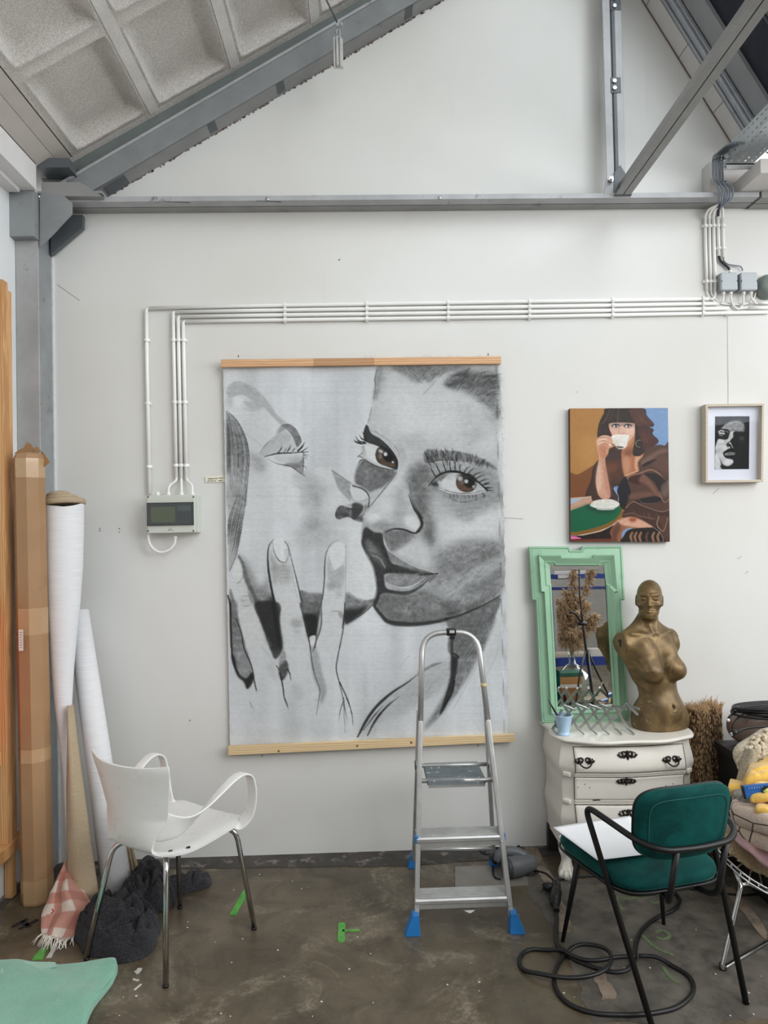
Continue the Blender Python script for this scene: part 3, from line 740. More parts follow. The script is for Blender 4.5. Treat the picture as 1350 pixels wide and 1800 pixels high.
# ------------------------------------------------------------------ the big unstretched canvas: two charcoal faces
PB = Paint(384, 630, 520, 700, 1.3, (208, 212, 215))
def _bigface(p):
    H, W = p.im.shape[:2]
    # washed ground: vertical cloudy bands with the canvas's drape shading painted in
    n = (vnoise(H, W, 42, 5, .8, 5)-.5)*20+(vnoise(H, W, 18, 6, .6, 6)-.5)*7+(vnoise(H, W, 30, 8)-.5)*6
    p.im += n[..., None]
    V1 = lambda: p.view(390, 630, 5.192); V2 = lambda: p.view(620, 630, 4.821); V3 = lambda: p.view(390, 860, 4.821)
    V4 = lambda: p.view(610, 860, 4.655); V5 = lambda: p.view(395, 1060, 5.192); V6 = lambda: p.view(620, 1080, 4.821)
    # ---------------- left face, upper part
    V1()
    p.fill([(30, 200), (150, 180), (260, 240), (350, 310), (430, 410), (510, 520), (600, 600), (720, 760), (800, 880), (760, 1060), (900, 1000), (1000, 1010), (1180, 1140), (1340, 1240), (1340, 1360), (40, 1360)], 216, 14, .55)
    p.fill([(50, 260), (140, 205), (260, 245), (345, 310), (430, 405), (500, 510), (600, 600), (545, 610), (470, 540), (385, 450), (290, 390), (180, 330), (60, 360)], 168, 5, .75, tex=.3)
    p.ell((140, 390), 42, 36, 226, blur=10, a=.8); p.ell((70, 400), 30, 60, 178, blur=14, a=.6)
    p.fill([(200, 390), (300, 400), (380, 450), (300, 470), (240, 450)], 178, 8, .7)
    p.stroke([(300, 405), (340, 425), (380, 440)], 120, 4, .8, taper=(.2, .2)); p.stroke([(190, 240), (260, 290), (300, 335)], 140, 3, .6)
    p.stroke([(200, 450), (240, 470), (300, 480)], 150, 4, .5, 4)
    p.fur([(120, 220), (260, 250), (420, 400), (560, 600), (480, 540), (380, 450), (200, 350)], .8, 60, 34, 150, 3, .35, 3)
    p.stroke([(210, 685), (300, 745), (370, 810)], 120, 2, .7)
    # brow and lid
    p.fill([(340, 865), (430, 760), (500, 690), (560, 640), (620, 690), (670, 770), (690, 840), (520, 862), (400, 893)], 186, 4, .8, tex=.3)
    p.fill([(540, 615), (600, 598), (655, 622), (700, 680), (728, 760), (690, 812), (672, 780), (640, 705), (590, 650)], 104, 3, .92, tex=.35)
    p.fill([(500, 680), (540, 615), (590, 640), (560, 660), (530, 680)], 150, 5, .7)
    p.hatch([(345, 862), (430, 765), (500, 700), (545, 655)], [(560, 860), (600, 790), (650, 700), (660, 690)], 16, 128, 3, .55, seed=4)
    p.stroke([(345, 860), (400, 790), (460, 730)], 70, 4, .9, taper=(.3, .2))
    p.stroke([(388, 898), (450, 882), (520, 868), (640, 864), (745, 852)], 42, 10, 1, taper=(.4, .5))
    for q, w in (([(515, 862), (540, 830), (552, 795)], 8), ([(600, 850), (620, 820), (632, 790)], 8), ([(645, 850), (662, 830), (670, 815)], 6), ([(695, 845), (730, 810), (757, 765)], 13), ([(715, 858), (760, 830), (795, 808)], 6), ([(735, 862), (770, 855), (802, 850)], 5), ([(740, 872), (765, 880), (795, 880)], 4), ([(740, 900), (765, 915), (780, 935)], 3), ([(745, 980), (770, 1000), (775, 1020)], 3), ([(570, 855), (585, 835), (590, 815)], 4), ([(742, 880), (770, 900), (790, 905)], 3)):
        p.stroke(q, 45, w, .95, taper=(1, .1))
    # eyeball under the lashes
    p.fill([(480, 890), (600, 880), (715, 880), (748, 930), (745, 1010), (680, 1000), (600, 960), (520, 950)], 196, 6, .7)
    p.fill([(565, 968), (640, 952), (700, 950), (745, 915), (742, 1030), (760, 1078), (700, 1040), (640, 992)], 118, 6, .9, tex=.25)
    p.fill([(600, 930), (680, 890), (725, 900), (735, 930), (660, 960)], 182, 8, .8)
    p.stroke([(410, 915), (500, 960), (570, 975), (640, 992), (700, 1035), (760, 1076)], 62, 7, .9, taper=(.1, 1)); p.stroke([(740, 890), (746, 950), (738, 1030)], 80, 6, .8)
    p.fill([(230, 860), (330, 880), (400, 960), (370, 1040), (280, 1010), (250, 940)], 168, 18, .7, tex=.4)
    p.fill([(300, 900), (360, 930), (400, 1000), (360, 1030), (310, 980)], 150, 16, .5, tex=.5)
    p.fill([(620, 1060), (790, 1030), (900, 1110), (990, 1260), (930, 1350), (690, 1350), (740, 1210)], 178, 24, .85, tex=.4)
    p.fill([(820, 1120), (920, 1180), (960, 1300), (860, 1330), (800, 1230)], 160, 20, .6, tex=.5)
    p.stroke([(630, 1130), (690, 1170), (750, 1200)], 140, 3, .5)
    # nose of the left face
    p.fill([(1000, 1015), (1090, 1075), (1180, 1140), (1176, 1310), (1100, 1240), (1060, 1180)], 142, 4, .9, False, .4)
    p.fill([(1180, 1145), (1270, 1195), (1340, 1250), (1340, 1320), (1240, 1330), (1180, 1300)], 216, 5, .8)
    p.fill([(1140, 1340), (1240, 1310), (1345, 1270), (1345, 1350), (1150, 1352)], 140, 6, .7)
    p.stroke([(1000, 1018), (1090, 1080), (1180, 1140), (1290, 1195), (1345, 1245)], 110, 4, .8)
    # hair falling down the left edge
    L = [(35, 480), (48, 640), (45, 850), (48, 1050), (52, 1350)]; R = [(45, 480), (120, 545), (185, 650), (230, 780), (246, 920), (236, 1080), (222, 1250), (215, 1350)]
    p.fill(L+R[::-1], 170, 4, .8, tex=.3)
    for k in range(2): p.hatch(L, R, 26, 70+k*35, 5-k, .8, seed=9+k, cut=.28)
    p.fill([(38, 560), (70, 620), (80, 800), (70, 1000), (50, 1060), (42, 800)], 70, 8, .6)
    p.stroke(R, 50, 4, .9, taper=(.5, .6)); p.hatch([(60, 1150), (100, 1250), (60, 1350)], [(235, 1080), (220, 1250), (190, 1350)], 14, 60, 6, .8, seed=13)
    V3()
    L = [(52, 0), (50, 200), (52, 420), (58, 640)]; R = [(208, 0), (185, 200), (155, 400), (120, 560), (66, 690)]
    p.fill(L+R[::-1], 172, 4, .8, tex=.3)
    for k in range(2): p.hatch([(150, 0), (70, 200), (50, 330), (48, 480)], R, 20, 75+k*30, 5-k, .8, seed=19+k, cut=.3)
    p.stroke(R, 60, 4, .8)
    # cheek
    p.fill([(690, 0), (870, 0), (850, 170), (880, 250), (930, 330), (900, 430), (700, 500), (620, 400), (720, 250), (720, 120)], 182, 26, .75, tex=.35)
    p.fill([(740, 240), (820, 270), (850, 330), (780, 350), (700, 330)], 158, 16, .6, tex=.5); p.fur([(660, 260), (880, 260), (980, 360), (720, 480), (640, 400)], .6, 70, 40, 165, 3, .35, 33)
    p.ell((300, 250), 70, 220, 222, blur=30, a=.6); p.ell((1080, 330), 110, 50, 222, blur=18, a=.7)
    p.fill([(560, 40), (640, 60), (660, 170), (600, 180)], 218, 20, .7)
    # nostril
    p.fill([(870, 30), (1000, 20), (1060, 110), (960, 180), (860, 160)], 214, 12, .7); p.ell((1150, 45), 60, 45, 220, blur=12, a=.8)
    p.stroke([(1075, 20), (1120, 100), (1200, 100), (1245, 80)], 120, 16, .6, 10)
    p.fill([(962, 200), (985, 150), (1020, 138), (1060, 150), (1100, 158), (1190, 145), (1240, 110), (1250, 175), (1215, 275), (1140, 272), (1070, 235), (1000, 256), (966, 240)], 62, 3, .96, tex=.4)
    p.stroke([(1208, 140), (1195, 195), (1150, 238)], 196, 9, .9, taper=(.6, .3)); p.stroke([(1190, 0), (1235, 40), (1250, 100)], 60, 6, .8)
    p.fill([(1010, 250), (1100, 255), (1220, 285), (1190, 330), (1060, 290)], 214, 6, .6)
    # chin
    p.fill([(1215, 290), (1190, 420), (1205, 530), (1270, 650), (1298, 760), (1310, 850), (1290, 925), (1150, 915), (1060, 870), (1060, 600), (1080, 380)], 219, 12, .8)
    p.stroke([(1190, 420), (1210, 530), (1270, 650), (1298, 760), (1308, 850), (1285, 930)], 110, 4, .6)
    p.fill([(1055, 875), (1150, 925), (1235, 940), (1300, 925), (1260, 990), (1160, 1075), (1050, 1140), (1035, 1000)], 112, 5, .96, tex=.3)
    p.fill([(1030, 1030), (1140, 1010), (1230, 990), (1180, 1060), (1040, 1145)], 46, 9, .95, tex=.2)
    p.stroke([(1060, 880), (1130, 925), (1200, 945)], 178, 9, .7, 5); p.stroke([(1055, 1138), (1180, 1065), (1262, 995), (1300, 930)], 70, 7, .9)
    p.fill([(655, 862), (740, 880), (855, 885), (850, 965), (830, 1060), (800, 1245), (738, 1255), (712, 1150), (680, 1020)], 106, 5, .96, tex=.35)
    p.fill([(690, 1070), (760, 1050), (840, 1030), (805, 1245), (738, 1252), (712, 1150)], 46, 9, .95, tex=.2)
    p.fill([(690, 900), (780, 900), (790, 1000), (740, 1030)], 128, 14, .6, tex=.4)
    # space between first and second finger
    p.fill([(135, 560), (230, 650), (300, 810), (370, 790), (400, 620), (405, 850), (455, 960), (300, 1010), (200, 790)], 138, 18, .85)
    p.fill([(280, 930), (350, 960), (420, 900), (460, 980), (495, 1140), (520, 1345), (410, 1345), (340, 1180)], 54, 9, .97, tex=.25)
    p.fill([(290, 860), (380, 850), (430, 900), (350, 960), (290, 940)], 150, 12, .5, tex=.6)
    p.fill([(135, 560), (185, 620), (240, 790), (300, 930), (350, 1120), (320, 1100), (250, 930), (185, 760)], 100, 6, .8)
    p.stroke([(440, 425), (398, 490), (392, 620), (408, 760), (440, 930), (480, 1050)], 40, 15, .92, 3, taper=(.15, .9))
    # first finger
    p.fill([(80, 680), (130, 590), (170, 650), (180, 740), (250, 900), (300, 1040), (350, 1180), (420, 1345), (180, 1345), (130, 1130), (75, 900)], 211, 4, .9)
    p.fill([(130, 580), (160, 640), (175, 720), (120, 760), (90, 700)], 220, 5, .8); p.stroke([(130, 800), (165, 770), (180, 740)], 110, 4, .7)
    for q in ([(160, 910), (200, 905), (240, 900)], [(150, 935), (180, 945), (230, 935)], [(170, 985), (210, 990), (260, 975)]): p.stroke(q, 120, 5, .7, 3, (.2, .2))
    p.ell((200, 950), 60, 50, 180, blur=16, a=.5, tex=.5); p.fill([(220, 860), (245, 900), (270, 980), (235, 930)], 120, 6, .7)
    p.fill([(65, 870), (95, 900), (120, 1020), (165, 1200), (190, 1345), (78, 1345)], 122, 4, .96, tex=.25); p.stroke([(50, 900), (70, 1000), (80, 1340)], 45, 12, .8, 4); p.stroke([(120, 1100), (165, 1230), (190, 1345)], 45, 8, .9)
    # second finger and nail
    p.fill([(400, 520), (440, 440), (545, 440), (590, 600), (640, 800), (690, 1030), (720, 1200), (750, 1345), (520, 1345), (490, 1100), (450, 900), (410, 700)], 210, 4, .9)
    p.fill([(410, 520), (430, 560), (470, 640), (470, 760), (440, 800), (415, 660)], 165, 9, .8)
    p.fill([(470, 640), (560, 630), (590, 700), (585, 780), (500, 800), (460, 730)], 166, 10, .8, tex=.5)
    for y in (655, 690, 720, 750): p.stroke([(480, y+8), (530, y-4), (580, y)], 128, 4, .5, 3, (.2, .2))
    p.fill([(432, 440), (500, 410), (550, 450), (570, 550), (545, 615), (490, 605), (450, 540)], 224, 3, .95); p.stroke([(432, 450), (445, 530), (485, 602), (540, 617), (568, 560)], 92, 7, .9, taper=(.2, .5)); p.stroke([(535, 440), (562, 490), (572, 560)], 105, 6, .8); p.fill([(530, 520), (565, 500), (570, 570), (545, 605)], 190, 6, .6)
    p.stroke([(560, 455), (595, 610), (640, 790), (690, 1020), (722, 1200), (755, 1345)], 70, 9, .85, 3, (.2, 1)); p.stroke([(600, 740), (625, 860), (640, 920)], 180, 5, .6)
    p.ell((640, 1130), 55, 40, 172, blur=12, a=.8, tex=.4); p.ell((640, 1210), 40, 18, 190, blur=10, a=.7)
    for y in (1120, 1150, 1200): p.stroke([(590, y), (640, y+8), (680, y)], 140, 4, .4, 3, (.2, .2))
    # third finger
    p.fill([(880, 560), (930, 455), (1000, 430), (1050, 480), (1050, 800), (1040, 1000), (1010, 1345), (790, 1345), (830, 1060), (860, 860), (870, 700)], 212, 4, .9)
    p.fill([(905, 520), (960, 455), (1030, 460), (1048, 560), (1010, 640), (950, 690), (920, 610)], 224, 4, .8)
    p.stroke([(1000, 430), (930, 460), (885, 540), (872, 640), (868, 780), (850, 930), (815, 1060), (790, 1345)], 62, 8, .85, 3, (.1, 1)); p.stroke([(1050, 480), (1050, 700), (1046, 900)], 160, 4, .6)
    p.fill([(900, 600), (945, 690), (1030, 650), (1040, 760), (1000, 850), (960, 830), (900, 760)], 172, 8, .85, tex=.45); p.fill([(890, 790), (950, 800), (960, 850), (900, 850)], 150, 8, .7, tex=.4)
    p.stroke([(905, 570), (930, 650), (950, 690)], 150, 4, .6); p.stroke([(1030, 640), (990, 680), (955, 695)], 160, 4, .6)
    p.ell((990, 890), 30, 30, 180, blur=10, a=.6)
    p.stroke([(920, 1040), (960, 1032), (1010, 1035)], 100, 5, .7, 2, (.2, .4)); p.fill([(985, 1040), (1015, 1035), (1030, 1090), (1000, 1085)], 140, 6, .6); p.stroke([(1045, 960), (1035, 1080), (1020, 1180)], 50, 12, .8, 4, (.4, .4))
    p.fill([(745, 1255), (790, 1240), (775, 1345), (755, 1345)], 222, 3, .9)
    # ---------------- hand running out at the bottom
    V5()
    p.fill([(275, 0), (495, 0), (503, 180), (530, 400), (465, 512), (415, 420), (330, 180)], 56, 5, .97, tex=.25)
    p.stroke([(440, 0), (470, 180), (500, 380)], 38, 26, .5, 10)
    p.fill([(490, 600), (552, 515), (582, 610), (522, 712)], 58, 5, .95, tex=.3); p.fill([(500, 500), (540, 430), (560, 510), (500, 570)], 150, 6, .8)
    p.fill([(50, 0), (112, 0), (125, 150), (165, 310), (240, 560), (262, 640), (262, 690), (212, 772), (180, 700), (110, 640), (70, 560), (55, 400)], 126, 5, .96, tex=.3)
    p.fill([(90, 300), (150, 340), (210, 560), (190, 650), (120, 600)], 165, 14, .6, tex=.3)
    p.fill([(60, 480), (90, 500), (120, 630), (190, 690), (240, 640), (262, 650), (255, 720), (205, 790), (170, 720), (110, 660)], 40, 5, .95); p.stroke([(52, 0), (58, 300), (72, 520), (120, 650)], 48, 13, .9, 3)
    p.stroke([(110, 150), (155, 290), (170, 400), (245, 580), (262, 700), (290, 835)], 48, 9, .9, 3, (.5, .1)); p.stroke([(255, 640), (285, 780), (300, 810)], 60, 8, .8, taper=(1, .1))
    p.stroke([(226, 905), (250, 950), (282, 995)], 110, 4, .7, taper=(.3, .1)); p.stroke([(225, 905), (240, 930), (240, 960)], 140, 6, .5, 3)
    p.fill([(690, 0), (735, 150), (770, 330), (830, 300), (870, 60), (880, 0)], 108, 6, .85, tex=.3); p.fill([(715, 110), (790, 100), (845, 130), (830, 300), (765, 312), (740, 200)], 46, 8, .95)
    p.fill([(772, 318), (830, 300), (815, 410), (798, 430)], 222, 3, .95)
    p.stroke([(690, 0), (745, 250), (775, 370), (800, 560), (830, 680), (868, 790), (855, 900), (838, 1020)], 66, 10, .85, 3, (.8, .2)); p.fill([(790, 400), (850, 450), (892, 650), (930, 790), (880, 920), (862, 800), (800, 640)], 150, 8, .8, tex=.4)
    p.stroke([(880, 0), (880, 200), (840, 330), (805, 440)], 80, 14, .7, 5, (.6, .5))
    p.stroke([(1095, 0), (1090, 180), (1060, 350), (1030, 500), (1018, 600), (1045, 720), (1070, 820), (1085, 930), (1100, 1180)], 62, 9, .85, 3, (.7, .2))
    for q, w in (([(1050, 720), (1100, 830), (1140, 930), (1180, 1120)], 8), ([(1080, 900), (1055, 980), (1040, 1080)], 5), ([(1085, 860), (1100, 980), (1122, 1090)], 5), ([(1110, 860), (1160, 1000), (1168, 1120)], 5), ([(505, 640), (530, 760), (545, 870), (582, 972)], 10), ([(575, 600), (595, 650), (606, 715)], 9), ([(545, 860), (570, 920), (580, 960)], 5), ([(470, 570), (490, 600), (520, 640)], 6)): p.stroke(q, 52, w, .85, 2, (1, .1))
    p.fill([(600, 760), (680, 740), (720, 830), (680, 880)], 184, 14, .5); p.ell((650, 190), 50, 36, 165, blur=12, a=.7, tex=.4); p.fill([(380, 580), (450, 560), (480, 700), (420, 680)], 188, 12, .5)
    p.stroke([(330, 390), (400, 480), (440, 560)], 165, 5, .4, 4)
    p.fur([(820, 880), (900, 860), (880, 960), (830, 980)], 2.2, 60, 14, 140, 3, .5, 40)
    # ---------------- right face: silhouette in mid tone
    V2()
    right = [(215, 75), (190, 200), (172, 350), (152, 450), (125, 560), (95, 640), (95, 720), (75, 790), (60, 900), (22, 1000), (20, 1060), (120, 1110), (140, 1200), (130, 1350), (1260, 1350), (1240, 900), (1235, 60)]
    p.fill(right, 190, 5, .95, False, .2)
    p.ell((560, 420), 300, 240, 212, blur=60, a=.9); p.ell((620, 560), 220, 120, 220, blur=50, a=.6); p.ell((760, 330), 120, 120, 205, blur=40, a=.5); p.ell((1150, 730), 110, 70, 208, blur=30, a=.7); p.ell((300, 480), 60, 140, 196, blur=30, a=.6)
    p.fill([(200, 80), (255, 80), (245, 200), (205, 330), (178, 350), (190, 200)], 128, 10, .8, tex=.3); p.stroke([(205, 100), (188, 180), (192, 230), (175, 350)], 96, 9, .8, 4, (.7, .2)); p.stroke([(160, 420), (150, 470), (128, 555)], 130, 6, .6, 3)
    p.fill([(250, 80), (330, 90), (280, 200), (230, 320), (215, 300)], 172, 16, .6)
    # hair
    p.fill([(350, 68), (430, 140), (540, 205), (600, 175), (640, 210), (700, 165), (790, 130), (900, 90), (1000, 62)], 122, 9, .85, tex=.4)
    p.fill([(770, 225), (800, 170), (870, 115), (1000, 95), (1160, 110), (1235, 160), (1238, 500), (1190, 450), (1080, 370), (980, 310), (900, 270), (840, 260)], 112, 14, .85, tex=.35)
    p.fill([(790, 210), (900, 120), (1040, 130), (1180, 160), (1210, 230), (1060, 240), (950, 230), (850, 250)], 84, 12, .8, tex=.4)
    p.fur([(400, 70), (560, 200), (720, 160), (900, 80)], lambda x, y: .9 if x < 590 else 2.4, 70, 70, 95, 5, .55, 51)
    p.fur([(780, 225), (900, 110), (1230, 140), (1230, 330), (1100, 300), (950, 250)], lambda x, y: 2.7+.4*math.sin(x/90), 110, 120, 80, 6, .6, 52)
    p.fur([(900, 240), (1230, 250), (1240, 480), (1080, 380)], 2.5, 90, 60, 120, 5, .5, 53); p.fur([(780, 200), (1000, 90), (1220, 200), (1100, 320), (900, 260)], 2.6, 80, 34, 190, 3, .5, 54)
    p.ell((1190, 480), 50, 80, 150, blur=26, a=.6, tex=.4); p.ell((1040, 640), 70, 60, 170, blur=34, a=.7); p.stroke([(700, 195), (640, 260), (600, 300)], 160, 12, .5, 8)
    p.fur([(1150, 380), (1240, 400), (1240, 720), (1180, 560)], 2.2, 70, 40, 150, 4, .4, 55)
    p.fill([(500, 650), (620, 640), (560, 720), (500, 760)], 176, 26, .6); p.fill([(380, 690), (450, 680), (470, 860), (420, 900)], 168, 24, .6)
    # first eye
    p.fill([(50, 900), (110, 860), (200, 905), (350, 950), (365, 990), (300, 1060), (210, 1110), (150, 1135), (90, 1100), (25, 1060), (22, 985)], 98, 8, .96, tex=.3)
    p.fill([(90, 930), (130, 930), (180, 1060), (150, 1100), (100, 1060)], 140, 14, .7, tex=.3); p.fill([(45, 960), (90, 950), (80, 1060), (35, 1050)], 122, 10, .6); p.fur([(200, 900), (350, 950), (330, 1000), (230, 980)], .8, 40, 26, 70, 4, .5, 56)
    p.fill([(85, 740), (200, 735), (250, 780), (240, 900), (140, 860), (90, 800)], 214, 4, .97)
    p.fill([(75, 760), (95, 740), (110, 830), (90, 820)], 150, 6, .7)
    p.fill([(205, 770), (240, 748), (310, 770), (360, 830), (382, 890), (372, 940), (300, 920), (218, 885), (192, 825)], 52, 3, .98)
    p.fill([(205, 810), (250, 830), (300, 880), (345, 880), (360, 915), (300, 912), (225, 880), (200, 840)], (104, 82, 68), 5, .95, tex=.3); p.ell((225, 810), 22, 36, (100, 88, 78), blur=8, a=.7)
    p.ell((305, 830), 46, 46, 34, blur=4); p.ell((238, 788), 22, 14, (206, 200, 192), .5, 4); p.ell((278, 812), 16, 17, 214, blur=3); p.ell((340, 880), 9, 9, 196, blur=3); p.ell((235, 830), 12, 22, 172, blur=6, a=.6)
    p.fill([(112, 565), (132, 580), (160, 640), (250, 695), (330, 775), (383, 865), (376, 945), (350, 855), (290, 785), (195, 738), (105, 702), (92, 630)], 46, 3, .97, tex=.2)
    p.stroke([(140, 600), (220, 650), (320, 735), (385, 830)], 170, 9, .5, 5); p.stroke([(190, 620), (300, 690), (370, 760), (400, 830)], 120, 4, .7); p.stroke([(130, 590), (160, 640), (230, 680)], 100, 6, .5)
    p.stroke([(82, 770), (120, 850), (210, 905), (290, 925), (352, 945)], 205, 8, .9, 2); p.stroke([(95, 860), (190, 910), (300, 940), (370, 945)], 60, 6, .7, 3)
    for q, w in (([(110, 722), (55, 722), (0, 700)], 9), ([(105, 712), (50, 700), (20, 650)], 8), ([(110, 700), (75, 680), (55, 648)], 8), ([(112, 680), (95, 650), (80, 620)], 7), ([(80, 720), (30, 705), (5, 680)], 5), ([(85, 845), (55, 830), (32, 840)], 4), ([(90, 860), (60, 870), (45, 905)], 5), ([(85, 800), (50, 830), (40, 850)], 3), ([(100, 875), (80, 890), (70, 915)], 4)): p.stroke(q, 40, w, .95, taper=(1, .1))
    # bridge of the nose
    p.fill([(400, 690), (460, 830), (400, 960), (330, 1060), (150, 1270), (120, 1350), (400, 1350), (400, 1100), (440, 950), (500, 800)], 207, 14, .9)
    p.fill([(0, 1070), (80, 1100), (140, 1160), (140, 1250), (60, 1240), (0, 1230)], 206, 8, .8); p.stroke([(0, 1080), (90, 1110), (138, 1170), (135, 1260)], 60, 9, .8, 4); p.fill([(0, 1230), (90, 1250), (40, 1350), (0, 1350)], 70, 5, .9)
    p.stroke([(375, 960), (320, 1040), (240, 1140), (135, 1270)], 84, 6, .85, 3, (.4, 1)); p.fill([(150, 1135), (230, 1110), (170, 1200), (145, 1220)], 190, 6, .7)
    p.fill([(370, 1150), (430, 1100), (470, 1200), (500, 1350), (380, 1350)], 168, 20, .7)
    p.stroke([(1215, 420), (1240, 430), (1245, 460)], 90, 6, .5)
    # ---------------- lower half of the right face
    V4()
    p.fill([(140, 190), (200, 140), (520, 0), (1262, 0), (1264, 860), (1000, 1010), (820, 1072), (640, 1100), (500, 1105), (350, 1090), (220, 965), (245, 830), (220, 650), (120, 440)], 176, 5, .95, tex=.15)
    p.fill([(760, 170), (900, 240), (1262, 130), (1262, 400), (950, 420), (790, 530), (740, 450)], 213, 32, .95); p.fill([(700, 60), (790, 120), (850, 260), (760, 420), (720, 320)], 205, 24, .8)
    p.fill([(380, 500), (560, 420), (640, 440), (700, 600), (640, 640), (460, 560)], 208, 14, .9)
    p.fill([(600, 30), (700, 20), (690, 150), (720, 300), (712, 460), (640, 410), (610, 320), (620, 230), (560, 130)], 128, 22, .9, tex=.25); p.fill([(640, 280), (700, 300), (715, 450), (660, 420)], 112, 14, .6, tex=.3)
    p.fill([(790, 80), (900, 130), (1100, 115), (1262, 40), (1262, 110), (1100, 190), (970, 260), (860, 170)], 148, 20, .8, tex=.3); p.fur([(820, 120), (1200, 90), (1000, 250)], 2.6, 80, 40, 150, 4, .3, 61)
    p.fill([(720, 540), (860, 450), (1060, 415), (1262, 450), (1262, 560), (1100, 620), (950, 740), (800, 830), (700, 860), (740, 700)], 134, 32, .95, tex=.35)
    p.fill([(1050, 540), (1262, 460), (1264, 540), (1120, 610)], 105, 22, .6, tex=.3); p.fill([(860, 560), (1000, 560), (1060, 640), (900, 680)], 118, 26, .5, tex=.4)
    p.fill([(1000, 760), (1240, 640), (1262, 850), (1000, 1000), (820, 1060), (780, 980), (900, 860)], 122, 26, .9, tex=.35); p.fill([(760, 800), (860, 730), (960, 770), (900, 860), (780, 880)], 184, 24, .85, tex=.3); p.fill([(1000, 680), (1130, 610), (1262, 560), (1262, 640), (1060, 720)], 184, 24, .7, tex=.3)
    p.fur([(740, 480), (1262, 440), (1262, 860), (800, 1000)], 2.55, 130, 170, 135, 7, .34, 62, spread=60)
    p.fill([(250, 900), (310, 850), (480, 862), (640, 830), (760, 890), (900, 960), (860, 1060), (640, 1100), (500, 1106), (350, 1090), (225, 965)], 108, 12, .95, tex=.3)
    p.fill([(380, 960), (520, 900), (660, 900), (700, 980), (560, 1030), (440, 1020)], 150, 30, .75, tex=.4); p.ell((430, 920), 90, 36, 128, blur=24, a=.6); p.fill([(640, 880), (780, 860), (820, 920), (700, 960)], 150, 24, .6, tex=.3)
    p.fill([(265, 900), (330, 860), (370, 960), (420, 1080), (350, 1085), (260, 980)], 118, 18, .6)
    p.stroke([(222, 955), (280, 1030), (345, 1088), (500, 1106), (650, 1096), (820, 1066)], 50, 30, .85, 14, (.5, .6)); p.stroke([(800, 1062), (900, 1040), (1000, 1000), (1120, 945), (1255, 870)], 48, 17, .85, 8, (1, .4)); p.stroke([(840, 1020), (980, 975), (1100, 920)], 84, 34, .5, 22)
    V2()
    # second socket
    p.fill([(500, 930), (610, 880), (800, 880), (1150, 900), (1235, 970), (1235, 1110), (1150, 1200), (950, 1235), (800, 1200), (680, 1130), (560, 1120), (480, 1050)], 138, 26, .85, tex=.25)
    p.fill([(500, 930), (620, 890), (650, 980), (600, 1090), (640, 1200), (640, 1350), (560, 1350), (500, 1200), (470, 1060)], 112, 20, .85, tex=.3)
    p.stroke([(480, 1060), (500, 1180), (540, 1280), (590, 1350)], 70, 14, .75, 9, (.2, 1)); p.ell((900, 1290), 150, 50, 168, blur=30, a=.5)
    p.fill([(640, 1150), (740, 1140), (800, 1230), (760, 1350), (660, 1350)], 178, 26, .6)
    p.fill([(680, 930), (800, 890), (930, 890), (1020, 930), (960, 965), (830, 950), (720, 985)], 170, 10, .85)
    p.fill([(605, 800), (640, 770), (760, 785), (900, 790), (1050, 830), (1170, 890), (1225, 945), (1120, 905), (960, 872), (760, 862), (630, 882), (602, 850)], 92, 6, .85, tex=.5)
    p.fur([(600, 790), (760, 780), (1050, 830), (1220, 940), (960, 875), (640, 885)], lambda x, y: -2.1+.0016*(x-600), 60, 120, 62, 7, .8, 57, spread=26); p.fur([(620, 790), (900, 800), (1150, 890), (960, 850), (660, 860)], lambda x, y: -2.1+.0016*(x-600), 40, 26, 170, 4, .6, 58)
    p.stroke([(610, 870), (640, 882), (760, 862), (960, 874)], 60, 8, .7, 4, (.5, .3))
    p.fill([(735, 1075), (790, 1000), (870, 970), (960, 985), (1060, 1040), (1120, 1110), (1050, 1138), (900, 1142), (790, 1120)], 212, 4, .97)
    p.fill([(650, 1075), (690, 1020), (770, 985), (800, 990), (740, 1045), (745, 1085), (700, 1082)], 112, 5, .9, tex=.3); p.fill([(660, 1060), (700, 1045), (730, 1075), (690, 1085)], 60, 4, .9); p.fill([(720, 1045), (742, 1040), (750, 1085), (735, 1095)], 200, 3, .8)
    p.fill([(780, 1000), (870, 972), (890, 985), (800, 1030)], 176, 10, .6)
    p.ell((965, 1055), 92, 80, 46, .15, 3); p.ell((955, 1072), 76, 58, (108, 82, 66), .1, 5, tex=.3); p.fill([(885, 985), (970, 985), (1050, 1050), (1030, 1060), (900, 1040)], 60, 8, .8); p.fill([(1010, 1080), (1060, 1040), (1110, 1100), (1060, 1130)], 170, 5, .7)
    p.ell((990, 1055), 46, 44, 34, blur=5); p.ell((908, 1018), 22, 20, (196, 190, 186), .3, 5); p.ell((962, 1042), 17, 16, 208, blur=3); p.ell((1022, 1085), 10, 9, 176, blur=3); p.ell((925, 1045), 16, 18, 150, blur=8, a=.6)
    lid = [(640, 1082), (690, 1020), (780, 968), (870, 960), (960, 985), (1060, 1045), (1145, 1122)]
    p.stroke(lid, 42, 18, .95, 3, (.3, .5)); p.stroke([(610, 1110), (660, 1030), (740, 975), (820, 950)], 70, 5, .7); p.stroke([(615, 1100), (650, 1050), (700, 1000)], 205, 5, .6)
    p.stroke([(720, 985), (820, 930), (940, 950), (1060, 1020)], 110, 6, .5, 4)
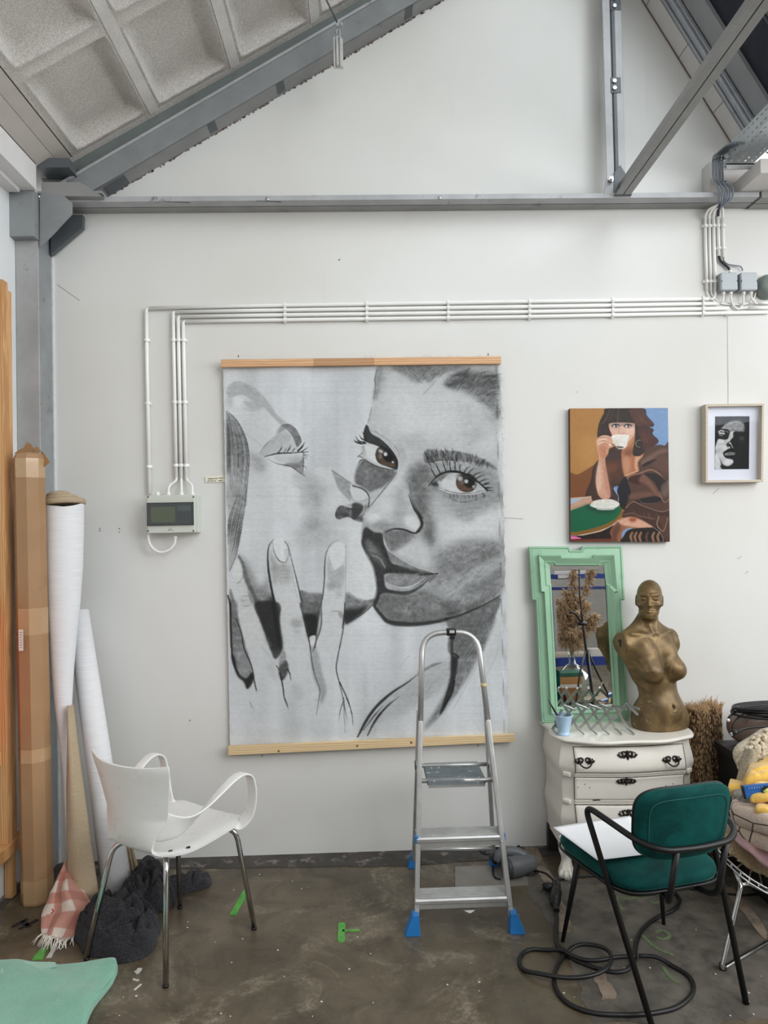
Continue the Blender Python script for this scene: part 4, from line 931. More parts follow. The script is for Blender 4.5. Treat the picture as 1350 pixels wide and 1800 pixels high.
    for (x, y), (dx, dy) in (((700, 1000), (-40, -80)), ((740, 975), (-35, -90)), ((790, 958), (-25, -90)), ((830, 955), (-5, -95)), ((870, 955), (5, -85)), ((905, 960), (20, -70)), ((940, 972), (60, -60)), ((975, 985), (70, -60)), ((1010, 1005), (90, -45)), ((1040, 1025), (90, -40)), ((1070, 1050), (90, -30)), ((1095, 1075), (85, -15)), ((1115, 1095), (80, 0)), ((1130, 1110), (65, 12)), ((1100, 1080), (70, -35)), ((1125, 1105), (60, -10))):
        p.stroke([(x, y), (x+dx*.5-8, y+dy*.6), (x+dx, y+dy)], 42, 7, .95, 1, (1, .1))
    for x in (660, 800, 860, 895): p.stroke([(x, 930), (x+3, 890), (x-4, 860)], 70, 4, .6, 1, (.8, .1))
    p.stroke([(735, 1105), (800, 1132), (900, 1150), (1020, 1150), (1120, 1125)], 214, 6, .9, 2); p.stroke([(780, 1115), (880, 1142), (1000, 1143), (1110, 1120)], 70, 4, .7)
    p.stroke([(810, 1175), (870, 1205), (950, 1218), (1050, 1195), (1130, 1160)], 92, 8, .7, 5, (.2, .2))
    for x in (820, 850, 880, 980, 1010, 1040): p.stroke([(x, 1155), (x+8, 1170), (x+2, 1186)], 70, 5, .7, 1, (1, .2))
    p.stroke([(1100, 1145), (1118, 1165), (1112, 1190)], 50, 7, .8, 1, (1, .2))
    V4()
    # nose
    p.fill([(140, 205), (200, 150), (290, 50), (380, 0), (500, 0), (540, 130), (580, 220), (602, 290), (560, 352), (460, 310), (340, 330), (270, 362), (160, 300)], 202, 8, .95)
    p.fill([(390, 0), (440, 0), (500, 130), (460, 260), (370, 260), (380, 130)], 170, 22, .8); p.fill([(470, 230), (540, 215), (590, 280), (560, 330), (490, 290)], 223, 8, .95); p.ell((225, 230), 55, 36, 222, blur=14, a=.8); p.ell((330, 140), 60, 60, 212, blur=20, a=.7)
    p.fill([(150, 260), (190, 290), (260, 258), (340, 265), (470, 290), (400, 320), (280, 350), (170, 310)], 148, 10, .85, tex=.25); p.ell((572, 300), 12, 14, 226, blur=4)
    p.stroke([(505, 40), (545, 150), (590, 215), (612, 290), (570, 350)], 52, 20, .9, 7, (.15, .5)); p.fill([(590, 210), (625, 270), (610, 330), (580, 350), (606, 290)], 54, 6, .85)
    p.fill([(290, 365), (350, 330), (450, 330), (545, 372), (480, 440), (390, 500), (345, 490), (310, 430)], 104, 9, .95, tex=.35); p.fill([(380, 460), (480, 400), (560, 380), (480, 450), (400, 500)], 150, 10, .6)
    p.stroke([(310, 352), (380, 325), (460, 330), (555, 360), (600, 335)], 44, 13, .9, 4, (.3, .5)); p.stroke([(380, 345), (440, 335), (490, 348)], 150, 6, .7, 3)
    p.ell((335, 375), 14, 14, 140, blur=5)
    # mouth: one dark mass, lighter lips on it
    p.fill([(150, 308), (220, 350), (285, 362), (300, 440), (330, 510), (365, 600), (420, 620), (560, 655), (712, 692), (640, 708), (340, 690), (305, 730), (335, 820), (480, 852), (300, 850), (262, 900), (235, 955), (214, 945), (245, 820), (220, 650), (170, 545), (122, 460), (125, 385)], 48, 4, .97, tex=.2)
    p.fill([(150, 408), (215, 445), (290, 540), (325, 620), (300, 650), (240, 598), (165, 515)], 116, 8, .9, tex=.3); p.fill([(160, 420), (200, 440), (230, 500), (200, 520)], 150, 12, .7); p.stroke([(210, 540), (270, 570), (310, 640)], 178, 8, .7, 4)
    p.fill([(335, 495), (440, 575), (560, 640), (725, 692), (600, 682), (440, 625), (362, 585)], 128, 5, .95, tex=.3); p.stroke([(300, 385), (308, 440), (340, 500)], 210, 7, .9, 2, (.3, 1)); p.stroke([(345, 505), (440, 570), (560, 632), (735, 690)], 200, 6, .85, 3); p.fill([(400, 590), (500, 630), (560, 650), (480, 650)], 165, 8, .5)
    p.fill([(315, 715), (400, 690), (520, 690), (640, 690), (652, 730), (580, 790), (440, 816), (340, 780)], 128, 5, .95, tex=.35); p.stroke([(325, 770), (430, 806), (540, 790), (640, 722)], 208, 15, .85, 6, (.3, .3))
    p.fur([(340, 710), (560, 690), (620, 720), (420, 780)], -1.2, 26, 36, 185, 5, .6, 63); p.fill([(655, 700), (742, 690), (680, 762), (655, 740)], 122, 5, .85); p.stroke([(600, 700), (700, 692), (742, 690)], 40, 7, .9)
    p.stroke([(320, 830), (400, 845), (490, 850), (590, 805), (660, 745)], 66, 26, .8, 9, (.8, .2))
    p.stroke([(280, 1118), (440, 1122), (560, 1118)], 150, 3, .4); p.stroke([(1265, 0), (1266, 500), (1290, 720), (1295, 880)], 190, 3, .5)
    # ---------------- neck and shoulder
    p.fill([(815, 1078), (1000, 1010), (1250, 885), (1210, 1040), (1150, 1150), (1090, 1345), (840, 1345), (838, 1150)], 104, 6, .95, tex=.3); p.fill([(775, 1095), (810, 1080), (815, 1130), (780, 1140)], 178, 8, .7, tex=.4)
    V6()
    p.fill([(60, 1020), (120, 880), (210, 760), (350, 640), (560, 490), (700, 420), (815, 385), (830, 520), (720, 660), (600, 720), (420, 850), (260, 900), (180, 970)], 176, 20, .8, tex=.35); p.fur([(300, 700), (800, 400), (800, 560), (500, 860)], 2.5, 150, 70, 160, 4, .35, 71); p.ell((380, 820), 90, 50, 196, blur=28, a=.5)
    p.fill([(830, 60), (1180, 0), (1185, 110), (1090, 310), (990, 500), (890, 650), (790, 790), (700, 890), (610, 975), (640, 900), (720, 780), (790, 640), (828, 500), (832, 200)], 112, 9, .93, tex=.35)
    p.fur([(850, 80), (1170, 20), (1080, 320), (900, 620), (700, 880), (840, 560)], 2.05, 190, 90, 110, 6, .4, 72, da=.12, spread=55); p.hatch([(1130, 60), (1000, 260), (880, 480)], [(1190, 90), (1080, 330), (900, 640)], 8, 180, 6, .5, seed=73)
    p.fill([(832, 180), (848, 160), (850, 340), (890, 360), (872, 520), (842, 640), (780, 790), (735, 845), (790, 660), (828, 500)], 42, 6, .92, tex=.2); p.stroke([(860, 560), (840, 660), (770, 790), (735, 850)], 42, 12, .85, 4, (1, .1)); p.stroke([(850, 330), (880, 345), (900, 365)], 46, 12, .8, 4)
    p.fill([(1180, 120), (1280, 60), (1280, 300), (1200, 420), (1100, 400)], 190, 30, .5); p.stroke([(1170, 150), (1080, 380), (960, 600), (850, 800)], 176, 6, .5, 4); p.stroke([(1240, 260), (1180, 420), (1060, 640)], 188, 10, .4, 6)
    for q, w in (([(42, 1035), (110, 900), (200, 780), (330, 665), (460, 580), (570, 495)], 20), ([(60, 1010), (160, 840), (290, 700)], 10), ([(125, 1025), (190, 900), (280, 790), (400, 690)], 16), ([(160, 960), (230, 850), (320, 740)], 8), ([(90, 980), (180, 860), (260, 770)], 8)): p.stroke(q, 52, w, .85, 5, (.5, .1))
    p.stroke([(560, 495), (680, 430), (760, 405)], 110, 20, .6, 10, (.8, .1)); p.stroke([(400, 450), (450, 380), (480, 350)], 150, 3, .5); p.stroke([(220, 740), (240, 700), (330, 560)], 170, 3, .4)
    p.stroke([(180, 1030), (190, 960), (175, 930)], 150, 4, .4); p.stroke([(600, 1010), (760, 1000), (930, 975)], 226, 8, .5, 4)
    # linen weave and dry-brush breakup
    row = np.random.RandomState(3).rand(H, 1)*1.0; row = (row+np.roll(row, 1, 0))/2-.5
    lum = p.im.mean(2)
    w1 = row*(vnoise(H, W, 26, 31)*9+2)+(np.random.RandomState(4).rand(H, W)-.5)*5+(vnoise(H, W, 2.2, 32, 2.5, .8)-.5)*9
    p.im += (w1*(.45+.55*lum/200))[..., None]
    sm = np.clip(1-np.abs(lum-135)/75, 0, 1)
    g = (vnoise(H, W, 7, 41, 1.6, .8)-.5)*26+(vnoise(H, W, 3, 42, .8, 1.6)-.5)*22+(vnoise(H, W, 16, 43)-.5)*18
    p.im += (g*sm)[..., None]
_bigface(PB)
M_CANVAS = paint_mat('charcoal_on_canvas', .78, .16, 420.)
YC = YW-.022
canvas = thing('canvas_painting', ((aty(640, 980, YC)).x, YC, aty(640, 1325, YC).z), 'large charcoal painting of two faces on loose canvas hung between wooden battens', 'painting')
cc = [aty(392, 641, YC), aty(880, 637, YC), aty(404, 1316, YC), aty(894, 1299, YC)]
def _wave(u, v):
    y = .006*np.sin(u*21+2*v)*np.exp(-((v-.1)/.5)**2)+.005*np.sin(u*11+1)*v+.003*np.sin(v*9+u*4)
    y -= .006*(u > .985)*np.sin(v*60)
    edge = np.where(u > .999, 1., 0.)*(.0025*np.sin(v*170)+.002*np.sin(v*61+1)); edge -= np.where(u < .001, 1., 0.)*(.001*np.sin(v*150))
    return np.stack([edge, y-.002, 0*u], -1)
adopt(picture_mesh('canvas', PB, M_CANVAS, cc, 470, 650, _wave, 1.05), canvas)
def pine(name, a, b, joints=True, up=False):
    t = NT(name); v = t.coord('Object')
    w = t.n('ShaderNodeTexWave', wave_type='BANDS', bands_direction='X' if up else 'Z'); w.inputs['Scale'].default_value = 14; w.inputs['Distortion'].default_value = 7; w.inputs['Detail'].default_value = 3; w.inputs['Detail Scale'].default_value = 1.2
    t.l(t.coord('Object', (2.2, 1, .16) if up else (.16, 1, 2.2)), w.inputs[0]); c = t.mix(t.ramp(w.outputs[1], [(.2, 0.), (.8, .8)]), a, b)
    if joints:
        vo = t.n('ShaderNodeTexVoronoi', feature='F1'); vo.inputs['Scale'].default_value = 3.2; t.l(t.coord('Object', (1, .01, .01)), vo.inputs['Vector'])
        sp = t.n('ShaderNodeSeparateColor'); t.l(vo.outputs['Color'], sp.inputs[0])
        c = t.mix(t.ramp(sp.outputs[0], [(.55, 0.), (.57, .55)], 'LINEAR'), c, tuple(x*.62 for x in b))
    t.set(Base_Color=c, Roughness=.5); return t.m
M_PINE = pine('finger_jointed_pine', srgb(226, 184, 142), srgb(196, 144, 100)); M_PINE2 = pine('pale_spruce', srgb(232, 208, 168), srgb(212, 180, 132), False)
def batten(y0, y1, Y0, Y1, m, label):
    (xa, ya), (xb, yb) = y0; a = aty(xa, ya, Y0); b = aty(xb, yb, Y0); (xc, yc), (xd, yd) = y1; c = aty(xc, yc, Y0); d = aty(xd, yd, Y0)
    mb = MB().hexa([c, d, b, a], [p+Vector((0, Y1-Y0, 0)) for p in (c, d, b, a)]); o = link('batten', mb, m, canvas, bevel=.0015); o['label'] = label; return o
batten(((388, 632), (881, 626)), ((388, 645), (881, 639)), YW-.05, YW-.026, M_PINE, 'orange pine batten along the top edge')
batten(((401, 1313), (905, 1291)), ((401, 1328), (906, 1304)), YW-.055, YW-.028, M_PINE2, 'pale batten along the bottom edge')
for x, y in ((419, 628), (858, 625), (461, 1327), (840, 1309)): link('nail', MB().cyl(aty(x, y, YW-.04), aty(x, y-4 if y < 900 else y+3, YW-.04), .0022, 8), M_NAIL, canvas)
for x, y in ((628, 1311), (723, 1305), (490, 1320)): link('knot', MB().lathe([(.0001, 0), (.006, .0003), (.0001, .0006)], 10, aty(x, y, YW-.0552), (0, -1, 0)), mat('dark_knot', srgb(160, 118, 80), .6), canvas)
# loose threads of the cut canvas edge
mbf = MB(); rf = random.Random(9)
for k in range(110):
    s_ = rf.random(); side = rf.choice(['r', 'r', 'r', 't', 'l'])
    if side == 'r': p = cc[1].lerp(cc[3], s_); q = p+Vector((rf.uniform(.004, .02), -.002, rf.uniform(-.012, .012)))
    elif side == 'l': p = cc[0].lerp(cc[2], s_); q = p+Vector((-rf.uniform(.002, .007), -.002, rf.uniform(-.012, .006)))
    else: p = cc[0].lerp(cc[1], .5+.48*s_)+Vector((0, .0, .032)); q = p+Vector((rf.uniform(-.02, .02), -.002, rf.uniform(.003, .014)))
    mbf.tube([p, (p+q)/2+Vector((0, -.002, rf.uniform(-.004, .004))), q], .0006, 4)
o = link('frayed_threads', mbf, mat('linen_thread', srgb(206, 204, 196), .9), canvas); o['kind'] = 'stuff'
# ------------------------------------------------------------------ stretched canvas: woman drinking from a white cup
PW = Paint(994, 712, 192, 250, 1.6, (172, 124, 70))
def _woman(p):
    p.view(990, 705, 6.75)
    BR = lambda k=1.: (84*k, 60*k, 52*k)
    p.fill([(60, 80), (560, 80), (420, 400), (410, 740), (330, 790), (200, 860), (60, 860)], (178, 132, 76), 1, tex=.12, smooth=False); p.ell((300, 600), 130, 200, (196, 150, 92), blur=40, a=.6)
    p.fill([(60, 862), (160, 872), (250, 830), (360, 760), (420, 740), (380, 900), (260, 1140), (60, 1150)], (124, 78, 46), 3, tex=.15)
    p.fill([(880, 70), (1280, 70), (1280, 620), (1100, 560), (1000, 300)], (128, 164, 208), 1, smooth=False, tex=.1)
    p.fill([(560, 1020), (680, 980), (680, 1220), (600, 1220)], (122, 152, 206), 1, smooth=False)
    # brown satin blouse
    p.fill([(415, 700), (520, 660), (560, 560), (700, 560), (720, 900), (680, 1000), (600, 1030), (650, 1200), (340, 1180), (260, 1130), (330, 930), (350, 800)], (66, 46, 40), 2)
    p.fill([(530, 690), (700, 690), (690, 930), (600, 960), (530, 900)], (96, 62, 44), 12, .8); p.fill([(530, 640), (690, 600), (690, 690), (540, 690)], (70, 56, 54), 6); p.fill([(530, 760), (640, 740), (620, 830), (540, 850)], (120, 76, 50), 10, .8)
    p.fill([(1000, 560), (1120, 520), (1200, 530), (1265, 580), (1290, 1680), (1180, 1690), (1150, 1500), (1060, 1490), (700, 1380), (760, 1250), (650, 1220), (650, 1040), (730, 890), (890, 830), (890, 700)], (84, 60, 52), 2)
    p.fill([(940, 700), (1080, 610), (1200, 560), (1250, 600), (1130, 640), (1000, 740), (930, 760)], (128, 100, 86), 8, .9); p.fill([(960, 740), (1080, 690), (1110, 700), (1000, 760), (940, 780)], (34, 26, 26), 4); p.fill([(1090, 700), (1200, 640), (1264, 700), (1264, 860), (1150, 820), (1060, 760)], (104, 76, 66), 10, .9)
    p.stroke([(760, 920), (800, 880), (900, 860), (1030, 815), (1120, 850), (1200, 930)], (150, 118, 100), 14, .9, 4)
    p.fill([(770, 930), (860, 880), (930, 880), (990, 960), (900, 990), (800, 960)], (70, 36, 30), 6); p.fill([(960, 870), (1100, 860), (1230, 960), (1200, 1060), (1140, 1060), (1080, 960)], (38, 30, 30), 5); p.fill([(930, 880), (1000, 900), (1130, 1080), (1180, 1180), (1090, 1110), (1000, 1000), (900, 960)], (134, 96, 80), 8, .9)
    p.fill([(640, 1060), (730, 900), (780, 1000), (800, 1100), (760, 1200), (730, 1290), (670, 1240)], (26, 26, 36), 3); p.fill([(800, 1100), (1000, 1080), (1100, 1110), (900, 1150), (780, 1160)], (120, 88, 74), 8, .9); p.fill([(860, 1180), (1100, 1130), (1180, 1200), (1000, 1220)], (34, 28, 30), 4); p.stroke([(900, 1170), (950, 1210), (1100, 1210), (1180, 1180)], (110, 100, 96), 8, .8, 4)
    p.fill([(1160, 1010), (1262, 940), (1262, 1080), (1190, 1140)], (120, 104, 94), 8, .8); p.stroke([(1140, 1090), (1200, 1200), (1262, 1160)], (140, 112, 98), 12, .8, 4)
    p.fill([(700, 1370), (760, 1250), (830, 1195), (1000, 1250), (1160, 1300), (1270, 1290), (1270, 1360), (1150, 1370), (1180, 1550), (1050, 1490), (880, 1360)], (74, 50, 42), 3); p.stroke([(740, 1270), (830, 1195), (940, 1240), (1150, 1310), (1260, 1290)], (150, 122, 108), 9, .85, 3); p.stroke([(720, 1350), (820, 1330), (900, 1360), (1080, 1400)], (140, 110, 96), 9, .8, 3)
    p.hatch([(780, 1270), (800, 1300), (820, 1340)], [(1100, 1320), (1120, 1380), (1140, 1480)], 9, (110, 78, 66), 12, .7, seed=2); p.stroke([(1135, 1370), (1115, 1470), (1190, 1540), (1240, 1390)], (170, 150, 138), 9, .85, 3); p.fill([(1140, 1390), (1230, 1390), (1190, 1530)], (96, 62, 48), 6, .8)
    # neckline, throat, face
    p.fill([(700, 570), (830, 540), (840, 640), (960, 620), (900, 680), (880, 760), (892, 830), (740, 895), (700, 760)], (176, 118, 88), 4); p.fill([(700, 720), (760, 640), (800, 740), (770, 860), (740, 890)], (205, 160, 130), 12, .7); p.fill([(860, 650), (950, 640), (880, 740), (890, 820), (850, 800)], (222, 180, 150), 6, .8); p.fill([(730, 590), (840, 560), (830, 640), (740, 650)], (128, 84, 64), 12, .8); p.stroke([(740, 885), (820, 850), (895, 828)], (232, 200, 176), 6, .9)
    p.fill([(545, 280), (560, 262), (700, 250), (840, 268), (850, 330), (840, 420), (810, 490), (760, 540), (690, 560), (600, 500), (555, 400)], (222, 186, 170), 3); p.fill([(550, 340), (600, 380), (590, 420), (560, 420)], (226, 160, 150), 10, .8); p.fill([(770, 480), (840, 390), (830, 480), (760, 545)], (186, 130, 104), 8, .9); p.stroke([(780, 470), (838, 395)], (236, 210, 190), 6, .8); p.fill([(720, 310), (830, 320), (800, 400), (740, 370)], (236, 206, 190), 12, .6); p.fill([(560, 268), (840, 268), (840, 290), (560, 290)], (120, 100, 100), 8, .7); p.stroke([(675, 320), (660, 375), (700, 392), (720, 380)], (186, 140, 124), 8, .7, 3)
    for cx in (622, 768):
        p.ell((cx, 296), 46, 24, (92, 76, 74), blur=6, a=.8); p.ell((cx, 297), 34, 16, (232, 228, 226), blur=2); p.ell((cx+6, 294), 15, 17, (36, 32, 36), blur=2); p.ell((cx+12, 290), 5, 5, (230, 230, 230), blur=1); p.stroke([(cx-44, 300), (cx-10, 276), (cx+44, 290)], (26, 22, 24), 10, .9)
    # hair
    p.fill([(530, 84), (940, 84), (990, 170), (1075, 270), (1060, 305), (1020, 310), (1075, 340), (1060, 390), (1125, 460), (1110, 510), (1000, 560), (930, 640), (880, 655), (830, 640), (830, 560), (850, 470), (850, 300), (830, 262), (560, 262), (548, 330), (570, 420), (420, 440), (408, 350), (430, 250), (480, 150)], (46, 36, 34), 2)
    p.fill([(780, 100), (940, 90), (1000, 190), (1075, 275), (1000, 300), (880, 300), (840, 220)], (92, 58, 48), 6, .95); p.fill([(900, 320), (1060, 330), (1050, 400), (1125, 460), (1100, 510), (960, 580), (940, 480), (900, 420)], (84, 52, 46), 6, .95)
    p.hatch([(560, 90), (520, 180), (440, 280)], [(660, 90), (650, 180), (640, 260)], 8, (104, 80, 70), 5, .6, seed=3); p.hatch([(790, 100), (850, 240), (960, 310)], [(930, 95), (980, 190), (1060, 290)], 9, (128, 88, 72), 6, .7, seed=4); p.hatch([(900, 330), (930, 450), (960, 580)], [(1040, 330), (1060, 420), (1110, 480)], 10, (120, 82, 70), 6, .7, seed=5); p.hatch([(430, 260), (420, 340), (440, 430)], [(520, 260), (500, 340), (540, 420)], 6, (90, 72, 66), 5, .6, seed=6)
    p.stroke([(660, 86), (650, 170), (642, 258)], (120, 100, 92), 6, .8); p.stroke([(550, 100), (500, 230), (430, 280)], (140, 112, 96), 7, .8, taper=(.3, .3))
    p.stroke([(920, 465), (880, 470), (862, 510), (880, 540), (910, 545)], (150, 150, 140), 6, .9, 2)
    # cup
    p.fill([(580, 420), (640, 398), (720, 398), (778, 415), (770, 470), (740, 550), (690, 570), (640, 555), (600, 490)], (232, 231, 224), 2); p.fill([(600, 470), (640, 555), (690, 568), (660, 520), (640, 450)], (204, 202, 192), 10, .7); p.fill([(635, 535), (700, 540), (720, 548), (700, 558), (650, 555)], (90, 78, 74), 3); p.stroke([(575, 425), (640, 402), (720, 400), (778, 412)], (250, 250, 246), 5, .9); p.stroke([(580, 440), (560, 470), (600, 500)], (240, 238, 232), 9, .9)
    # hand and forearm
    p.fill([(392, 480), (420, 430), (480, 404), (560, 420), (580, 460), (575, 510), (590, 545), (540, 560), (530, 620), (500, 660), (505, 760), (530, 900), (560, 1080), (550, 1150), (480, 1165), (420, 1120), (390, 1000), (386, 900), (410, 760), (420, 660), (400, 560)], (212, 166, 142), 3)
    p.fill([(400, 480), (440, 440), (540, 430), (480, 470), (420, 520)], (234, 204, 184), 8, .8); p.fill([(430, 540), (520, 530), (500, 640), (440, 670)], (186, 126, 96), 10, .8); p.fill([(480, 700), (510, 780), (540, 960), (560, 1080), (545, 1140), (510, 1000)], (180, 124, 104), 14, .8); p.fill([(410, 760), (450, 760), (450, 1000), (430, 1100), (395, 980)], (232, 202, 184), 16, .7)
    for q in ([(420, 440), (500, 430), (575, 450)], [(400, 490), (480, 470), (580, 510)], [(430, 530), (500, 500), (585, 545)]): p.stroke(q, (150, 96, 78), 6, .8, 3, (.3, .3)); p.stroke([(x, y-12) for x, y in q], (240, 214, 196), 7, .7, 3, (.3, .3))
    p.stroke([(480, 580), (500, 630), (460, 680)], (140, 92, 70), 5, .7); p.ell((555, 520), 18, 10, (236, 226, 218), .6, 3)
    # saucer, table, newspaper
    p.fill([(72, 1150), (330, 1130), (345, 1180), (300, 1220), (80, 1310), (70, 1250)], (196, 164, 146), 2, smooth=False); p.fill([(72, 1165), (230, 1150), (160, 1190), (80, 1230)], (164, 190, 214), 3, smooth=False); p.hatch([(90, 1290), (200, 1230)], [(110, 1310), (330, 1200)], 5, (130, 96, 84), 7, .7, seed=7); p.stroke([(75, 1155), (240, 1145), (330, 1132)], (216, 190, 160), 9, .9)
    p.fill([(72, 1350), (200, 1270), (330, 1220), (480, 1220), (640, 1230), (700, 1290), (705, 1350), (640, 1430), (520, 1500), (330, 1570), (160, 1592), (72, 1590)], (134, 98, 44), 2); p.stroke([(80, 1595), (200, 1592), (400, 1550), (560, 1490), (660, 1410)], (226, 216, 208), 8, .9)
    p.fill([(72, 1325), (200, 1262), (340, 1215), (480, 1215), (620, 1225), (680, 1265), (682, 1320), (600, 1410), (450, 1480), (260, 1530), (72, 1540)], (10, 104, 74), 2, tex=.1); p.fill([(250, 1240), (420, 1250), (620, 1290), (560, 1330), (380, 1310)], (22, 62, 52), 14, .8)
    p.fill([(320, 1225), (380, 1180), (470, 1165), (580, 1168), (660, 1205), (660, 1240), (590, 1275), (430, 1275), (340, 1255)], (232, 230, 224), 2); p.fill([(400, 1268), (600, 1268), (580, 1292), (430, 1292)], (206, 204, 198), 3); p.stroke([(390, 1230), (480, 1246), (600, 1226)], (196, 192, 184), 5, .6, 3)
    p.fill([(72, 1595), (230, 1595), (450, 1550), (600, 1470), (620, 1560), (600, 1640), (72, 1650)], (32, 22, 24), 2, smooth=False); p.fill([(78, 1600), (150, 1605), (225, 1632), (80, 1640)], (240, 130, 184), 2, smooth=False); p.fill([(72, 1640), (600, 1630), (720, 1690), (72, 1700)], (110, 56, 40), 3, smooth=False)
    # lower arm, cuff and strap
    p.fill([(560, 1540), (640, 1430), (760, 1380), (880, 1390), (1000, 1450), (1065, 1495), (1000, 1525), (800, 1500), (720, 1530), (700, 1600), (720, 1690), (600, 1690), (570, 1610)], (150, 104, 82), 3); p.fill([(660, 1420), (780, 1375), (900, 1400), (1062, 1494), (1000, 1524), (860, 1500), (700, 1470)], (222, 178, 156), 5, .95); p.fill([(780, 1390), (870, 1390), (850, 1430), (800, 1430)], (150, 76, 48), 8, .9); p.fill([(580, 1530), (660, 1450), (680, 1520), (640, 1600), (640, 1690), (590, 1680)], (96, 62, 50), 8, .8)
    p.fill([(700, 1560), (760, 1510), (820, 1510), (740, 1560), (700, 1640)], (132, 164, 206), 3); p.fill([(710, 1690), (720, 1600), (800, 1520), (1060, 1500), (1140, 1530), (1185, 1620), (1180, 1695)], (30, 26, 28), 3)
    for k, x in enumerate((800, 850, 905, 985, 1060, 1120)): p.stroke([(x+20, 1560), (x, 1610), (x+16, 1670)], (168, 128, 98) if k != 3 else (110, 80, 66), 26, .85, 4, (.7, .7))
    p.stroke([(1070, 1500), (1150, 1560), (1186, 1640), (1180, 1695)], (200, 190, 180), 5, .8)
    p.stroke([(600, 1035), (650, 1120), (655, 1190)], (200, 206, 222), 6, .8)
_woman(PW)
M_OIL = paint_mat('oil_on_canvas', .42, .05, 900.)
Yw = YW-.032
ww = [aty(1002, 718, Yw), aty(1174, 717, Yw), aty(1003.5, 952.5, Yw), aty(1177.5, 952.5, Yw)]
wp = thing('stretched_painting', (ww[2]+ww[3])/2+Vector((0, .015, 0)), 'colourful painting of a woman drinking from a white cup at a green table', 'painting')
adopt(picture_mesh('canvas_front', PW, M_OIL, ww, 240, 320, None, .98), wp)
mbw = MB(); q0 = [ww[2], ww[3], ww[1], ww[0]]; mbw.hexa([p+Vector((0, .001, 0)) for p in q0], [Vector((p.x, YW-.003, p.z)) for p in q0])
link('canvas_side', mbw, mat('brown_canvas_edge', srgb(96, 70, 54), .7, var=.3, vscale=14), wp)
# ------------------------------------------------------------------ small framed charcoal face at the right
PS = Paint(1250, 725, 75, 108, 2.6, (40, 40, 42))
def _small(p):
    p.view(1225, 700, 10.8)
    p.fill([(345, 350), (1000, 350), (1000, 1345), (345, 1345)], 34, 0, 1, False, .2)
    p.fill([(420, 640), (470, 560), (580, 470), (740, 420), (880, 470), (905, 590), (880, 640), (720, 640), (690, 700), (600, 620), (520, 590)], 196, 12, .95, tex=.35); p.ell((760, 480), 90, 60, 150, blur=26, a=.5, tex=.5)
    p.fill([(345, 960), (380, 830), (420, 770), (560, 780), (640, 640), (720, 640), (690, 740), (640, 800), (600, 860), (640, 960), (600, 1000), (500, 1060), (560, 1140), (680, 1170), (680, 1240), (600, 1290), (500, 1260), (430, 1130), (370, 1050)], 216, 5, .97, tex=.15); p.fill([(345, 1040), (420, 1100), (460, 1240), (480, 1345), (345, 1345)], 222, 8, .95)
    p.fill([(345, 700), (420, 600), (480, 580), (600, 600), (610, 660), (590, 770), (500, 778), (400, 770), (345, 860)], 44, 6, .95); p.stroke([(410, 640), (460, 615), (515, 630)], 214, 18, .9, 4); p.stroke([(430, 665), (480, 665), (516, 672)], 210, 26, .9, 5); p.stroke([(430, 700), (480, 710)], 150, 22, .7, 6); p.stroke([(545, 625), (600, 650)], 180, 10, .7)
    p.fill([(700, 640), (900, 640), (1000, 600), (1000, 1345), (500, 1345), (460, 1260), (560, 1300), (690, 1230), (700, 1150), (560, 1120), (520, 1060), (640, 960), (680, 860), (640, 800), (690, 740)], 36, 6, .96, tex=.2)
    p.fill([(560, 880), (600, 830), (650, 870), (620, 910), (580, 920)], 40, 4); p.fill([(600, 850), (640, 830), (650, 880)], 190, 4, .9); p.stroke([(650, 870), (680, 940)], 190, 14, .8, 4)
    p.fill([(490, 1040), (560, 980), (640, 950), (690, 990), (740, 1030), (620, 1010), (540, 1050)], 26, 4); p.fill([(520, 1060), (620, 1020), (730, 1040), (690, 1085), (600, 1090), (550, 1090)], 150, 6, .95, tex=.3); p.fill([(540, 1090), (620, 1092), (700, 1080), (680, 1130), (580, 1130)], 24, 4)
    p.ell((600, 1210), 80, 60, 210, blur=14, a=.9, tex=.3); p.fill([(800, 740), (880, 730), (900, 780), (830, 790)], 96, 10, .8); p.ell((850, 830), 60, 26, 64, blur=14, a=.8); p.ell((420, 1000), 40, 70, 160, blur=18, a=.5)
    p.fill([(345, 350), (500, 350), (470, 520), (400, 620), (345, 680)], 62, 12, .8, tex=.4)
_small(PS)
FP = [aty(1235.5, 711, YW-.005), aty(1343, 709.5, YW-.005), aty(1238, 848.5, YW-.005), aty(1341, 846.5, YW-.005)]
fr = thing('picture_frame', (FP[2]+FP[3])/2, 'small charcoal face in a deep pale wooden box frame at the right edge', 'picture')
Yf = YW-.055; f4 = [aty(1240.5, 710.5, Yf), aty(1343.5, 709, Yf), aty(1240.5, 848.5, Yf), aty(1342, 847, Yf)]
M_FRAME = pine('pale_birch_frame', srgb(206, 195, 178), srgb(188, 175, 154), False)
def _fbar(a, b, ins, nm='frame_bar'):
    """one mitred side of the box frame: outer edge a-b, inset vector pair"""
    w = .012; ia, ib = a+ins[0]*w, b+ins[1]*w; back = Vector((0, .05, 0))
    link(nm, MB().hexa([a, b, ib, ia], [p+back for p in (a, b, ib, ia)]), M_FRAME, fr, bevel=.0012)
dxy = lambda sx_, sz: Vector((sx_, 0, sz))
_fbar(f4[0], f4[1], (dxy(1, -1), dxy(-1, -1))); _fbar(f4[1], f4[3], (dxy(-1, -1), dxy(-1, 1))); _fbar(f4[3], f4[2], (dxy(-1, 1), dxy(1, 1))); _fbar(f4[2], f4[0], (dxy(1, 1), dxy(1, -1)))
inn = [f4[0]+dxy(.010, -.010), f4[1]+dxy(-.010, -.010), f4[3]+dxy(-.010, .010), f4[2]+dxy(.010, .010)]
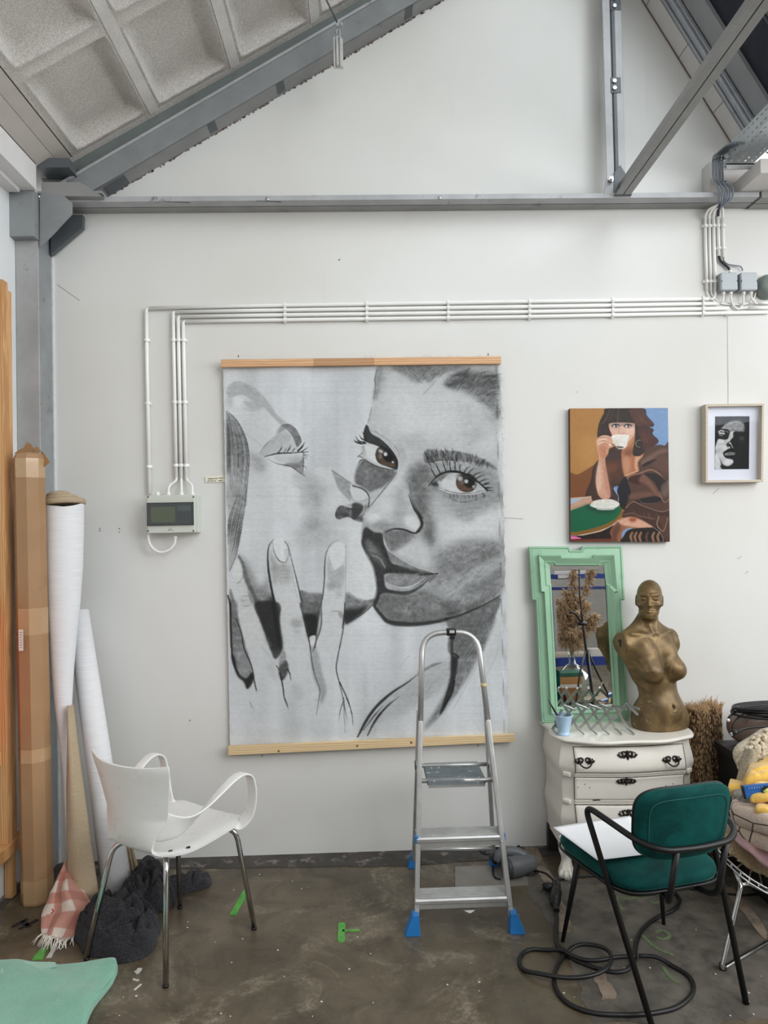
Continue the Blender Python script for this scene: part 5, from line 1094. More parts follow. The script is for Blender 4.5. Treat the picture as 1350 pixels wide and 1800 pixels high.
link('passepartout', MB().hexa([p+Vector((0, .034, 0)) for p in inn], [p+Vector((0, .038, 0)) for p in inn]), mat('white_mount_board', srgb(216, 220, 232), .8, var=.03), fr)
Ym = Yf+.033; sm = [aty(1257, 732, Ym), aty(1317.5, 731.5, Ym), aty(1256.5, 825, Ym), aty(1316.5, 824.5, Ym)]
adopt(picture_mesh('drawing', PS, paint_mat('charcoal_on_paper', .8), sm, 120, 180, None, 1.05), fr)
gm2 = NT('picture_glass'); tr2 = gm2.n('ShaderNodeBsdfTransparent'); gl2 = gm2.n('ShaderNodeBsdfGlossy'); gl2.inputs['Roughness'].default_value = .02; gl2.inputs[0].default_value = (.8, .88, 1, 1)
mx2 = gm2.n('ShaderNodeMixShader'); mx2.inputs[0].default_value = .008; gm2.l(tr2.outputs[0], mx2.inputs[1]); gm2.l(gl2.outputs[0], mx2.inputs[2]); gm2.l(mx2.outputs[0], gm2.out.inputs[0])
link('glass', MB().hexa([p+Vector((0, .012, 0)) for p in inn], [p+Vector((0, .0135, 0)) for p in inn]), gm2.m, fr)
# ------------------------------------------------------------------ handwritten title card left of the big canvas
nt = thing('title_card', aty(379, 848, YW-.004), 'small cream paper card with two lines of handwriting beside the big canvas', 'card')
nc = [aty(361, 837.5, YW-.006), aty(397.5, 835.5, YW-.006), aty(361.5, 848, YW-.006), aty(397.5, 847, YW-.006)]
link('card', MB().hexa([nc[2], nc[3], nc[1], nc[0]], [p+Vector((0, .003, 0)) for p in (nc[2], nc[3], nc[1], nc[0])]), mat('cream_paper', srgb(238, 234, 214), .8, var=.03), nt)
def scribble(x0, x1, y, h, seed, dy):
    """a word of illegible handwriting"""
    r = random.Random(seed); P = []; n = int((x1-x0)/1.05); 
    for i in range(n*2+1):
        t = i/(n*2); P.append(aty(x0+(x1-x0)*t+r.uniform(-.2, .2), y+dy*t+(h*.5 if i % 2 else -h*.5)*r.uniform(.5, 1.1), YW-.0068))
    link('handwriting', MB().tube(spline(P, 3), .0006, 5), mat('ink', srgb(40, 38, 44), .6), nt)
for k, (x0, x1, y) in enumerate(((365.5, 376, 841.8), (377.5, 382.5, 841.2), (384.5, 392.5, 840.4), (365, 369.5, 845.6), (370.5, 375.5, 845.5), (377, 380, 845.2), (384.5, 391, 844.9))): scribble(x0, x1, y, 1.9, k, -.4)
# ------------------------------------------------------------------ conduits, boxes and cables on the wall
M_PVC = mat('white_pvc_conduit', srgb(246, 246, 243), .35, var=.03, vscale=3)
M_PVC2 = mat('white_cable_sheath', srgb(240, 239, 236), .45, var=.03)
M_GCAB = mat('grey_cable_sheath', srgb(118, 128, 138), .42, var=.1, vscale=9)
M_BCAB = mat('black_cable_sheath', srgb(34, 36, 40), .45, var=.15)
M_BOXG = mat('grey_junction_plastic', srgb(186, 194, 200), .5, var=.04)
M_BOXD = mat('darker_grey_plastic', srgb(150, 157, 160), .55, var=.05)
M_BLK = mat('black_plastic', srgb(22, 22, 24), .4, var=.2)
YP = YW-.014
def wp_(pts, Y=YP): return [aty(x, y, Y) for x, y in pts]
def saddle(p, horizontal, parent, r=.0095):
    """one conduit clip round a pipe at p"""
    mb = MB(); a = Vector((1, 0, 0)) if horizontal else Vector((0, 0, 1)); b = Vector((0, 0, 1)) if horizontal else Vector((1, 0, 0))
    rg = []
    for s_ in (-.007, .007):
        rg.append([p+a*s_+b*(math.cos(t)*(r+.003))+Vector((0, -math.sin(t)*(r+.0035), 0)) for t in np.linspace(-.5, math.pi+.5, 10)])
    mb.rings(rg, False, smooth=True)
    mb.box(p+Vector((0, r*.7, 0)), (.014, .009, .030) if horizontal else (.030, .009, .014))
    return link('clip', mb, M_PVC, parent)
RUNS = [  # horizontal line points, vertical line points or None, clip xs
    ([(1246, 525.2), (900, 530.5), (450, 537.6), (262, 541.8)], [(257.3, 547), (258.3, 640), (262.6, 869)], 'outermost white conduit, rounding the top left corner to the left side of the fuse box'),
    ([(1264, 533.4), (900, 539.6), (450, 545.8), (309, 548.2)], [(304.4, 552), (306, 640), (310, 841)], 'second white conduit from the top, dropping to the left gland of the fuse box'),
    ([(1281, 542.0), (900, 548.6), (450, 554.4), (318, 556.6)], [(313.2, 560), (314.6, 640), (318.6, 841)], 'third white conduit from the top, middle one of the three dropping to the fuse box'),
    ([(1352, 548.6), (900, 557.4), (450, 563.2), (327, 565.2)], [(322.0, 569), (323.4, 640), (327.4, 841)], 'lowest white conduit, innermost of the three dropping to the fuse box')]
LABH = ['topmost of the four long white conduits running along the wall', 'second from the top of the four long white conduits along the wall', 'third from the top of the four long white conduits along the wall', 'lowest of the four long white conduits along the wall, closest to the big canvas']
LABV = ['lone white upright conduit on the left, rising beside the fuse box', 'left one of the three close upright conduits above the fuse box', 'middle one of the three close upright conduits above the fuse box', 'right one of the three close upright conduits above the fuse box']
for i, (H, Vt, lab) in enumerate(RUNS):
    c = thing('conduit', aty(H[1][0], H[1][1], YW), LABH[i], 'conduit'); d = thing('conduit', aty(*Vt[-1], YW), LABV[i], 'conduit')
    hp = wp_(H); vp = wp_(Vt)
    link('pipe', MB().tube(hp, .0092, 12), M_PVC, c); link('pipe', MB().tube(vp, .0092, 12), M_PVC, d)
    corner = Vector((vp[0].x, YP, hp[-1].z)); e0, e1 = hp[-1], vp[0]
    link('bend', MB().tube([e0+Vector((.006, 0, 0))]+[e0*(1-t)**2+corner*2*t*(1-t)+e1*t*t for t in np.linspace(0, 1, 9)]+[e1+Vector((0, 0, -.01))], .0078, 12), M_PVC2, d)
    for x in (501, 645, 788, 931, 1077, 1236):
        y = np.interp(x, [q[0] for q in H[::-1]], [q[1] for q in H[::-1]]); saddle(aty(x, y, YP), True, c)
    for y in ((598, 707, 818) if i else (598, 709, 820)):
        x = np.interp(y, [q[1] for q in Vt], [q[0] for q in Vt]); saddle(aty(x, y, YP), False, d)
# fuse box
fb = thing('fuse_box', aty(305, 937, YW-.05), 'grey wall fuse box with a smoked transparent window', 'fuse box')
YB = YW-.085
a = aty(258, 871, YB); b = aty(342.5, 936, YB); cx_ = (a.x+b.x)/2; cz_ = (a.z+b.z)/2; w_ = b.x-a.x; h_ = a.z-b.z
M_FUSE = mat('grey_green_fuse_plastic', srgb(206, 211, 202), .45, var=.03)
link('back_box', MB().box((cx_+.006, (YB+.03+YW)/2, cz_-.002), (w_+.012, YW-YB-.03, h_)), M_FUSE, fb, bevel=.004)
link('cover', MB().box((cx_, YB+.017, cz_), (w_, .034, h_)), M_FUSE, fb, bevel=.004)
wa = aty(258.5, 884, YB-.002); wb_ = aty(341, 922.5, YB-.002); wc = (wa+wb_)/2; ww_, wh_ = wb_.x-wa.x, wa.z-wb_.z
wf = MB()
for dx, dz, sx_, sz_ in ((0, wh_/2-.003, ww_, .006), (0, -wh_/2+.003, ww_, .006), (-ww_/2+.003, 0, .006, wh_), (ww_/2-.003, 0, .006, wh_)): wf.box((wc.x+dx, YB-.005, wc.z+dz), (sx_, .012, sz_))
win = link('window_frame', wf, mat('smoked_frame', srgb(58, 62, 64), .3), fb, bevel=.0015)
link('breaker_panel', MB().box((wc.x, YB-.0012, wc.z), (ww_-.012, .002, wh_-.012)), mat('breaker_grey', srgb(92, 98, 102), .5), fb)
link('yellow_label', MB().box((wc.x-.036, YB-.0035, wc.z-.003), (.118, .002, wh_-.036)), mat('yellowed_paper', srgb(178, 180, 118), .7, var=.05), fb)
for k in range(4): link('breaker', MB().box((wc.x+.045+k*.017, YB-.0045, wc.z-.008+.0), (.014, .006, .046)), mat('breaker_body', srgb(70, 76, 80), .4), fb)
link('breaker_label', MB().box((wc.x+.068, YB-.0085, wc.z+.026), (.066, .002, .026)), mat('grey_label_strip', srgb(140, 148, 152), .6), fb)
sg = NT('smoked_glass'); tr3 = sg.n('ShaderNodeBsdfTransparent'); tr3.inputs[0].default_value = (.62, .66, .64, 1); gl3 = sg.n('ShaderNodeBsdfGlossy'); gl3.inputs['Roughness'].default_value = .06; mx3 = sg.n('ShaderNodeMixShader'); mx3.inputs[0].default_value = .08
sg.l(tr3.outputs[0], mx3.inputs[1]); sg.l(gl3.outputs[0], mx3.inputs[2]); sg.l(mx3.outputs[0], sg.out.inputs[0])
link('smoked_pane', MB().box((wc.x, YB-.0105, wc.z), (ww_-.008, .0015, wh_-.008)), sg.m, fb)
for x, y in ((260.5, 873.5), (340, 873.5), (260.5, 933.5), (340, 933)): link('screw', MB().cyl(aty(x, y, YB-.001), aty(x, y, YB+.004), .0042, 10), mat('dark_screw', srgb(60, 62, 60), .5), fb)
link('crest_mark', MB().tube([aty(x, y, YB-.001) for x, y in ((295, 933), (299.5, 928), (304, 933), (299.5, 931), (295, 933))], .0008, 5), mat('grey_print', srgb(140, 146, 140), .6), fb)
for x, y in ((277, 868), (296, 868), (319, 868), (338, 868)):
    p = aty(x, y, YW-.045); g = MB().lathe([(.011, -.010), (.011, .0), (.009, .002), (.009, .007), (.006, .010)], 12, p); link('gland', g, M_PVC2, fb)
p = aty(308, 944, YW-.045); link('gland', MB().lathe([(.006, -.008), (.009, -.006), (.010, .004)], 12, p), M_PVC2, fb)
Yc_ = YW-.045
for pts in ([(310, 839), (309, 845), (300, 852), (296.5, 858), (296, 866)], [(318.4, 839), (318.8, 850), (319.3, 866)], [(327.4, 839), (330, 846), (337, 853), (338, 866)]):
    P = [aty(x, y, YP if k < 1 else YP+(Yc_-YP)*min(1, k/3)) for k, (x, y) in enumerate(pts)]
    link('tail', MB().tube(spline(P, 6), .0062, 10), M_PVC2, fb)
link('loop_cable', MB().tube(spline([aty(261.5, 934, Yc_), aty(261, 948, Yc_), aty(267, 962, Yc_), aty(280, 970.5, Yc_), aty(295, 968, Yc_), aty(306, 957, Yc_), aty(308.5, 944, Yc_)], 8), .0066, 10), M_PVC2, fb)

# short vertical conduits, junction boxes and their cables at the right
Z = lambda x, y: (1220+x/8.57, 350+y/8.57)
vt = [([(165, 292), (176, 800), (192, 1365)], .0078, 'leftmost of the five short upright conduits at the right'), ([(229, 292), (238, 800), (256, 1388)], .0068, 'second of the five short upright conduits from the left'),
      ([(291, 292), (302, 800), (318, 1420)], .0086, 'middle one of the five short upright conduits, ending lowest'), ([(358, 262), (366, 560), (372, 860)], .0078, 'fourth of the five short upright conduits, fed by a black cable'),
      ([(433, 288), (438, 560), (442, 888)], .0078, 'rightmost of the five short upright conduits, above the junction boxes')]
for i, (pts, r, lab) in enumerate(vt):
    c = thing('conduit', aty(*Z(*pts[-1]), YW), lab, 'conduit'); link('pipe', MB().tube([aty(*Z(*q), YP) for q in pts], r, 12), M_PVC, c)
    for y in ((405, 1240) if i < 3 else (405, 740)):
        x = np.interp(y, [q[1] for q in pts], [q[0] for q in pts]); saddle(aty(*Z(x, y), YP), False, c, r)
    tops = [[(165, 300), (172, 240), (220, 160), (300, 110), (375, 80)], [(229, 300), (235, 230), (280, 150), (340, 118), (395, 92)], [(291, 300), (296, 220), (320, 160), (370, 130), (410, 90)], [(358, 270), (362, 200), (372, 130), (405, 80)], [(433, 296), (430, 200), (425, 120), (430, 80)]][i]
    m = M_BCAB if i == 3 else M_PVC2
    link('cable', MB().tube(spline([aty(*Z(*q), YP-.012*k) for k, q in enumerate(tops)], 6), .0068 if i == 3 else .0058, 10), m, c)
    if i == 3: link('cable', MB().tube(spline([aty(*Z(*q), YP) for q in ((372, 850), (395, 920), (450, 975), (510, 1030), (535, 1065))], 6), .0066, 10), M_BCAB, c)
    if i == 4: link('cable', MB().tube(spline([aty(*Z(*q), YP) for q in ((442, 880), (450, 930), (510, 980), (620, 1000), (690, 1010), (725, 1050), (728, 1080))], 6), .0032, 8), M_GCAB, c)
    if i == 0: link('cable', MB().tube(spline([aty(*Z(*q), YP+.004) for q in ((192, 1360), (205, 1440), (250, 1500), (340, 1555), (450, 1580), (620, 1590), (780, 1582), (870, 1545), (915, 1460), (935, 1390))], 6), .0040, 8), M_PVC2, c)
    if i == 1: link('cable', MB().tube(spline([aty(*Z(*q), YP+.006) for q in ((256, 1380), (270, 1440), (330, 1520), (450, 1560), (640, 1568), (800, 1560), (890, 1500), (950, 1400), (1015, 1340))], 6), .0040, 8), M_PVC2, c)
    if i == 2: link('cable', MB().tube(spline([aty(*Z(*q), YP) for q in ((318, 1410), (316, 1450), (290, 1495), (240, 1508))], 6), .0058, 10), M_PVC2, c)
for k, (x0, x1, lab) in enumerate(((403, 666, 'left grey square junction box, fed by the black cable'), (702, 964, 'right grey square junction box, beside the isolator at the frame edge'))):
    Yj = YW-.06; a = aty(*Z(x0, 1102), Yj); b = aty(*Z(x1, 1366), Yj); c = Vector(((a.x+b.x)/2, 0, (a.z+b.z)/2)); w = b.x-a.x; h = a.z-b.z
    jb = thing('junction_box', (c.x, YW-.03, b.z), lab, 'junction box')
    link('base', MB().box((c.x, YW-.0225, c.z), (w, .045, h)), M_BOXD, jb, bevel=.006); link('lid', MB().box((c.x, Yj+.009, c.z), (w, .018, h)), M_BOXG, jb, bevel=.007, seg=3)
    for s_ in (-1, 1):
        tri = [(c.x+s_*(w/2-.0075), c.z), (c.x+s_*(w/2-.001), c.z+.006), (c.x+s_*(w/2-.001), c.z-.006)]
        link('lid_catch', MB().prism(tri, (0, .002, 0), (0, Yj-.0012, 0)), M_BLK, jb)
    for q in ([(440, 1415), (552, 1412)], [(745, 1415), (855, 1412)])[k]: link('gland', MB().lathe([(.009, .010), (.0095, -.004), (.0075, -.006), (.0075, -.011)], 12, aty(*Z(*q), YW-.03)), M_PVC2, jb)
    if k == 0: link('gland', MB().lathe([(.009, -.01), (.009, .0), (.0066, .004)], 12, aty(*Z(545, 1085), YW-.03)), M_PVC, jb)
    for pts in ([[(442, 1440), (440, 1500), (420, 1550), (375, 1580)], [(552, 1440), (560, 1520), (590, 1600), (650, 1650), (720, 1645), (815, 1640)]], [[(745, 1440), (740, 1540), (725, 1600), (690, 1640)], [(855, 1440), (875, 1510), (920, 1560), (950, 1570)]])[k]:
        link('tail', MB().tube(spline([aty(*Z(*q), YW-.03+(.016 if q[1] > 1560 else 0)) for q in pts], 6), .0050, 10), M_PVC2, jb)
for pts, lab in (([(940, 1563), (1114, 1563)], 'short white conduit running off the right edge just under the junction boxes'), ([(815, 1640), (1114, 1636)], 'short white conduit running off the right edge, lower of the two stubs')):
    c = thing('conduit', aty(*Z(*pts[0]), YW), lab, 'conduit'); link('pipe', MB().tube([aty(*Z(*pts[0]), YP), aty(*Z(pts[1][0]+60, pts[1][1]), YP)], .0080, 12), M_PVC, c)
iso = thing('isolator_switch', aty(1349, 505, YW), 'grey round isolator cut by the right edge beside the junction boxes', 'switch')
pi_ = aty(1353, 502, YW-.04)
link('housing', MB().lathe([(.062, 0), (.062, .03), (.05, .05), (.046, .058), (.001, .06)], 24, pi_+Vector((0, .04, 0)), (0, -1, 0)), mat('grey_green_plastic', srgb(128, 138, 134), .5), iso)
link('inlet', MB().cyl(aty(1343, 507, YW-.035), aty(1337, 508, YW-.035), .016, 14), mat('dark_grey_green', srgb(108, 116, 112), .5), iso); link('inlet', MB().cyl(aty(1344, 496, YW-.035), aty(1338, 498, YW-.035), .010, 14), mat('dark_grey_green', srgb(108, 116, 112), .5), iso)
hk = thing('ceiling_hook', aty(1278, 556, YW), 'tiny screw hook under the lowest conduit near the junction boxes', 'hook')
link('shank', MB().cyl(aty(1278, 555, YW), aty(1278, 555, YW-.018), .0022, 8), M_BOLT, hk); link('eye', MB().tube([aty(1278, 555, YW-.018)+Vector((math.cos(t)*.006, 0, math.sin(t)*.006-.004)) for t in np.linspace(0, 5.2, 12)], .0016, 6), M_BOLT, hk)

# perforated cable tray hung along the valley, with its grey cables
M_TRAY = mat('galvanised_tray', srgb(196, 202, 206), .38, .6, var=.08, vscale=7)
tray = thing('cable_tray', (1.91, 2.5, 3.42), 'perforated galvanised cable tray coming off the wall at upper right', 'cable tray')
X0, X1, Z0, Z1 = 1.842, 1.982, 3.424, 3.500
def perforated(o, du, dv, U, V, rows, n, slot):
    """sheet with punched slots: o origin, unit vectors du (long) and dv (across)"""
    mb = MB(); pu = U/n; pv = V/rows
    for r_ in range(rows):
        for i in range(n):
            off = .5*pu*(r_ % 2); q = o+du*(i*pu+off*.0)+dv*(r_*pv); sh = pu*.18*(r_ % 2)
            u0, u1 = pu*.22+sh, pu*.72+sh; v0, v1 = pv*.5-slot/2, pv*.5+slot/2
            P = [q, q+du*pu, q+du*pu+dv*pv, q+dv*pv, q+du*u0+dv*v0, q+du*u1+dv*v0, q+du*u1+dv*v1, q+du*u0+dv*v1]
            mb.add(P, [(0, 1, 5, 4), (1, 2, 6, 5), (2, 3, 7, 6), (3, 0, 4, 7)])
    return mb
def sheet(nm, mb):
    o = link(nm, mb, M_TRAY, tray); m = o.modifiers.new('solid', 'SOLIDIFY'); m.thickness = .0014; m.offset = 0; return o
dy = Vector((0, -1, 0)); L_ = 2.3; n_s = 62
sheet('side_flange', perforated(Vector((X0, 3.5, Z0)), dy, Vector((0, 0, 1)), L_, Z1-Z0, 2, n_s, .008)); sheet('side_flange', perforated(Vector((X1, 3.5, Z0)), dy, Vector((0, 0, 1)), L_, Z1-Z0, 2, n_s, .008))
sheet('tray_floor', perforated(Vector((X0, 3.5, Z0)), dy, Vector((1, 0, 0)), L_, X1-X0, 4, n_s, .007))
link('folded_lip', MB().box2((X0-.001, 1.2, Z1-.004), (X0+.010, 3.5, Z1)), M_TRAY, tray); link('folded_lip', MB().box2((X1-.010, 1.2, Z1-.004), (X1+.001, 3.5, Z1)), M_TRAY, tray)
link('bracket', MB().box2((1.80, 3.38, 3.372), (2.06, 3.41, 3.378)), M_GALV, tray); link('bracket', MB().box2((1.80, 3.38, 3.350), (2.06, 3.384, 3.378)), M_GALV, tray)
link('wire_hanger', MB().tube([Vector((1.985, 3.36, 3.424)), Vector((2.05, 3.36, 3.375)), Vector((2.0, 3.30, 3.424))], .0025, 6), M_BLK, tray)
struct('trim_12', MB().box2((1.795, 3.54, 3.29), (2.5, 3.62, 3.47)), M_BOXED, bevel=.003)
struct('trim_13', MB().box2((1.92, 3.30, 3.29), (2.6, 3.54, 3.36)), M_BOXED, bevel=.003)
cb = thing('cable_bundle', aty(1264, 300, 3.46), 'bundle of grey cables dropping from the tray end past the tie beam', 'cable')
Q = lambda x, y: (1230+x/8.57, 170+y/8.57)
base = [(560, 690), (460, 742), (380, 780), (290, 850), (272, 940), (268, 1060), (276, 1200), (310, 1290), (372, 1360), (398, 1440), (385, 1540), (330, 1620), (300, 1660)]
Yb = [3.30, 3.40, 3.44, 3.46, 3.47, 3.47, 3.46, 3.455, 3.45, 3.45, 3.455, 3.47, 3.50]
rc2 = random.Random(21)
for k in range(6):
    ox = (k-2.5)*.0085; P = []
    for i, (q, Y) in enumerate(zip(base, Yb)):
        p = aty(*Q(*q), Y); sp = 1.0 if i < 7 else (1.5 if i < 11 else .55); tw = 1 if i < 7 else -1
        if i == 7: sp = .7
        P.append(p+Vector((ox*sp*(1 if i < 8 else .95), (-.006 if k % 2 else .004)+rc2.uniform(-.002, .002), (abs(ox)*-.5 if i in (2, 3) else 0)+rc2.uniform(-.003, .003))))
    link('cable', MB().tube(spline(P, 6), .0048, 8), M_GCAB, cb)
for q, w in (((287, 945), .062), ((325, 1296), .045)):
    p = aty(*Q(*q), 3.463); link('cable_tie', MB().tube([p+Vector((math.cos(t)*w/2, math.sin(t)*.016, math.cos(t)*.004)) for t in np.linspace(0, 2*math.pi, 14, endpoint=False)], .0022, 6, closed=True), M_BLK, cb)
link('cable', MB().tube(spline([aty(*Q(*q), 3.47) for q in ((300, 1620), (290, 1700), (280, 1790))], 6), .0055, 8), M_BCAB, cb)
# ------------------------------------------------------------------ cream bombe chest and the things on it
M_CREAM = mat('cream_lacquer', srgb(226, 222, 212), .38, var=.04, vscale=5, dirt=srgb(190, 184, 170), dscale=9, dlo=.66, dhi=.8)
M_DARKBR = mat('dark_bronze', srgb(44, 36, 32), .38, .6, var=.3, vscale=60)
M_SLOT = mat('dark_crevice', srgb(70, 62, 54), .8)
XA, XB, YR, ZT = .882, 1.525, 3.60, .645
dr = thing('dresser', ((XA+XB)/2, 3.42, 0), 'cream three-drawer bombe dresser with dark ornate handles and claw feet', 'dresser')
def bomb(z):
    """outward swell of the sides and front at height z"""
    pts = [(.10, .010), (.16, .004), (.205, .012), (.27, .034), (.325, .016), (.345, .008), (.40, .010), (.455, .010), (.475, .020), (.51, .040), (.55, .030), (.60, .010), (.63, .006)]
    return float(np.interp(z, [p[0] for p in pts], [p[1] for p in pts]))
def bomb_s(z): return sum(bomb(z+k*.006) for k in (-2, -1, 0, 1, 2))/5
def front_y(x, z):
    u = (x-(XA+XB)/2)/((XB-XA)/2)
    return 3.290-bomb_s(z)-.016*math.cos(u*math.pi*.9)-.010*abs(u)**3
def outline(z, grow=0.):
    """plan of the chest at height z: back, left side, canted corner, serpentine front, canted corner, right side"""
    b = bomb_s(z); xl = XA+.02-b*.55-grow; xr = XB-.02+b*.55+grow; P = [(xl, YR), (xl, 3.345)]
    P += [(xl+.004, 3.325-b*.4-grow), (XA+.058, front_y(XA+.06, z)-grow+.008)]
    for k in range(13):
        x = XA+.066+(XB-XA-.132)*k/12; P.append((x, front_y(x, z)-grow))
    P += [(XB-.058, front_y(XB-.06, z)-grow+.008), (xr-.004, 3.325-b*.4-grow), (xr, 3.345), (xr, YR)]
    return [Vector((x, y, z)) for x, y in P]
mb = MB().rings([outline(z) for z in np.linspace(.118, .628, 44)], True, True, True, True)
o = link('body', mb, M_CREAM, dr); m = o.modifiers.new('e', 'EDGE_SPLIT'); m.split_angle = .6
# top with an ogee edge and serpentine outline
def top_outline(z, grow):
    P = []; n = 40
    for k in range(n+1):
        u = -1+2*k/n; x = (XA+XB)/2+u*((XB-XA)/2+.012+grow)
        y = 3.250-.030*math.cos(u*math.pi*.95)+.030*math.cos(u*math.pi*2.0)*.45-.010-grow
        ed = max(0, abs(u)-.86)/.14; y += .075*ed**2.2
        P.append((x, y))
    # softly waisted ends
    L = [(XA-.016-grow, 3.40), (XA+.0-grow, 3.47), (XA-.012-grow, 3.55), (XA-.016-grow, YR)]; R = [(XB+.016+grow, YR), (XB+.012+grow, 3.55), (XB-.0+grow, 3.47), (XB+.016+grow, 3.40)]
    return [Vector((x, y, z)) for x, y in L[::-1]+P+R[::-1]]
link('top', MB().rings([top_outline(ZT-.026, -.016), top_outline(ZT-.020, -.012), top_outline(ZT-.016, .0), top_outline(ZT-.009, .004), top_outline(ZT-.003, .001), top_outline(ZT, -.006)], True), M_CREAM, dr)
def front_slab(name, x0, x1, z0, z1, proud, parent, m=M_CREAM, nz=9, nx=21, round_=.004):
    mb = MB(); F = []
    def fn(u, v):
        x = x0+(x1-x0)*u; z = z0+(z1-z0)*v; d = min((x-x0), (x1-x), (z-z0), (z1-z)); k = min(1, d/round_)
        return (x, front_y(x, z)-proud*k, z)
    us = [0, .004, .012]+list(np.linspace(.03, .97, nx))+[.988, .996, 1]; vs_ = [0, .03, .07]+list(np.linspace(.12, .88, nz))+[.93, .97, 1]
    for v in vs_:
        for u in us: F.append(fn(u, v))
    n = len(us); fs = [(j*n+i, j*n+i+1, (j+1)*n+i+1, (j+1)*n+i) for j in range(len(vs_)-1) for i in range(n-1)]
    mb.add(F, fs, True); return link(name, mb, m, parent)
x0, x1 = XA+.066, XB-.066
DZ = [(.492, .604), (.362, .466), (.205, .338)]
for (z0, z1) in DZ: front_slab('drawer_gap', x0-.003, x1+.003, z0-.003, z1+.003, .0012, dr, M_SLOT)
drawers = []
for i, (z0, z1) in enumerate(DZ):
    d = front_slab('drawer', x0, x1, z0, z1, .007, dr); drawers.append(d)
for z in (.470, .477, .484, .342, .349, .356): front_slab('moulding', x0-.002, x1+.002, z, z+.0055, .008, dr, nz=3, round_=.002)
for zc in (.4775, .349):   # carved returns of the moulding on the canted posts
    for s_ in (0, 1):
        xx = XA+.035 if s_ == 0 else XB-.035; yy = (front_y(XA+.06, zc)+3.325-bomb_s(zc)*.4)/2
        link('post_collar', MB().box((xx, yy, zc), (.040, .020, .022), Matrix.Rotation(-.75 if s_ == 0 else .75, 3, 'Z')), M_CREAM, dr, bevel=.006)
# ornate mounts
def rocaille(c, w, h, par, bail=False):
    """pierced scroll mount; c centre on the drawer face"""
    def P(x, z, d=.004): return Vector((c.x+x*w, front_y(c.x+x*w, c.z+z*h)-.007-d, c.z+z*h))
    mb = MB(); r = .0042
    def scroll(cx, cz, rad, t0, t1, k=1.):
        mb.tube([P(cx+math.cos(t)*rad*(1-.45*(t-t0)/(t1-t0))*k, cz+math.sin(t)*rad*2.0*(1-.45*(t-t0)/(t1-t0)), .004) for t in np.linspace(t0, t1, 14)], [r*(1.1-.4*i/13) for i in range(14)], 6)
    for s_ in (-1, 1):
        scroll(s_*.16, .12, .13, 0 if s_ > 0 else math.pi, s_*5+(0 if s_ > 0 else math.pi), 1); scroll(s_*.36, -.02, .12, 2.5 if s_ > 0 else .6, (2.5+4.6) if s_ > 0 else (.6-4.6), 1)
        mb.ball(P(s_*.48, .02, .004), .0052, 8, 6); mb.ball(P(s_*.30, .28, .004), .0045, 8, 6); mb.ball(P(s_*.20, -.24, .004), .0045, 8, 6); mb.ball(P(s_*.42, .22, .003), .0036, 8, 6)
        mb.tube([P(s_*.08, -.1), P(s_*.25, -.2), P(s_*.45, -.06)], r*.8, 6)
    if not bail:
        mb.ball(P(0, .30, .005), .0085, 10, 7, (1.2, .6, 1)); mb.tube([P(0, .25), P(0, -.2), P(0, -.5)], [.008, .007, .002], 8); mb.ball(P(0, -.05, .007), .0085, 10, 7)
        mb.ball(P(0, -.32, .004), .0052, 8, 6)
    link('handle_plate' if bail else 'escutcheon', mb, M_DARKBR, par)
    if bail:
        b = MB().tube(spline([P(-.30, .05, .010), P(-.27, -.25, .022), P(-.12, -.50, .026), P(0, -.55, .027), P(.12, -.50, .026), P(.27, -.25, .022), P(.30, .05, .010)], 5), .0036, 8)
        link('bail', b, M_DARKBR, par); mb2 = MB()
        for s_ in (-1, 1): mb2.ball(P(s_*.30, .05, .010), .0062, 10, 7)
        link('bail_post', mb2, M_DARKBR, par)
def dpt(px, py): 
    p = aty(px, py, 3.23); return Vector((p.x, 0, p.z))
rocaille(dpt(1105, 1329), .086, .040, drawers[0]); rocaille(dpt(1104.5, 1377), .086, .036, drawers[1]); rocaille(dpt(1107, 1433), .090, .044, drawers[2])
rocaille(dpt(1030, 1341), .088, .038, drawers[0], True); rocaille(dpt(1184, 1337.5), .088, .038, drawers[0], True)
for x, y in ((1021.5, 1390.5), (1033, 1385), (1042, 1391), (1177, 1387), (1190, 1384)):
    c = dpt(x, y); link('screw_hole', MB().cyl(Vector((c.x, front_y(c.x, c.z)-.0075, c.z)), Vector((c.x, front_y(c.x, c.z), c.z)), .0026, 8), M_BLK, drawers[1])
link('chipped_edge', MB().box((1.045, front_y(1.045, .363)-.0072, .363), (.034, .002, .0035)), M_BLK, drawers[1])
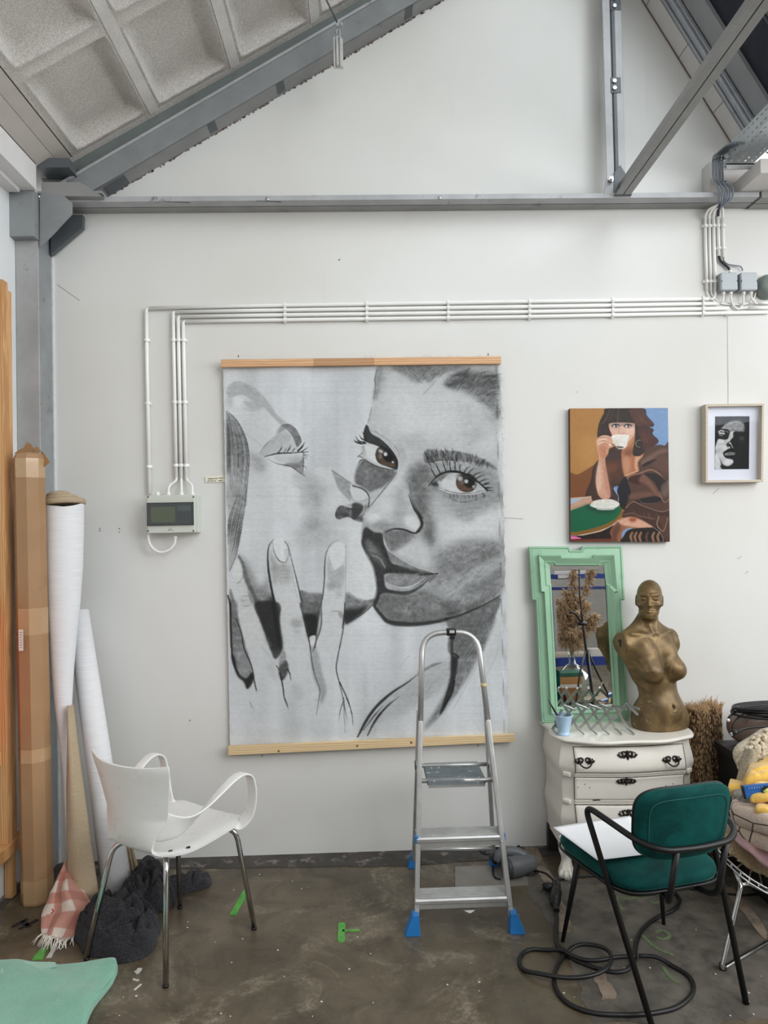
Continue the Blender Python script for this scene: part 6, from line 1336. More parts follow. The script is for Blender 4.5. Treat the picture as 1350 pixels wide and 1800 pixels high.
# apron and claw feet
for s_ in (0, 1):
    sx = 1 if s_ == 0 else -1; bx = XA+.03 if s_ == 0 else XB-.03
    ft = MB(); dirv = Vector((-.35*sx, -.94, 0)).normalized()
    prof = [(.125, .036, .0), (.105, .030, .004), (.088, .024, .004), (.070, .023, .008), (.050, .027, .016), (.034, .033, .022), (.018, .036, .024), (.004, .034, .024), (.0, .030, .024)]
    rg = []
    for z, r_, off in prof:
        rg.append([Vector((bx, 3.322, z))+dirv*off+Vector((math.cos(t)*r_*(1+.10*math.cos(5*t)*(z < .06)), math.sin(t)*r_*(1+.10*math.cos(5*t)*(z < .06)), 0)) for t in np.linspace(0, 2*math.pi, 30, endpoint=False)])
    f_ = link('foot', MB().rings(rg, True), M_CREAM, dr)
    for a in (-.7, 0, .7):
        d2 = Matrix.Rotation(a, 3, 'Z') @ dirv; q = Vector((bx, 3.322, 0))+dirv*.024
        link('toe', MB().tube([q+d2*.024+Vector((0, 0, .040)), q+d2*.036+Vector((0, 0, .024)), q+d2*.038+Vector((0, 0, .009))], [.008, .010, .007], 8), M_CREAM, f_)
    link('knee_block', MB().box((bx, 3.312, .150), (.058, .055, .070), Matrix.Rotation(.55*sx, 3, 'Z')), M_CREAM, dr, bevel=.008)
    link('rear_leg', MB().box2((bx-.022, 3.56, 0), (bx+.022, 3.60, .13)), mat('dark_wood_leg', srgb(40, 34, 30), .6), dr, bevel=.003)
ap = MB(); A = []; B = []
for k in range(25):
    u = k/24; x = x0+(x1-x0)*u; d = .128+.045*(math.cos((u-.5)*2*math.pi*1.5)*.5+.5)*0+(.03 if .12 < u < .88 else 0)*1.; A.append(Vector((x, front_y(x, .2)-.004, .195))); B.append(Vector((x, front_y(x, .14)-.004, .125+.028*math.sin(u*math.pi)**.6)))
link('apron', MB().rings([A, B, [p+Vector((0, .02, 0)) for p in B], [p+Vector((0, .02, 0)) for p in A]], False), M_CREAM, dr)

# ---- mirror leaning on the wall behind
M_MINT = mat('mint_green_paint', srgb(150, 190, 160), .42, var=.05, vscale=5, dirt=srgb(124, 166, 136), dscale=12, dlo=.6, dhi=.75)
def mp(x, y, h=0.):
    px, py = 920+x/5.295, 950+y/5.295; Yp = 3.592+(3.552-3.592)*(py-960)/(1271-960); return aty(px, py, Yp-h)
mi = thing('mirror', mp(575, 1700), 'stepped mint green framed mirror leaning on the wall on the dresser', 'mirror')
Ls = [([(45, 55), (428, 58), (440, 90), (530, 90), (545, 53), (920, 50), (945, 555), (914, 558), (990, 1697), (165, 1702), (112, 560), (78, 557)], -.016),
      ([(45, 55), (428, 58), (440, 90), (530, 90), (545, 53), (920, 50), (945, 555), (914, 558), (990, 1697), (165, 1702), (112, 560), (78, 557)], .010),
      ([(60, 68), (418, 71), (430, 103), (541, 103), (556, 67), (906, 64), (930, 543), (902, 546), (975, 1683), (178, 1688), (125, 548), (92, 545)], .017),
      ([(70, 77), (412, 80), (424, 113), (547, 113), (563, 76), (897, 73), (920, 535), (893, 538), (965, 1672), (188, 1678), (134, 540), (101, 537)], .012),
      ([(74, 81), (409, 84), (421, 117), (551, 117), (567, 80), (893, 77), (916, 531), (889, 534), (961, 1668), (192, 1674), (138, 536), (105, 533)], .015),
      ([(136, 134), (352, 136), (362, 160), (640, 160), (654, 133), (854, 131), (884, 480), (852, 484), (908, 1604), (254, 1620), (190, 484), (160, 481)], .019),
      ([(146, 142), (350, 144), (360, 168), (642, 168), (656, 141), (846, 139), (876, 473), (846, 477), (901, 1596), (262, 1612), (198, 477), (169, 474)], .038),
      ([(196, 192), (296, 193), (306, 221), (700, 221), (712, 192), (803, 188), (822, 418), (792, 421), (862, 1564), (300, 1577), (244, 424), (210, 421)], .018),
      ([(200, 196), (294, 197), (304, 225), (702, 225), (714, 196), (799, 192), (818, 414), (788, 417), (858, 1560), (304, 1573), (248, 420), (214, 417)], .022),
      ([(212, 208), (288, 209), (298, 232), (706, 232), (718, 208), (788, 204), (804, 406), (776, 409), (848, 1552), (312, 1564), (256, 413), (226, 410)], .016),
      ([(246, 232), (284, 233), (294, 238), (708, 238), (722, 233), (748, 231), (768, 400), (766, 403), (834, 1536), (320, 1548), (260, 408), (258, 405)], .008)]
mb = MB().rings([[mp(x, y, h) for x, y in L] for L, h in Ls], True, True, False, False)
link('frame', mb, M_MINT, mi, bevel=.0012)
t = NT('mirror_glass'); t.set(Base_Color=(.86, .88, .87), Metallic=1., Roughness=.015); M_MIR = t.m
go = [(246, 232), (748, 231), (834, 1536), (320, 1548)]; gi = [(284, 272), (712, 270), (796, 1498), (352, 1510)]
link('glass', MB().add([mp(x, y, .006) for x, y in gi], [(3, 2, 1, 0)]), M_MIR, mi, recalc=False)
bv = MB(); G0 = [mp(x, y, .0052) for x, y in go]; G1 = [mp(x, y, .006) for x, y in gi]
for k in range(4): bv.add([G0[k], G0[(k+1) % 4], G1[(k+1) % 4], G1[k]], [(3, 2, 1, 0)])
link('bevelled_edge', bv, M_MIR, mi, recalc=False)

# ---- light blue cup with a brush
Cz = ZT
cpos = atz(991, 1291, Cz)
cup = thing('cup', cpos, 'small light blue footed cup at the front left of the dresser top', 'cup')
M_CUP = mat('light_blue_ceramic', srgb(176, 206, 230), .3, var=.04, coat=.3)
prof = [(.028, .0), (.031, .003), (.030, .009), (.026, .014), (.027, .018), (.033, .045), (.041, .082), (.0445, .090), (.0455, .093), (.044, .095), (.041, .092), (.037, .078), (.030, .045), (.024, .020), (.001, .017)]
link('cup_body', MB().lathe(prof, 32, cpos), M_CUP, cup)
link('paint_rim', MB().lathe([(.036, .0725), (.001, .0726)], 20, cpos, cap0=False), mat('murky_water', srgb(70, 80, 92), .2), cup)
brs = thing('paint_brush', cpos+Vector((-.005, .01, .03)), 'thin black brush standing in the light blue cup', 'brush')
b1 = aty(963.5, 1230, cpos.y+.02); b0 = cpos+Vector((.006, .006, .03)); dv = (b1-b0)
link('brush_handle', MB().tube([b0, b0+dv*.35, b0+dv*.6, b0+dv*.8, b1], [.0035, .0045, .0052, .004, .0016], 8), M_BLK, brs); link('ferrule', MB().tube([b0+dv*.28, b0+dv*.40], .0052, 10), M_BOLT, brs)

# ---- expanding scissor rack of flat metal bars
M_SCI = mat('brushed_steel_bar', srgb(168, 170, 168), .35, .8, var=.12, vscale=20)
sr = thing('scissor_rack', atz(1050, 1285, Cz), 'zigzag expanding peg rack of grey metal bars lying on the dresser', 'rack')
def S(x, y, Y): return aty(930+x/4.355, 1180+y/4.355, Y)
Yk = 3.36
tops = [(268, 262), (362, 252), (462, 256), (556, 258), (652, 258), (748, 254)]; mids = [(318, 345), (420, 350), (514, 350), (610, 350), (706, 350)]; bots = [(372, 440), (470, 440), (564, 440), (660, 440), (755, 440)]
def fbar(a, b, off, n='bar'):
    a = Vector(a); b = Vector(b); d = (b-a).normalized(); o = Vector((0, off, 0))
    link(n, MB().bar(a-d*.004+o, b+d*.004+o, .0026, .0125, (d.z, 0, -d.x)), M_SCI, sr)
for i in range(5):
    fbar(S(*tops[i], Yk), S(*bots[i], Yk), .0); 
    if i < 5: fbar(S(*tops[i+1], Yk), S(tops[i+1][0]-170, 440, Yk) if i else S(215, 430, Yk), .0035)
fbar(S(*tops[5], Yk), S(830, 330, Yk), 0); fbar(S(205, 388, Yk), S(250, 300, Yk), .0035)
for i, b in enumerate(tops): p = S(*b, Yk); link('peg', MB().bar(p, p+Vector((.026, -.085, -.0)), .008, .008), M_SCI, sr)
for i, b in enumerate(bots): p = S(*b, Yk); q = atz(930+(b[0]+50)/4.355, 1180+(b[1]+42)/4.355, Cz+.005); link('peg', MB().bar(p, q, .006, .006), M_SCI, sr)
p = S(180, 445, Yk); link('peg', MB().bar(p, atz(930+222/4.355, 1180+486/4.355, Cz+.005), .006, .006), M_SCI, sr); fbar(S(180, 440, Yk), S(215, 390, Yk), 0)
for b in mids: p = S(*b, Yk); link('rivet', MB().cyl(p+Vector((0, -.004, 0)), p+Vector((0, .007, 0)), .0035, 8), M_BOLT, sr)
# ------------------------------------------------------------------ bronze mannequin torso: one continuous surface, found ray by ray from a blend of soft volumes
def _sd_torso(P):
    x, y, z = P[..., 0], P[..., 1], P[..., 2]; ax = np.abs(x)
    def ell(c, r, X=None):
        q = np.stack([(x if X is None else X)-c[0], y-c[1], z-c[2]], -1); r = np.array(r); k0 = np.linalg.norm(q/r, axis=-1); k1 = np.linalg.norm(q/r**2, axis=-1)+1e-9; return k0*(k0-1)/k1
    def cap(a, b, r0, r1=None, X=None):
        a = np.array(a, float); b = np.array(b, float); r1 = r0 if r1 is None else r1
        q = np.stack([(x if X is None else X), y, z], -1)-a; d = b-a; t = (q@d/(d@d)).clip(0, 1); return np.linalg.norm(q-t[..., None]*d, axis=-1)-(r0+(r1-r0)*t)
    def su(a, b, k): h = (k-np.abs(a-b)).clip(0)/k; return np.minimum(a, b)-h*h*k*.25
    def ss(a, b, k): return -su(-a, b, k)
    d = ell((0, .0, .035), (.143, .092, .125)); d = su(d, ell((0, .005, .15), (.094, .070, .12)), .05); d = su(d, ell((0, -.028, .095), (.085, .062, .085)), .03)
    d = su(d, ell((.066, .04, .03), (.07, .06, .09), ax), .04)
    d = su(d, ell((0, .008, .285), (.112, .080, .14)), .05); d = su(d, ell((0, .012, .385), (.132, .066, .075)), .04)
    d = su(d, cap((.02, .016, .418), (.150, .020, .410), .050, .052, ax), .03); d = su(d, cap((.128, .018, .392), (.088, .008, .25), .040, .036, ax), .03); d = su(d, cap((.09, .024, .452), (.0, .022, .53), .026, .036, ax), .045)
    d = su(d, ell((0, .004, .428), (.118, .050, .045)), .03); d = su(d, ell((.060, -.046, .335), (.050, .040, .090), ax), .035); d = su(d, ell((.066, -.066, .288), (.058, .052, .054), ax), .026)
    d = ss(d, cap((0, -.095, .24), (0, -.10, .34), .010), .02)
    d = su(d, cap((.014, -.040, .450), (.118, -.022, .460), .0055, .006, ax), .016); d = ss(d, ell((0, -.062, .458), (.010, .014, .012)), .008)
    d = ss(d, ell((.052, -.060, .476), (.034, .020, .010), ax), .018)
    d = su(d, cap((0, .014, .45), (0, .000, .56), .038, .035), .035); d = su(d, cap((.010, -.040, .46), (.038, .005, .56), .008, .010, ax), .014)
    d = ss(d, ell((0, -.094, .112), (.006, .014, .010)), .008); d = ss(d, cap((0, -.098, .13), (0, -.088, .24), .004), .016)
    d = np.maximum(d, (x*.985+z*.06-.180)); d = np.maximum(d, (-x*.985+z*.06-.180))
    # head turned back towards the camera
    yaw = math.radians(40); hx = x*math.cos(yaw)-y*math.sin(yaw); hy = x*math.sin(yaw)+y*math.cos(yaw); hz = z
    X0, Y0 = x, y
    def E(c, r, X): q = np.stack([X-c[0], hy-c[1], hz-c[2]], -1); r = np.array(r); k0 = np.linalg.norm(q/r, axis=-1); k1 = np.linalg.norm(q/r**2, axis=-1)+1e-9; return k0*(k0-1)/k1
    def C(a, b, r0, r1, X): a = np.array(a, float); b = np.array(b, float); q = np.stack([X, hy, hz], -1)-a; dd = b-a; t = (q@dd/(dd@dd)).clip(0, 1); return np.linalg.norm(q-t[..., None]*dd, axis=-1)-(r0+(r1-r0)*t)
    ha = np.abs(hx)
    h = E((0, .010, .640), (.058, .080, .071), hx); h = su(h, E((0, -.028, .598), (.048, .056, .074), hx), .03); h = su(h, E((0, -.036, .556), (.037, .044, .034), hx), .025); h = su(h, E((0, -.070, .546), (.014, .014, .013), hx), .016)
    h = su(h, E((.038, -.052, .600), (.018, .018, .016), ha), .02); h = su(h, C((.008, -.078, .642), (.036, -.064, .646), .007, .006, ha), .012)
    h = ss(h, E((.026, -.090, .629), (.017, .016, .0095), ha), .010); h = su(h, E((.026, -.0705, .627), (.0145, .012, .0085), ha), .003); h = ss(h, C((.014, -.084, .6255), (.038, -.076, .6265), .0014, .001, ha), .002)
    h = su(h, C((0, -.084, .634), (0, -.103, .600), .0048, .0078, hx), .008); h = su(h, E((.0085, -.093, .597), (.0062, .009, .006), ha), .006); h = ss(h, E((.005, -.100, .5905), (.003, .004, .0025), ha), .002)
    h = su(h, C((.0, -.0905, .5775), (.017, -.0805, .5740), .0052, .0025, ha), .004); h = su(h, C((0, -.0885, .5665), (.014, -.081, .5700), .0062, .003, ha), .004); h = ss(h, C((0, -.097, .5722), (.019, -.085, .5728), .0012, .001, ha), .003)
    h = su(h, E((.0585, .012, .610), (.0075, .016, .028), ha), .006); h = ss(h, E((.0665, .006, .612), (.005, .008, .016), ha), .005)
    return su(d, h, .016)
LZ, LX = [0, .05, .16, .30, .42, .55, .72], [.020, .020, .008, -.018, -.036, -.030, -.024]     # the torso's sideways sway
def bust(parent, pos, yaw):
    zs = np.unique(np.concatenate([np.arange(0, .7148, .0042), np.arange(.44, .54, .0021), np.arange(.535, .66, .0016), np.linspace(.700, .7115, 8)])); nth = 168
    cz = np.interp(zs, [0, .3, .45, .53, .57, .72], [0, 0, .012, .004, -.010, -.004]); th = np.linspace(0, 2*math.pi, nth, endpoint=False)
    D = np.stack([np.cos(th), np.sin(th), 0*th], -1)[None].repeat(len(zs), 0); O = np.stack([0*zs, cz, zs], -1)[:, None]
    r = np.full((len(zs), nth), .30)
    for _ in range(90): r = r-np.clip(_sd_torso(O+D*r[..., None])*.6, -.02, .03); r = r.clip(.0008, .32)
    X = O+D*r[..., None]; X[0, :, 2] = 0
    c, s_ = math.cos(yaw), math.sin(yaw); Q = np.stack([X[..., 0]*c-X[..., 1]*s_+np.interp(X[..., 2], LZ, LX), X[..., 0]*s_+X[..., 1]*c, X[..., 2]], -1)+np.array(pos)
    n = len(zs); i = np.arange(n*nth).reshape(n, nth); j = np.roll(i, -1, 1)
    f = np.stack([i[:-1], j[:-1], j[1:], i[1:]], -1).reshape(-1, 4).tolist()+[i[0][::-1].tolist(), i[-1].tolist()]
    mb = MB(); mb.v = [tuple(v) for v in Q.reshape(-1, 3)]; mb.f = [tuple(q) for q in f]; mb.sm = [True]*(len(f)-2)+[False]*2
    return mb
t = NT('aged_bronze'); v = t.coord('Object'); n1 = t.noise(v, 9, 7, .65, .6)
c = t.ramp(n1, [(.3, srgb(82, 66, 46)), (.5, srgb(110, 90, 60)), (.68, srgb(140, 116, 76))]); c = t.mix(t.ramp(t.noise(v, 24, 8, .7, 1.), [(.56, 0.), (.72, .75)]), c, srgb(176, 148, 102))
c = t.mix(t.ramp(t.noise(v, 16, 8, .7, 1.4), [(.60, 0.), (.74, .7)]), c, srgb(78, 62, 58))
t.set(Base_Color=c, Metallic=.45, Roughness=t.ramp(n1, [(.3, .34), (.7, .5)])); t.bump(t.noise(v, 30, 6, .7), .10, .003); M_BRONZE = t.m
bpos = Vector((atz(1158, 1278, ZT).x, 3.425, ZT+.0005)); byaw = math.radians(18)
bu = thing('mannequin_torso', bpos, 'armless bronze coloured mannequin bust with a bald head on the dresser', 'mannequin')
link('torso', bust(bu, bpos, byaw), M_BRONZE, bu)
# key-hole slots in the cut shoulder, paint fleck
cb_, sb_ = math.cos(byaw), math.sin(byaw)
def bl(x, y, z): return bpos+Vector((x*cb_-y*sb_+float(np.interp(z, LZ, LX)), x*sb_+y*cb_, z))
kx = -.1595
link('keyhole', MB().prism([(.008, .010), (.010, .004), (.006, -.002), (.004, -.002), (.006, -.020), (-.006, -.020), (-.004, -.002), (-.006, -.002), (-.010, .004), (-.008, .010), (0, .014)], bl(.006, 0, 0)-bl(0, 0, 0), bl(kx, .014, .418), bl(0, 1, 0)-bl(0, 0, 0), Vector((-.06, 0, 1))), M_BLK, bu)
# ------------------------------------------------------------------ aluminium step ladder
M_LADD = mat('scuffed_aluminium', srgb(196, 197, 196), .36, .72, var=.1, vscale=12, dirt=srgb(236, 236, 232), dscale=30, dlo=.66, dhi=.72, bump=.08)
M_LADP = mat('grey_platform', srgb(120, 128, 132), .5, .3, var=.1, vscale=12, dirt=srgb(220, 220, 216), dscale=26, dlo=.60, dhi=.68)
M_BLUE = mat('blue_plastic', srgb(38, 120, 190), .42, var=.1, vscale=20)
lad = thing('step_ladder', (.38, 3.16, 0), 'aluminium three-step ladder with blue feet in front of the big canvas', 'ladder')
def frail(s_, z):
    """point on the front rail; s_ 0 left, 1 right"""
    t = z/1.07; y = 2.892+.245*z
    return Vector((.176+(.243-.176)*t, y, z)) if s_ == 0 else Vector((.566+(.500-.566)*t, y-.012, z))
for s_ in (0, 1):
    link('front_rail', MB().bar(frail(s_, .02), frail(s_, .80), .020, .034, (0, 1, -.2)), M_LADD, lad, bevel=.004)
L0, R0 = frail(0, .79), frail(1, .79); Lt, Rt = frail(0, 1.165), frail(1, 1.165)
hoop = [L0]+fillet([L0, Lt+(L0-Lt).normalized()*.0, Rt, R0], .095, 9)[1:]
link('handrail', MB().tube(hoop, .0125, 14), M_LADD, lad)
tp = (Lt+Rt)/2; link('grip_clamp', MB().box(tp+Vector((.006, 0, .002)), (.042, .038, .030)), M_BLK, lad, bevel=.004); link('clamp_screw', MB().box(tp+Vector((.010, -.006, -.020)), (.022, .03, .016)), M_BLK, lad, bevel=.003)
link('paint_tag', MB().box(tp+Vector((.008, -.0195, .006)), (.022, .002, .012)), mat('worn_label', srgb(190, 186, 186), .6), lad)
p = frail(1, .935); link('yellowed_tape', MB().cyl(p, p+Vector((0, 0, .014)), .0135, 12), mat('yellow_tape', srgb(196, 184, 130), .6), lad)
RF = [Vector((.205, 3.452, 0)), Vector((.592, 3.440, 0))]; RTp = [Vector((.222, 3.115, .83)), Vector((.514, 3.105, .83))]
for s_ in (0, 1):
    link('rear_leg', MB().bar(RF[s_]+Vector((0, 0, .02)), RTp[s_], .018, .030, (0, 1, .4)), M_LADD, lad, bevel=.003)
    d = -1 if s_ == 0 else 1
    ff = frail(s_, 0); q = ff+Vector((0, 0, .0))
    poly = [(-d*.012, .085), (d*.014, .085), (d*.046, .006), (d*.046, 0), (-d*.016, 0)]
    link('foot', MB().prism(poly, (0, .046, 0), q+Vector((0, -.024, 0))), M_BLUE, lad, bevel=.003)
    poly = [(-d*.014, .060), (d*.014, .060), (d*.030, .0), (-d*.022, 0)]
    link('foot', MB().prism(poly, (0, .046, 0), RF[s_]+Vector((0, -.023, 0))), M_BLUE, lad, bevel=.003)
    for z in (.115, .345): p = frail(s_, z); link('rivet', MB().ball(p+Vector((d*-.004, -.020, -.012)), .0042, 8, 6), M_BOLT, lad)
    link('hinge_bar', MB().bar(frail(s_, .545)+Vector((0, .01, 0)), Vector((RF[s_].lerp(RTp[s_], .62).x, 3.24, .560)), .006, .018), M_LADD, lad)
    link('platform_bracket', MB().box(RF[s_].lerp(RTp[s_], .68)+Vector((d*.004, 0, 0)), (.014, .03, .035)), mat('dark_bracket', srgb(86, 92, 96), .5), lad, bevel=.002)
def tread(z, depth, lip, blue):
    a, b = frail(0, z), frail(1, z); x0, x1 = a.x-.008, b.x+.008; y0 = a.y-.022; st = None
    st = link('step', MB().box2((x0, y0, z-.006), (x1, y0+depth, z)), M_LADD, lad, bevel=.002)
    link('front_lip', MB().prism([(0, -.038), (.006, -.038), (.006, -.012), (.014, -.006), (.014, .001), (0, .003), (-.005, -.004), (-.005, -.016), (0, -.020)], (x1-x0, 0, 0), (x0, y0, z), (0, 1, 0), (0, 0, 1)), M_LADD, st, bevel=.001)
    for k in range(6): yy = y0+.020+k*(depth-.03)/5; link('tread_rib', MB().box2((x0+.012, yy, z), (x1-.012, yy+.006, z+.0022)), M_LADD, st)
    if blue:
        for xx in (x0, x1): link('step_end', MB().box((xx, y0+.012, z-.006), (.014, .030, .030)), M_BLUE, st, bevel=.003); link('step_end', MB().box((xx+(.008 if xx == x0 else -.008), y0+depth*.6, z+.004), (.010, .05, .012)), M_BLUE, st, bevel=.003)
tread(.128, .095, 1, False); tread(.352, .095, 1, True)
st = link('torn_label', MB().prism([(0, 0), (.045, 0), (.026, -.012), (.018, -.010)], (0, .001, 0), frail(0, .088)+Vector((.19, -.023, -.002))), mat('white_label', srgb(226, 224, 220), .7), lad)
px0, px1 = .248, .500
pl = link('platform', MB().box2((px0, 3.060, .528), (px1, 3.285, .552)), M_LADP, lad, bevel=.004)
for k in range(8): yy = 3.075+k*.027; link('tread_rib', MB().box2((px0+.006, yy, .552), (px1-.006, yy+.008, .5545)), M_LADP, pl)
link('platform_edge', MB().box2((px0+.004, 3.052, .522), (px1-.004, 3.062, .530)), M_LADD, pl)
link('pivot_rod', MB().cyl(frail(0, .545)+Vector((0, .05, .0)), frail(1, .545)+Vector((0, .05, 0)), .009, 10), M_LADD, lad); link('pivot_rod', MB().cyl((.212, 3.235, .556), (.532, 3.23, .556), .009, 10), M_LADD, lad)
link('cross_brace', MB().cyl(RF[0].lerp(RTp[0], .12), RF[1].lerp(RTp[1], .12), .010, 10), M_LADD, lad)

# ------------------------------------------------------------------ white plastic armchair, seen from behind
M_CHW = mat('white_moulded_plastic', srgb(233, 233, 230), .32, var=.025, vscale=4)
M_CHROME = mat('polished_chrome', srgb(206, 208, 208), .12, 1., var=.05)
WO = Vector((-.80, 2.88, 0)); WFw = Vector((.55, .835, 0)); WR = Vector((.835, -.55, 0))
wl = lambda x, y, z: WO+WR*x+WFw*y+Vector((0, 0, z))
wch = thing('armchair', WO, 'white plastic armchair with chrome legs, seen from behind, at the left', 'chair')
prof = spline([Vector(q) for q in ((.245, .438, .175), (.235, .447, .200), (.19, .452, .210), (.08, .446, .212), (-.04, .440, .208), (-.115, .441, .190), (-.160, .444, .150), (-.190, .462, .124), (-.205, .497, .128), (-.212, .535, .146), (-.216, .570, .164), (-.220, .610, .178), (-.225, .65, .187), (-.234, .71, .202), (-.245, .765, .216), (-.248, .782, .214))], 5)
def shell(u, v):
    f = v*(len(prof)-1); i = min(int(f), len(prof)-2); q = prof[i].lerp(prof[i+1], f-i); s_ = 2*u-1
    back = max(0, min(1, (q.y-.46)/.12)); x = q.z*s_
    y = q.x+back*.058*s_*s_; z = q.y+(1-back)*(.010*s_*s_*(1-abs(q.x)*.5))-(1-back)*.006*max(0, abs(s_)-.85)/.15
    if back > .98: z += .010*abs(s_)**3*max(0, (q.y-.74)/.04)
    return wl(x, y, z)
def shell_n(u, v):
    e = .004; a = shell(min(1, u+e), v)-shell(max(0, u-e), v); b = shell(u, min(1, v+e))-shell(u, max(0, v-e)); return shell(u, v), a.cross(b)
o = link('shell', MB().slab(shell_n, .009, 29, 64), M_CHW, wch); m = o.modifiers.new('e', 'EDGE_SPLIT'); m.split_angle = .9
def ribbon(pts, th, nm, parent, m, side):
    """arm band: each point carries its width and how far the band has twisted from upright (0) to flat (1)"""
    P = spline([wl(*p[:3]) for p in pts], 8); rg = []; N = len(P); X = WR*side; T_ = np.linspace(0, 1, len(pts))
    for i in range(N):
        t = (P[min(i+1, N-1)]-P[max(i-1, 0)]).normalized(); k = float(np.interp(i/(N-1), T_, [p[4] for p in pts])); wv = X*math.sin(k*math.pi/2)+Vector((0, 0, 1))*math.cos(k*math.pi/2)
        nx = (wv-t*wv.dot(t)).normalized(); ny = t.cross(nx); ww = float(np.interp(i/(N-1), T_, [p[3] for p in pts]))/2
        rg.append([P[i]+nx*(math.copysign(abs(math.cos(a))**.5, math.cos(a))*ww)+ny*(math.copysign(abs(math.sin(a))**.7, math.sin(a))*th/2) for a in np.linspace(0, 2*math.pi, 20, endpoint=False)])
    return link(nm, MB().rings(rg), m, parent)
for s_ in (1, -1):
    ribbon([(s_*.106, -.1895, .562, .11, 0), (s_*.146, -.169, .558, .116, 0), (s_*.186, -.136, .553, .088, .1), (s_*.214, -.09, .562, .060, .35), (s_*.230, -.03, .592, .046, .65), (s_*.243, .035, .632, .042, .9), (s_*.252, .095, .664, .044, 1), (s_*.256, .145, .672, .046, 1), (s_*.258, .184, .650, .046, 1), (s_*.258, .200, .602, .046, 1), (s_*.252, .204, .545, .048, 1), (s_*.238, .198, .490, .052, 1), (s_*.212, .180, .456, .058, 1), (s_*.180, .165, .449, .060, 1)], .010, 'armrest', wch, M_CHW, s_)
for s_, y0, fo in ((1, -1, (.188, -.194)), (-1, -1, (-.208, -.235)), (1, 1, (.214, .245)), (-1, 1, (-.179, .205))):
    kx = s_*(.150 if y0 < 0 else .172); ky = -.150 if y0 < 0 else .190
    pts = fillet([wl(s_*.03, y0*.05, .424), wl(kx, ky, .430), wl(fo[0], fo[1], .012)], .06, 8)
    lg = link('leg', MB().tube(pts, .0105, 14), M_CHROME, wch)
    link('glide', MB().cyl(wl(fo[0], fo[1], 0), wl(fo[0]-(fo[0]-kx)*.02, fo[1]-(fo[1]-ky)*.02, .010), .0112, 14), M_BLK, lg)
link('mount_plate', MB().box(wl(0, -.02, .428), (.10, .14, .014), Matrix.Rotation(math.atan2(WFw.y, WFw.x)-math.pi/2, 3, 'Z')), M_BLK, wch, bevel=.003)
for x, y in ((.185, -.075), (.178, .165), (.150, -.130), (-.180, .165)): link('fixing_slot', MB().box(wl(x, y, .4525), (.014, .006, .006), Matrix.Rotation(.5, 3, 'Z')), M_BLK, wch)

# ------------------------------------------------------------------ teal velvet chair with a black tube frame, seen from behind
def velvet(name, a, b):
    t = NT(name); v = t.coord('Object'); n = t.noise(t.coord('Object', (1, 1, 1.6)), 7, 6, .62, .8)
    c = t.ramp(n, [(.34, a), (.66, b)]); lw = t.n('ShaderNodeLayerWeight'); lw.inputs[0].default_value = .35
    t.set(Base_Color=c, Roughness=.75, Sheen_Weight=.35, Sheen_Roughness=.35, Sheen_Tint=srgb(120, 200, 190), Specular_IOR_Level=.15)
    t.bump(t.noise(v, 380, 3), .08, .001); return t.m
M_TEAL = velvet('teal_velvet', srgb(2, 52, 50), srgb(8, 78, 74))
M_PIPE = mat('black_piping', srgb(14, 18, 20), .5)
M_TUBE = mat('matt_black_tube', srgb(13, 13, 15), .4, .1, var=.1)
TO = Vector((1.024, 2.60, 0)); TF = Vector((-.224, .975, 0)); TR = Vector((.975, .224, 0))
tl = lambda x, y, z: TO+TR*x+TF*y+Vector((0, 0, z))
tch = thing('velvet_chair', TO, 'teal velvet chair with black tube frame, seen from behind, at the right', 'chair')
def superr(t, a, b, n): return math.copysign(abs(math.cos(t))**(2/n), math.cos(t))*a, math.copysign(abs(math.sin(t))**(2/n), math.sin(t))*b
def pad(mapf, a, b, th, n=4., crown=.012, name='pad', parent=None, m=None, ring=40):
    """cushion: rounded square in a local plane; mapf(x, y, h) -> world"""
    rg = []
    for k, h in [(.0, -th*.5), (.55, -th*.5), (.90, -th*.48), (.975, -th*.36), (1., -th*.1), (1., th*.1), (.985, th*.34), (.94, th*.48), (.80, th*.5+crown*.35), (.5, th*.5+crown*.8), (.02, th*.5+crown)]:
        rg.append([mapf(*superr(t, a*max(k, .02), b*max(k, .02), n if k > .6 else 2+(n-2)*k), h) for t in np.linspace(0, 2*math.pi, ring, endpoint=False)])
    return link(name, MB().rings(rg), m, parent)
sc = Vector((-.035, .02, .425))
seat_map = lambda x, y, h: tl(sc.x+x*(1+.10*y/.22), sc.y+y, sc.z+h-.018*(y/.22)*(y < 0)*0)
link_seat = pad(seat_map, .222, .224, .046, 5., .012, 'seat', tch, M_TEAL)
for hh in (-.021,): link('piping', MB().tube([seat_map(*superr(t, .2235, .2255, 5.), hh) for t in np.linspace(0, 2*math.pi, 60, endpoint=False)], .0045, 8, closed=True), M_PIPE, link_seat)
link('seat_frame', MB().tube([seat_map(*superr(t, .205, .205, 5.), -.032) for t in np.linspace(0, 2*math.pi, 48, endpoint=False)], .010, 10, closed=True), M_TUBE, tch)
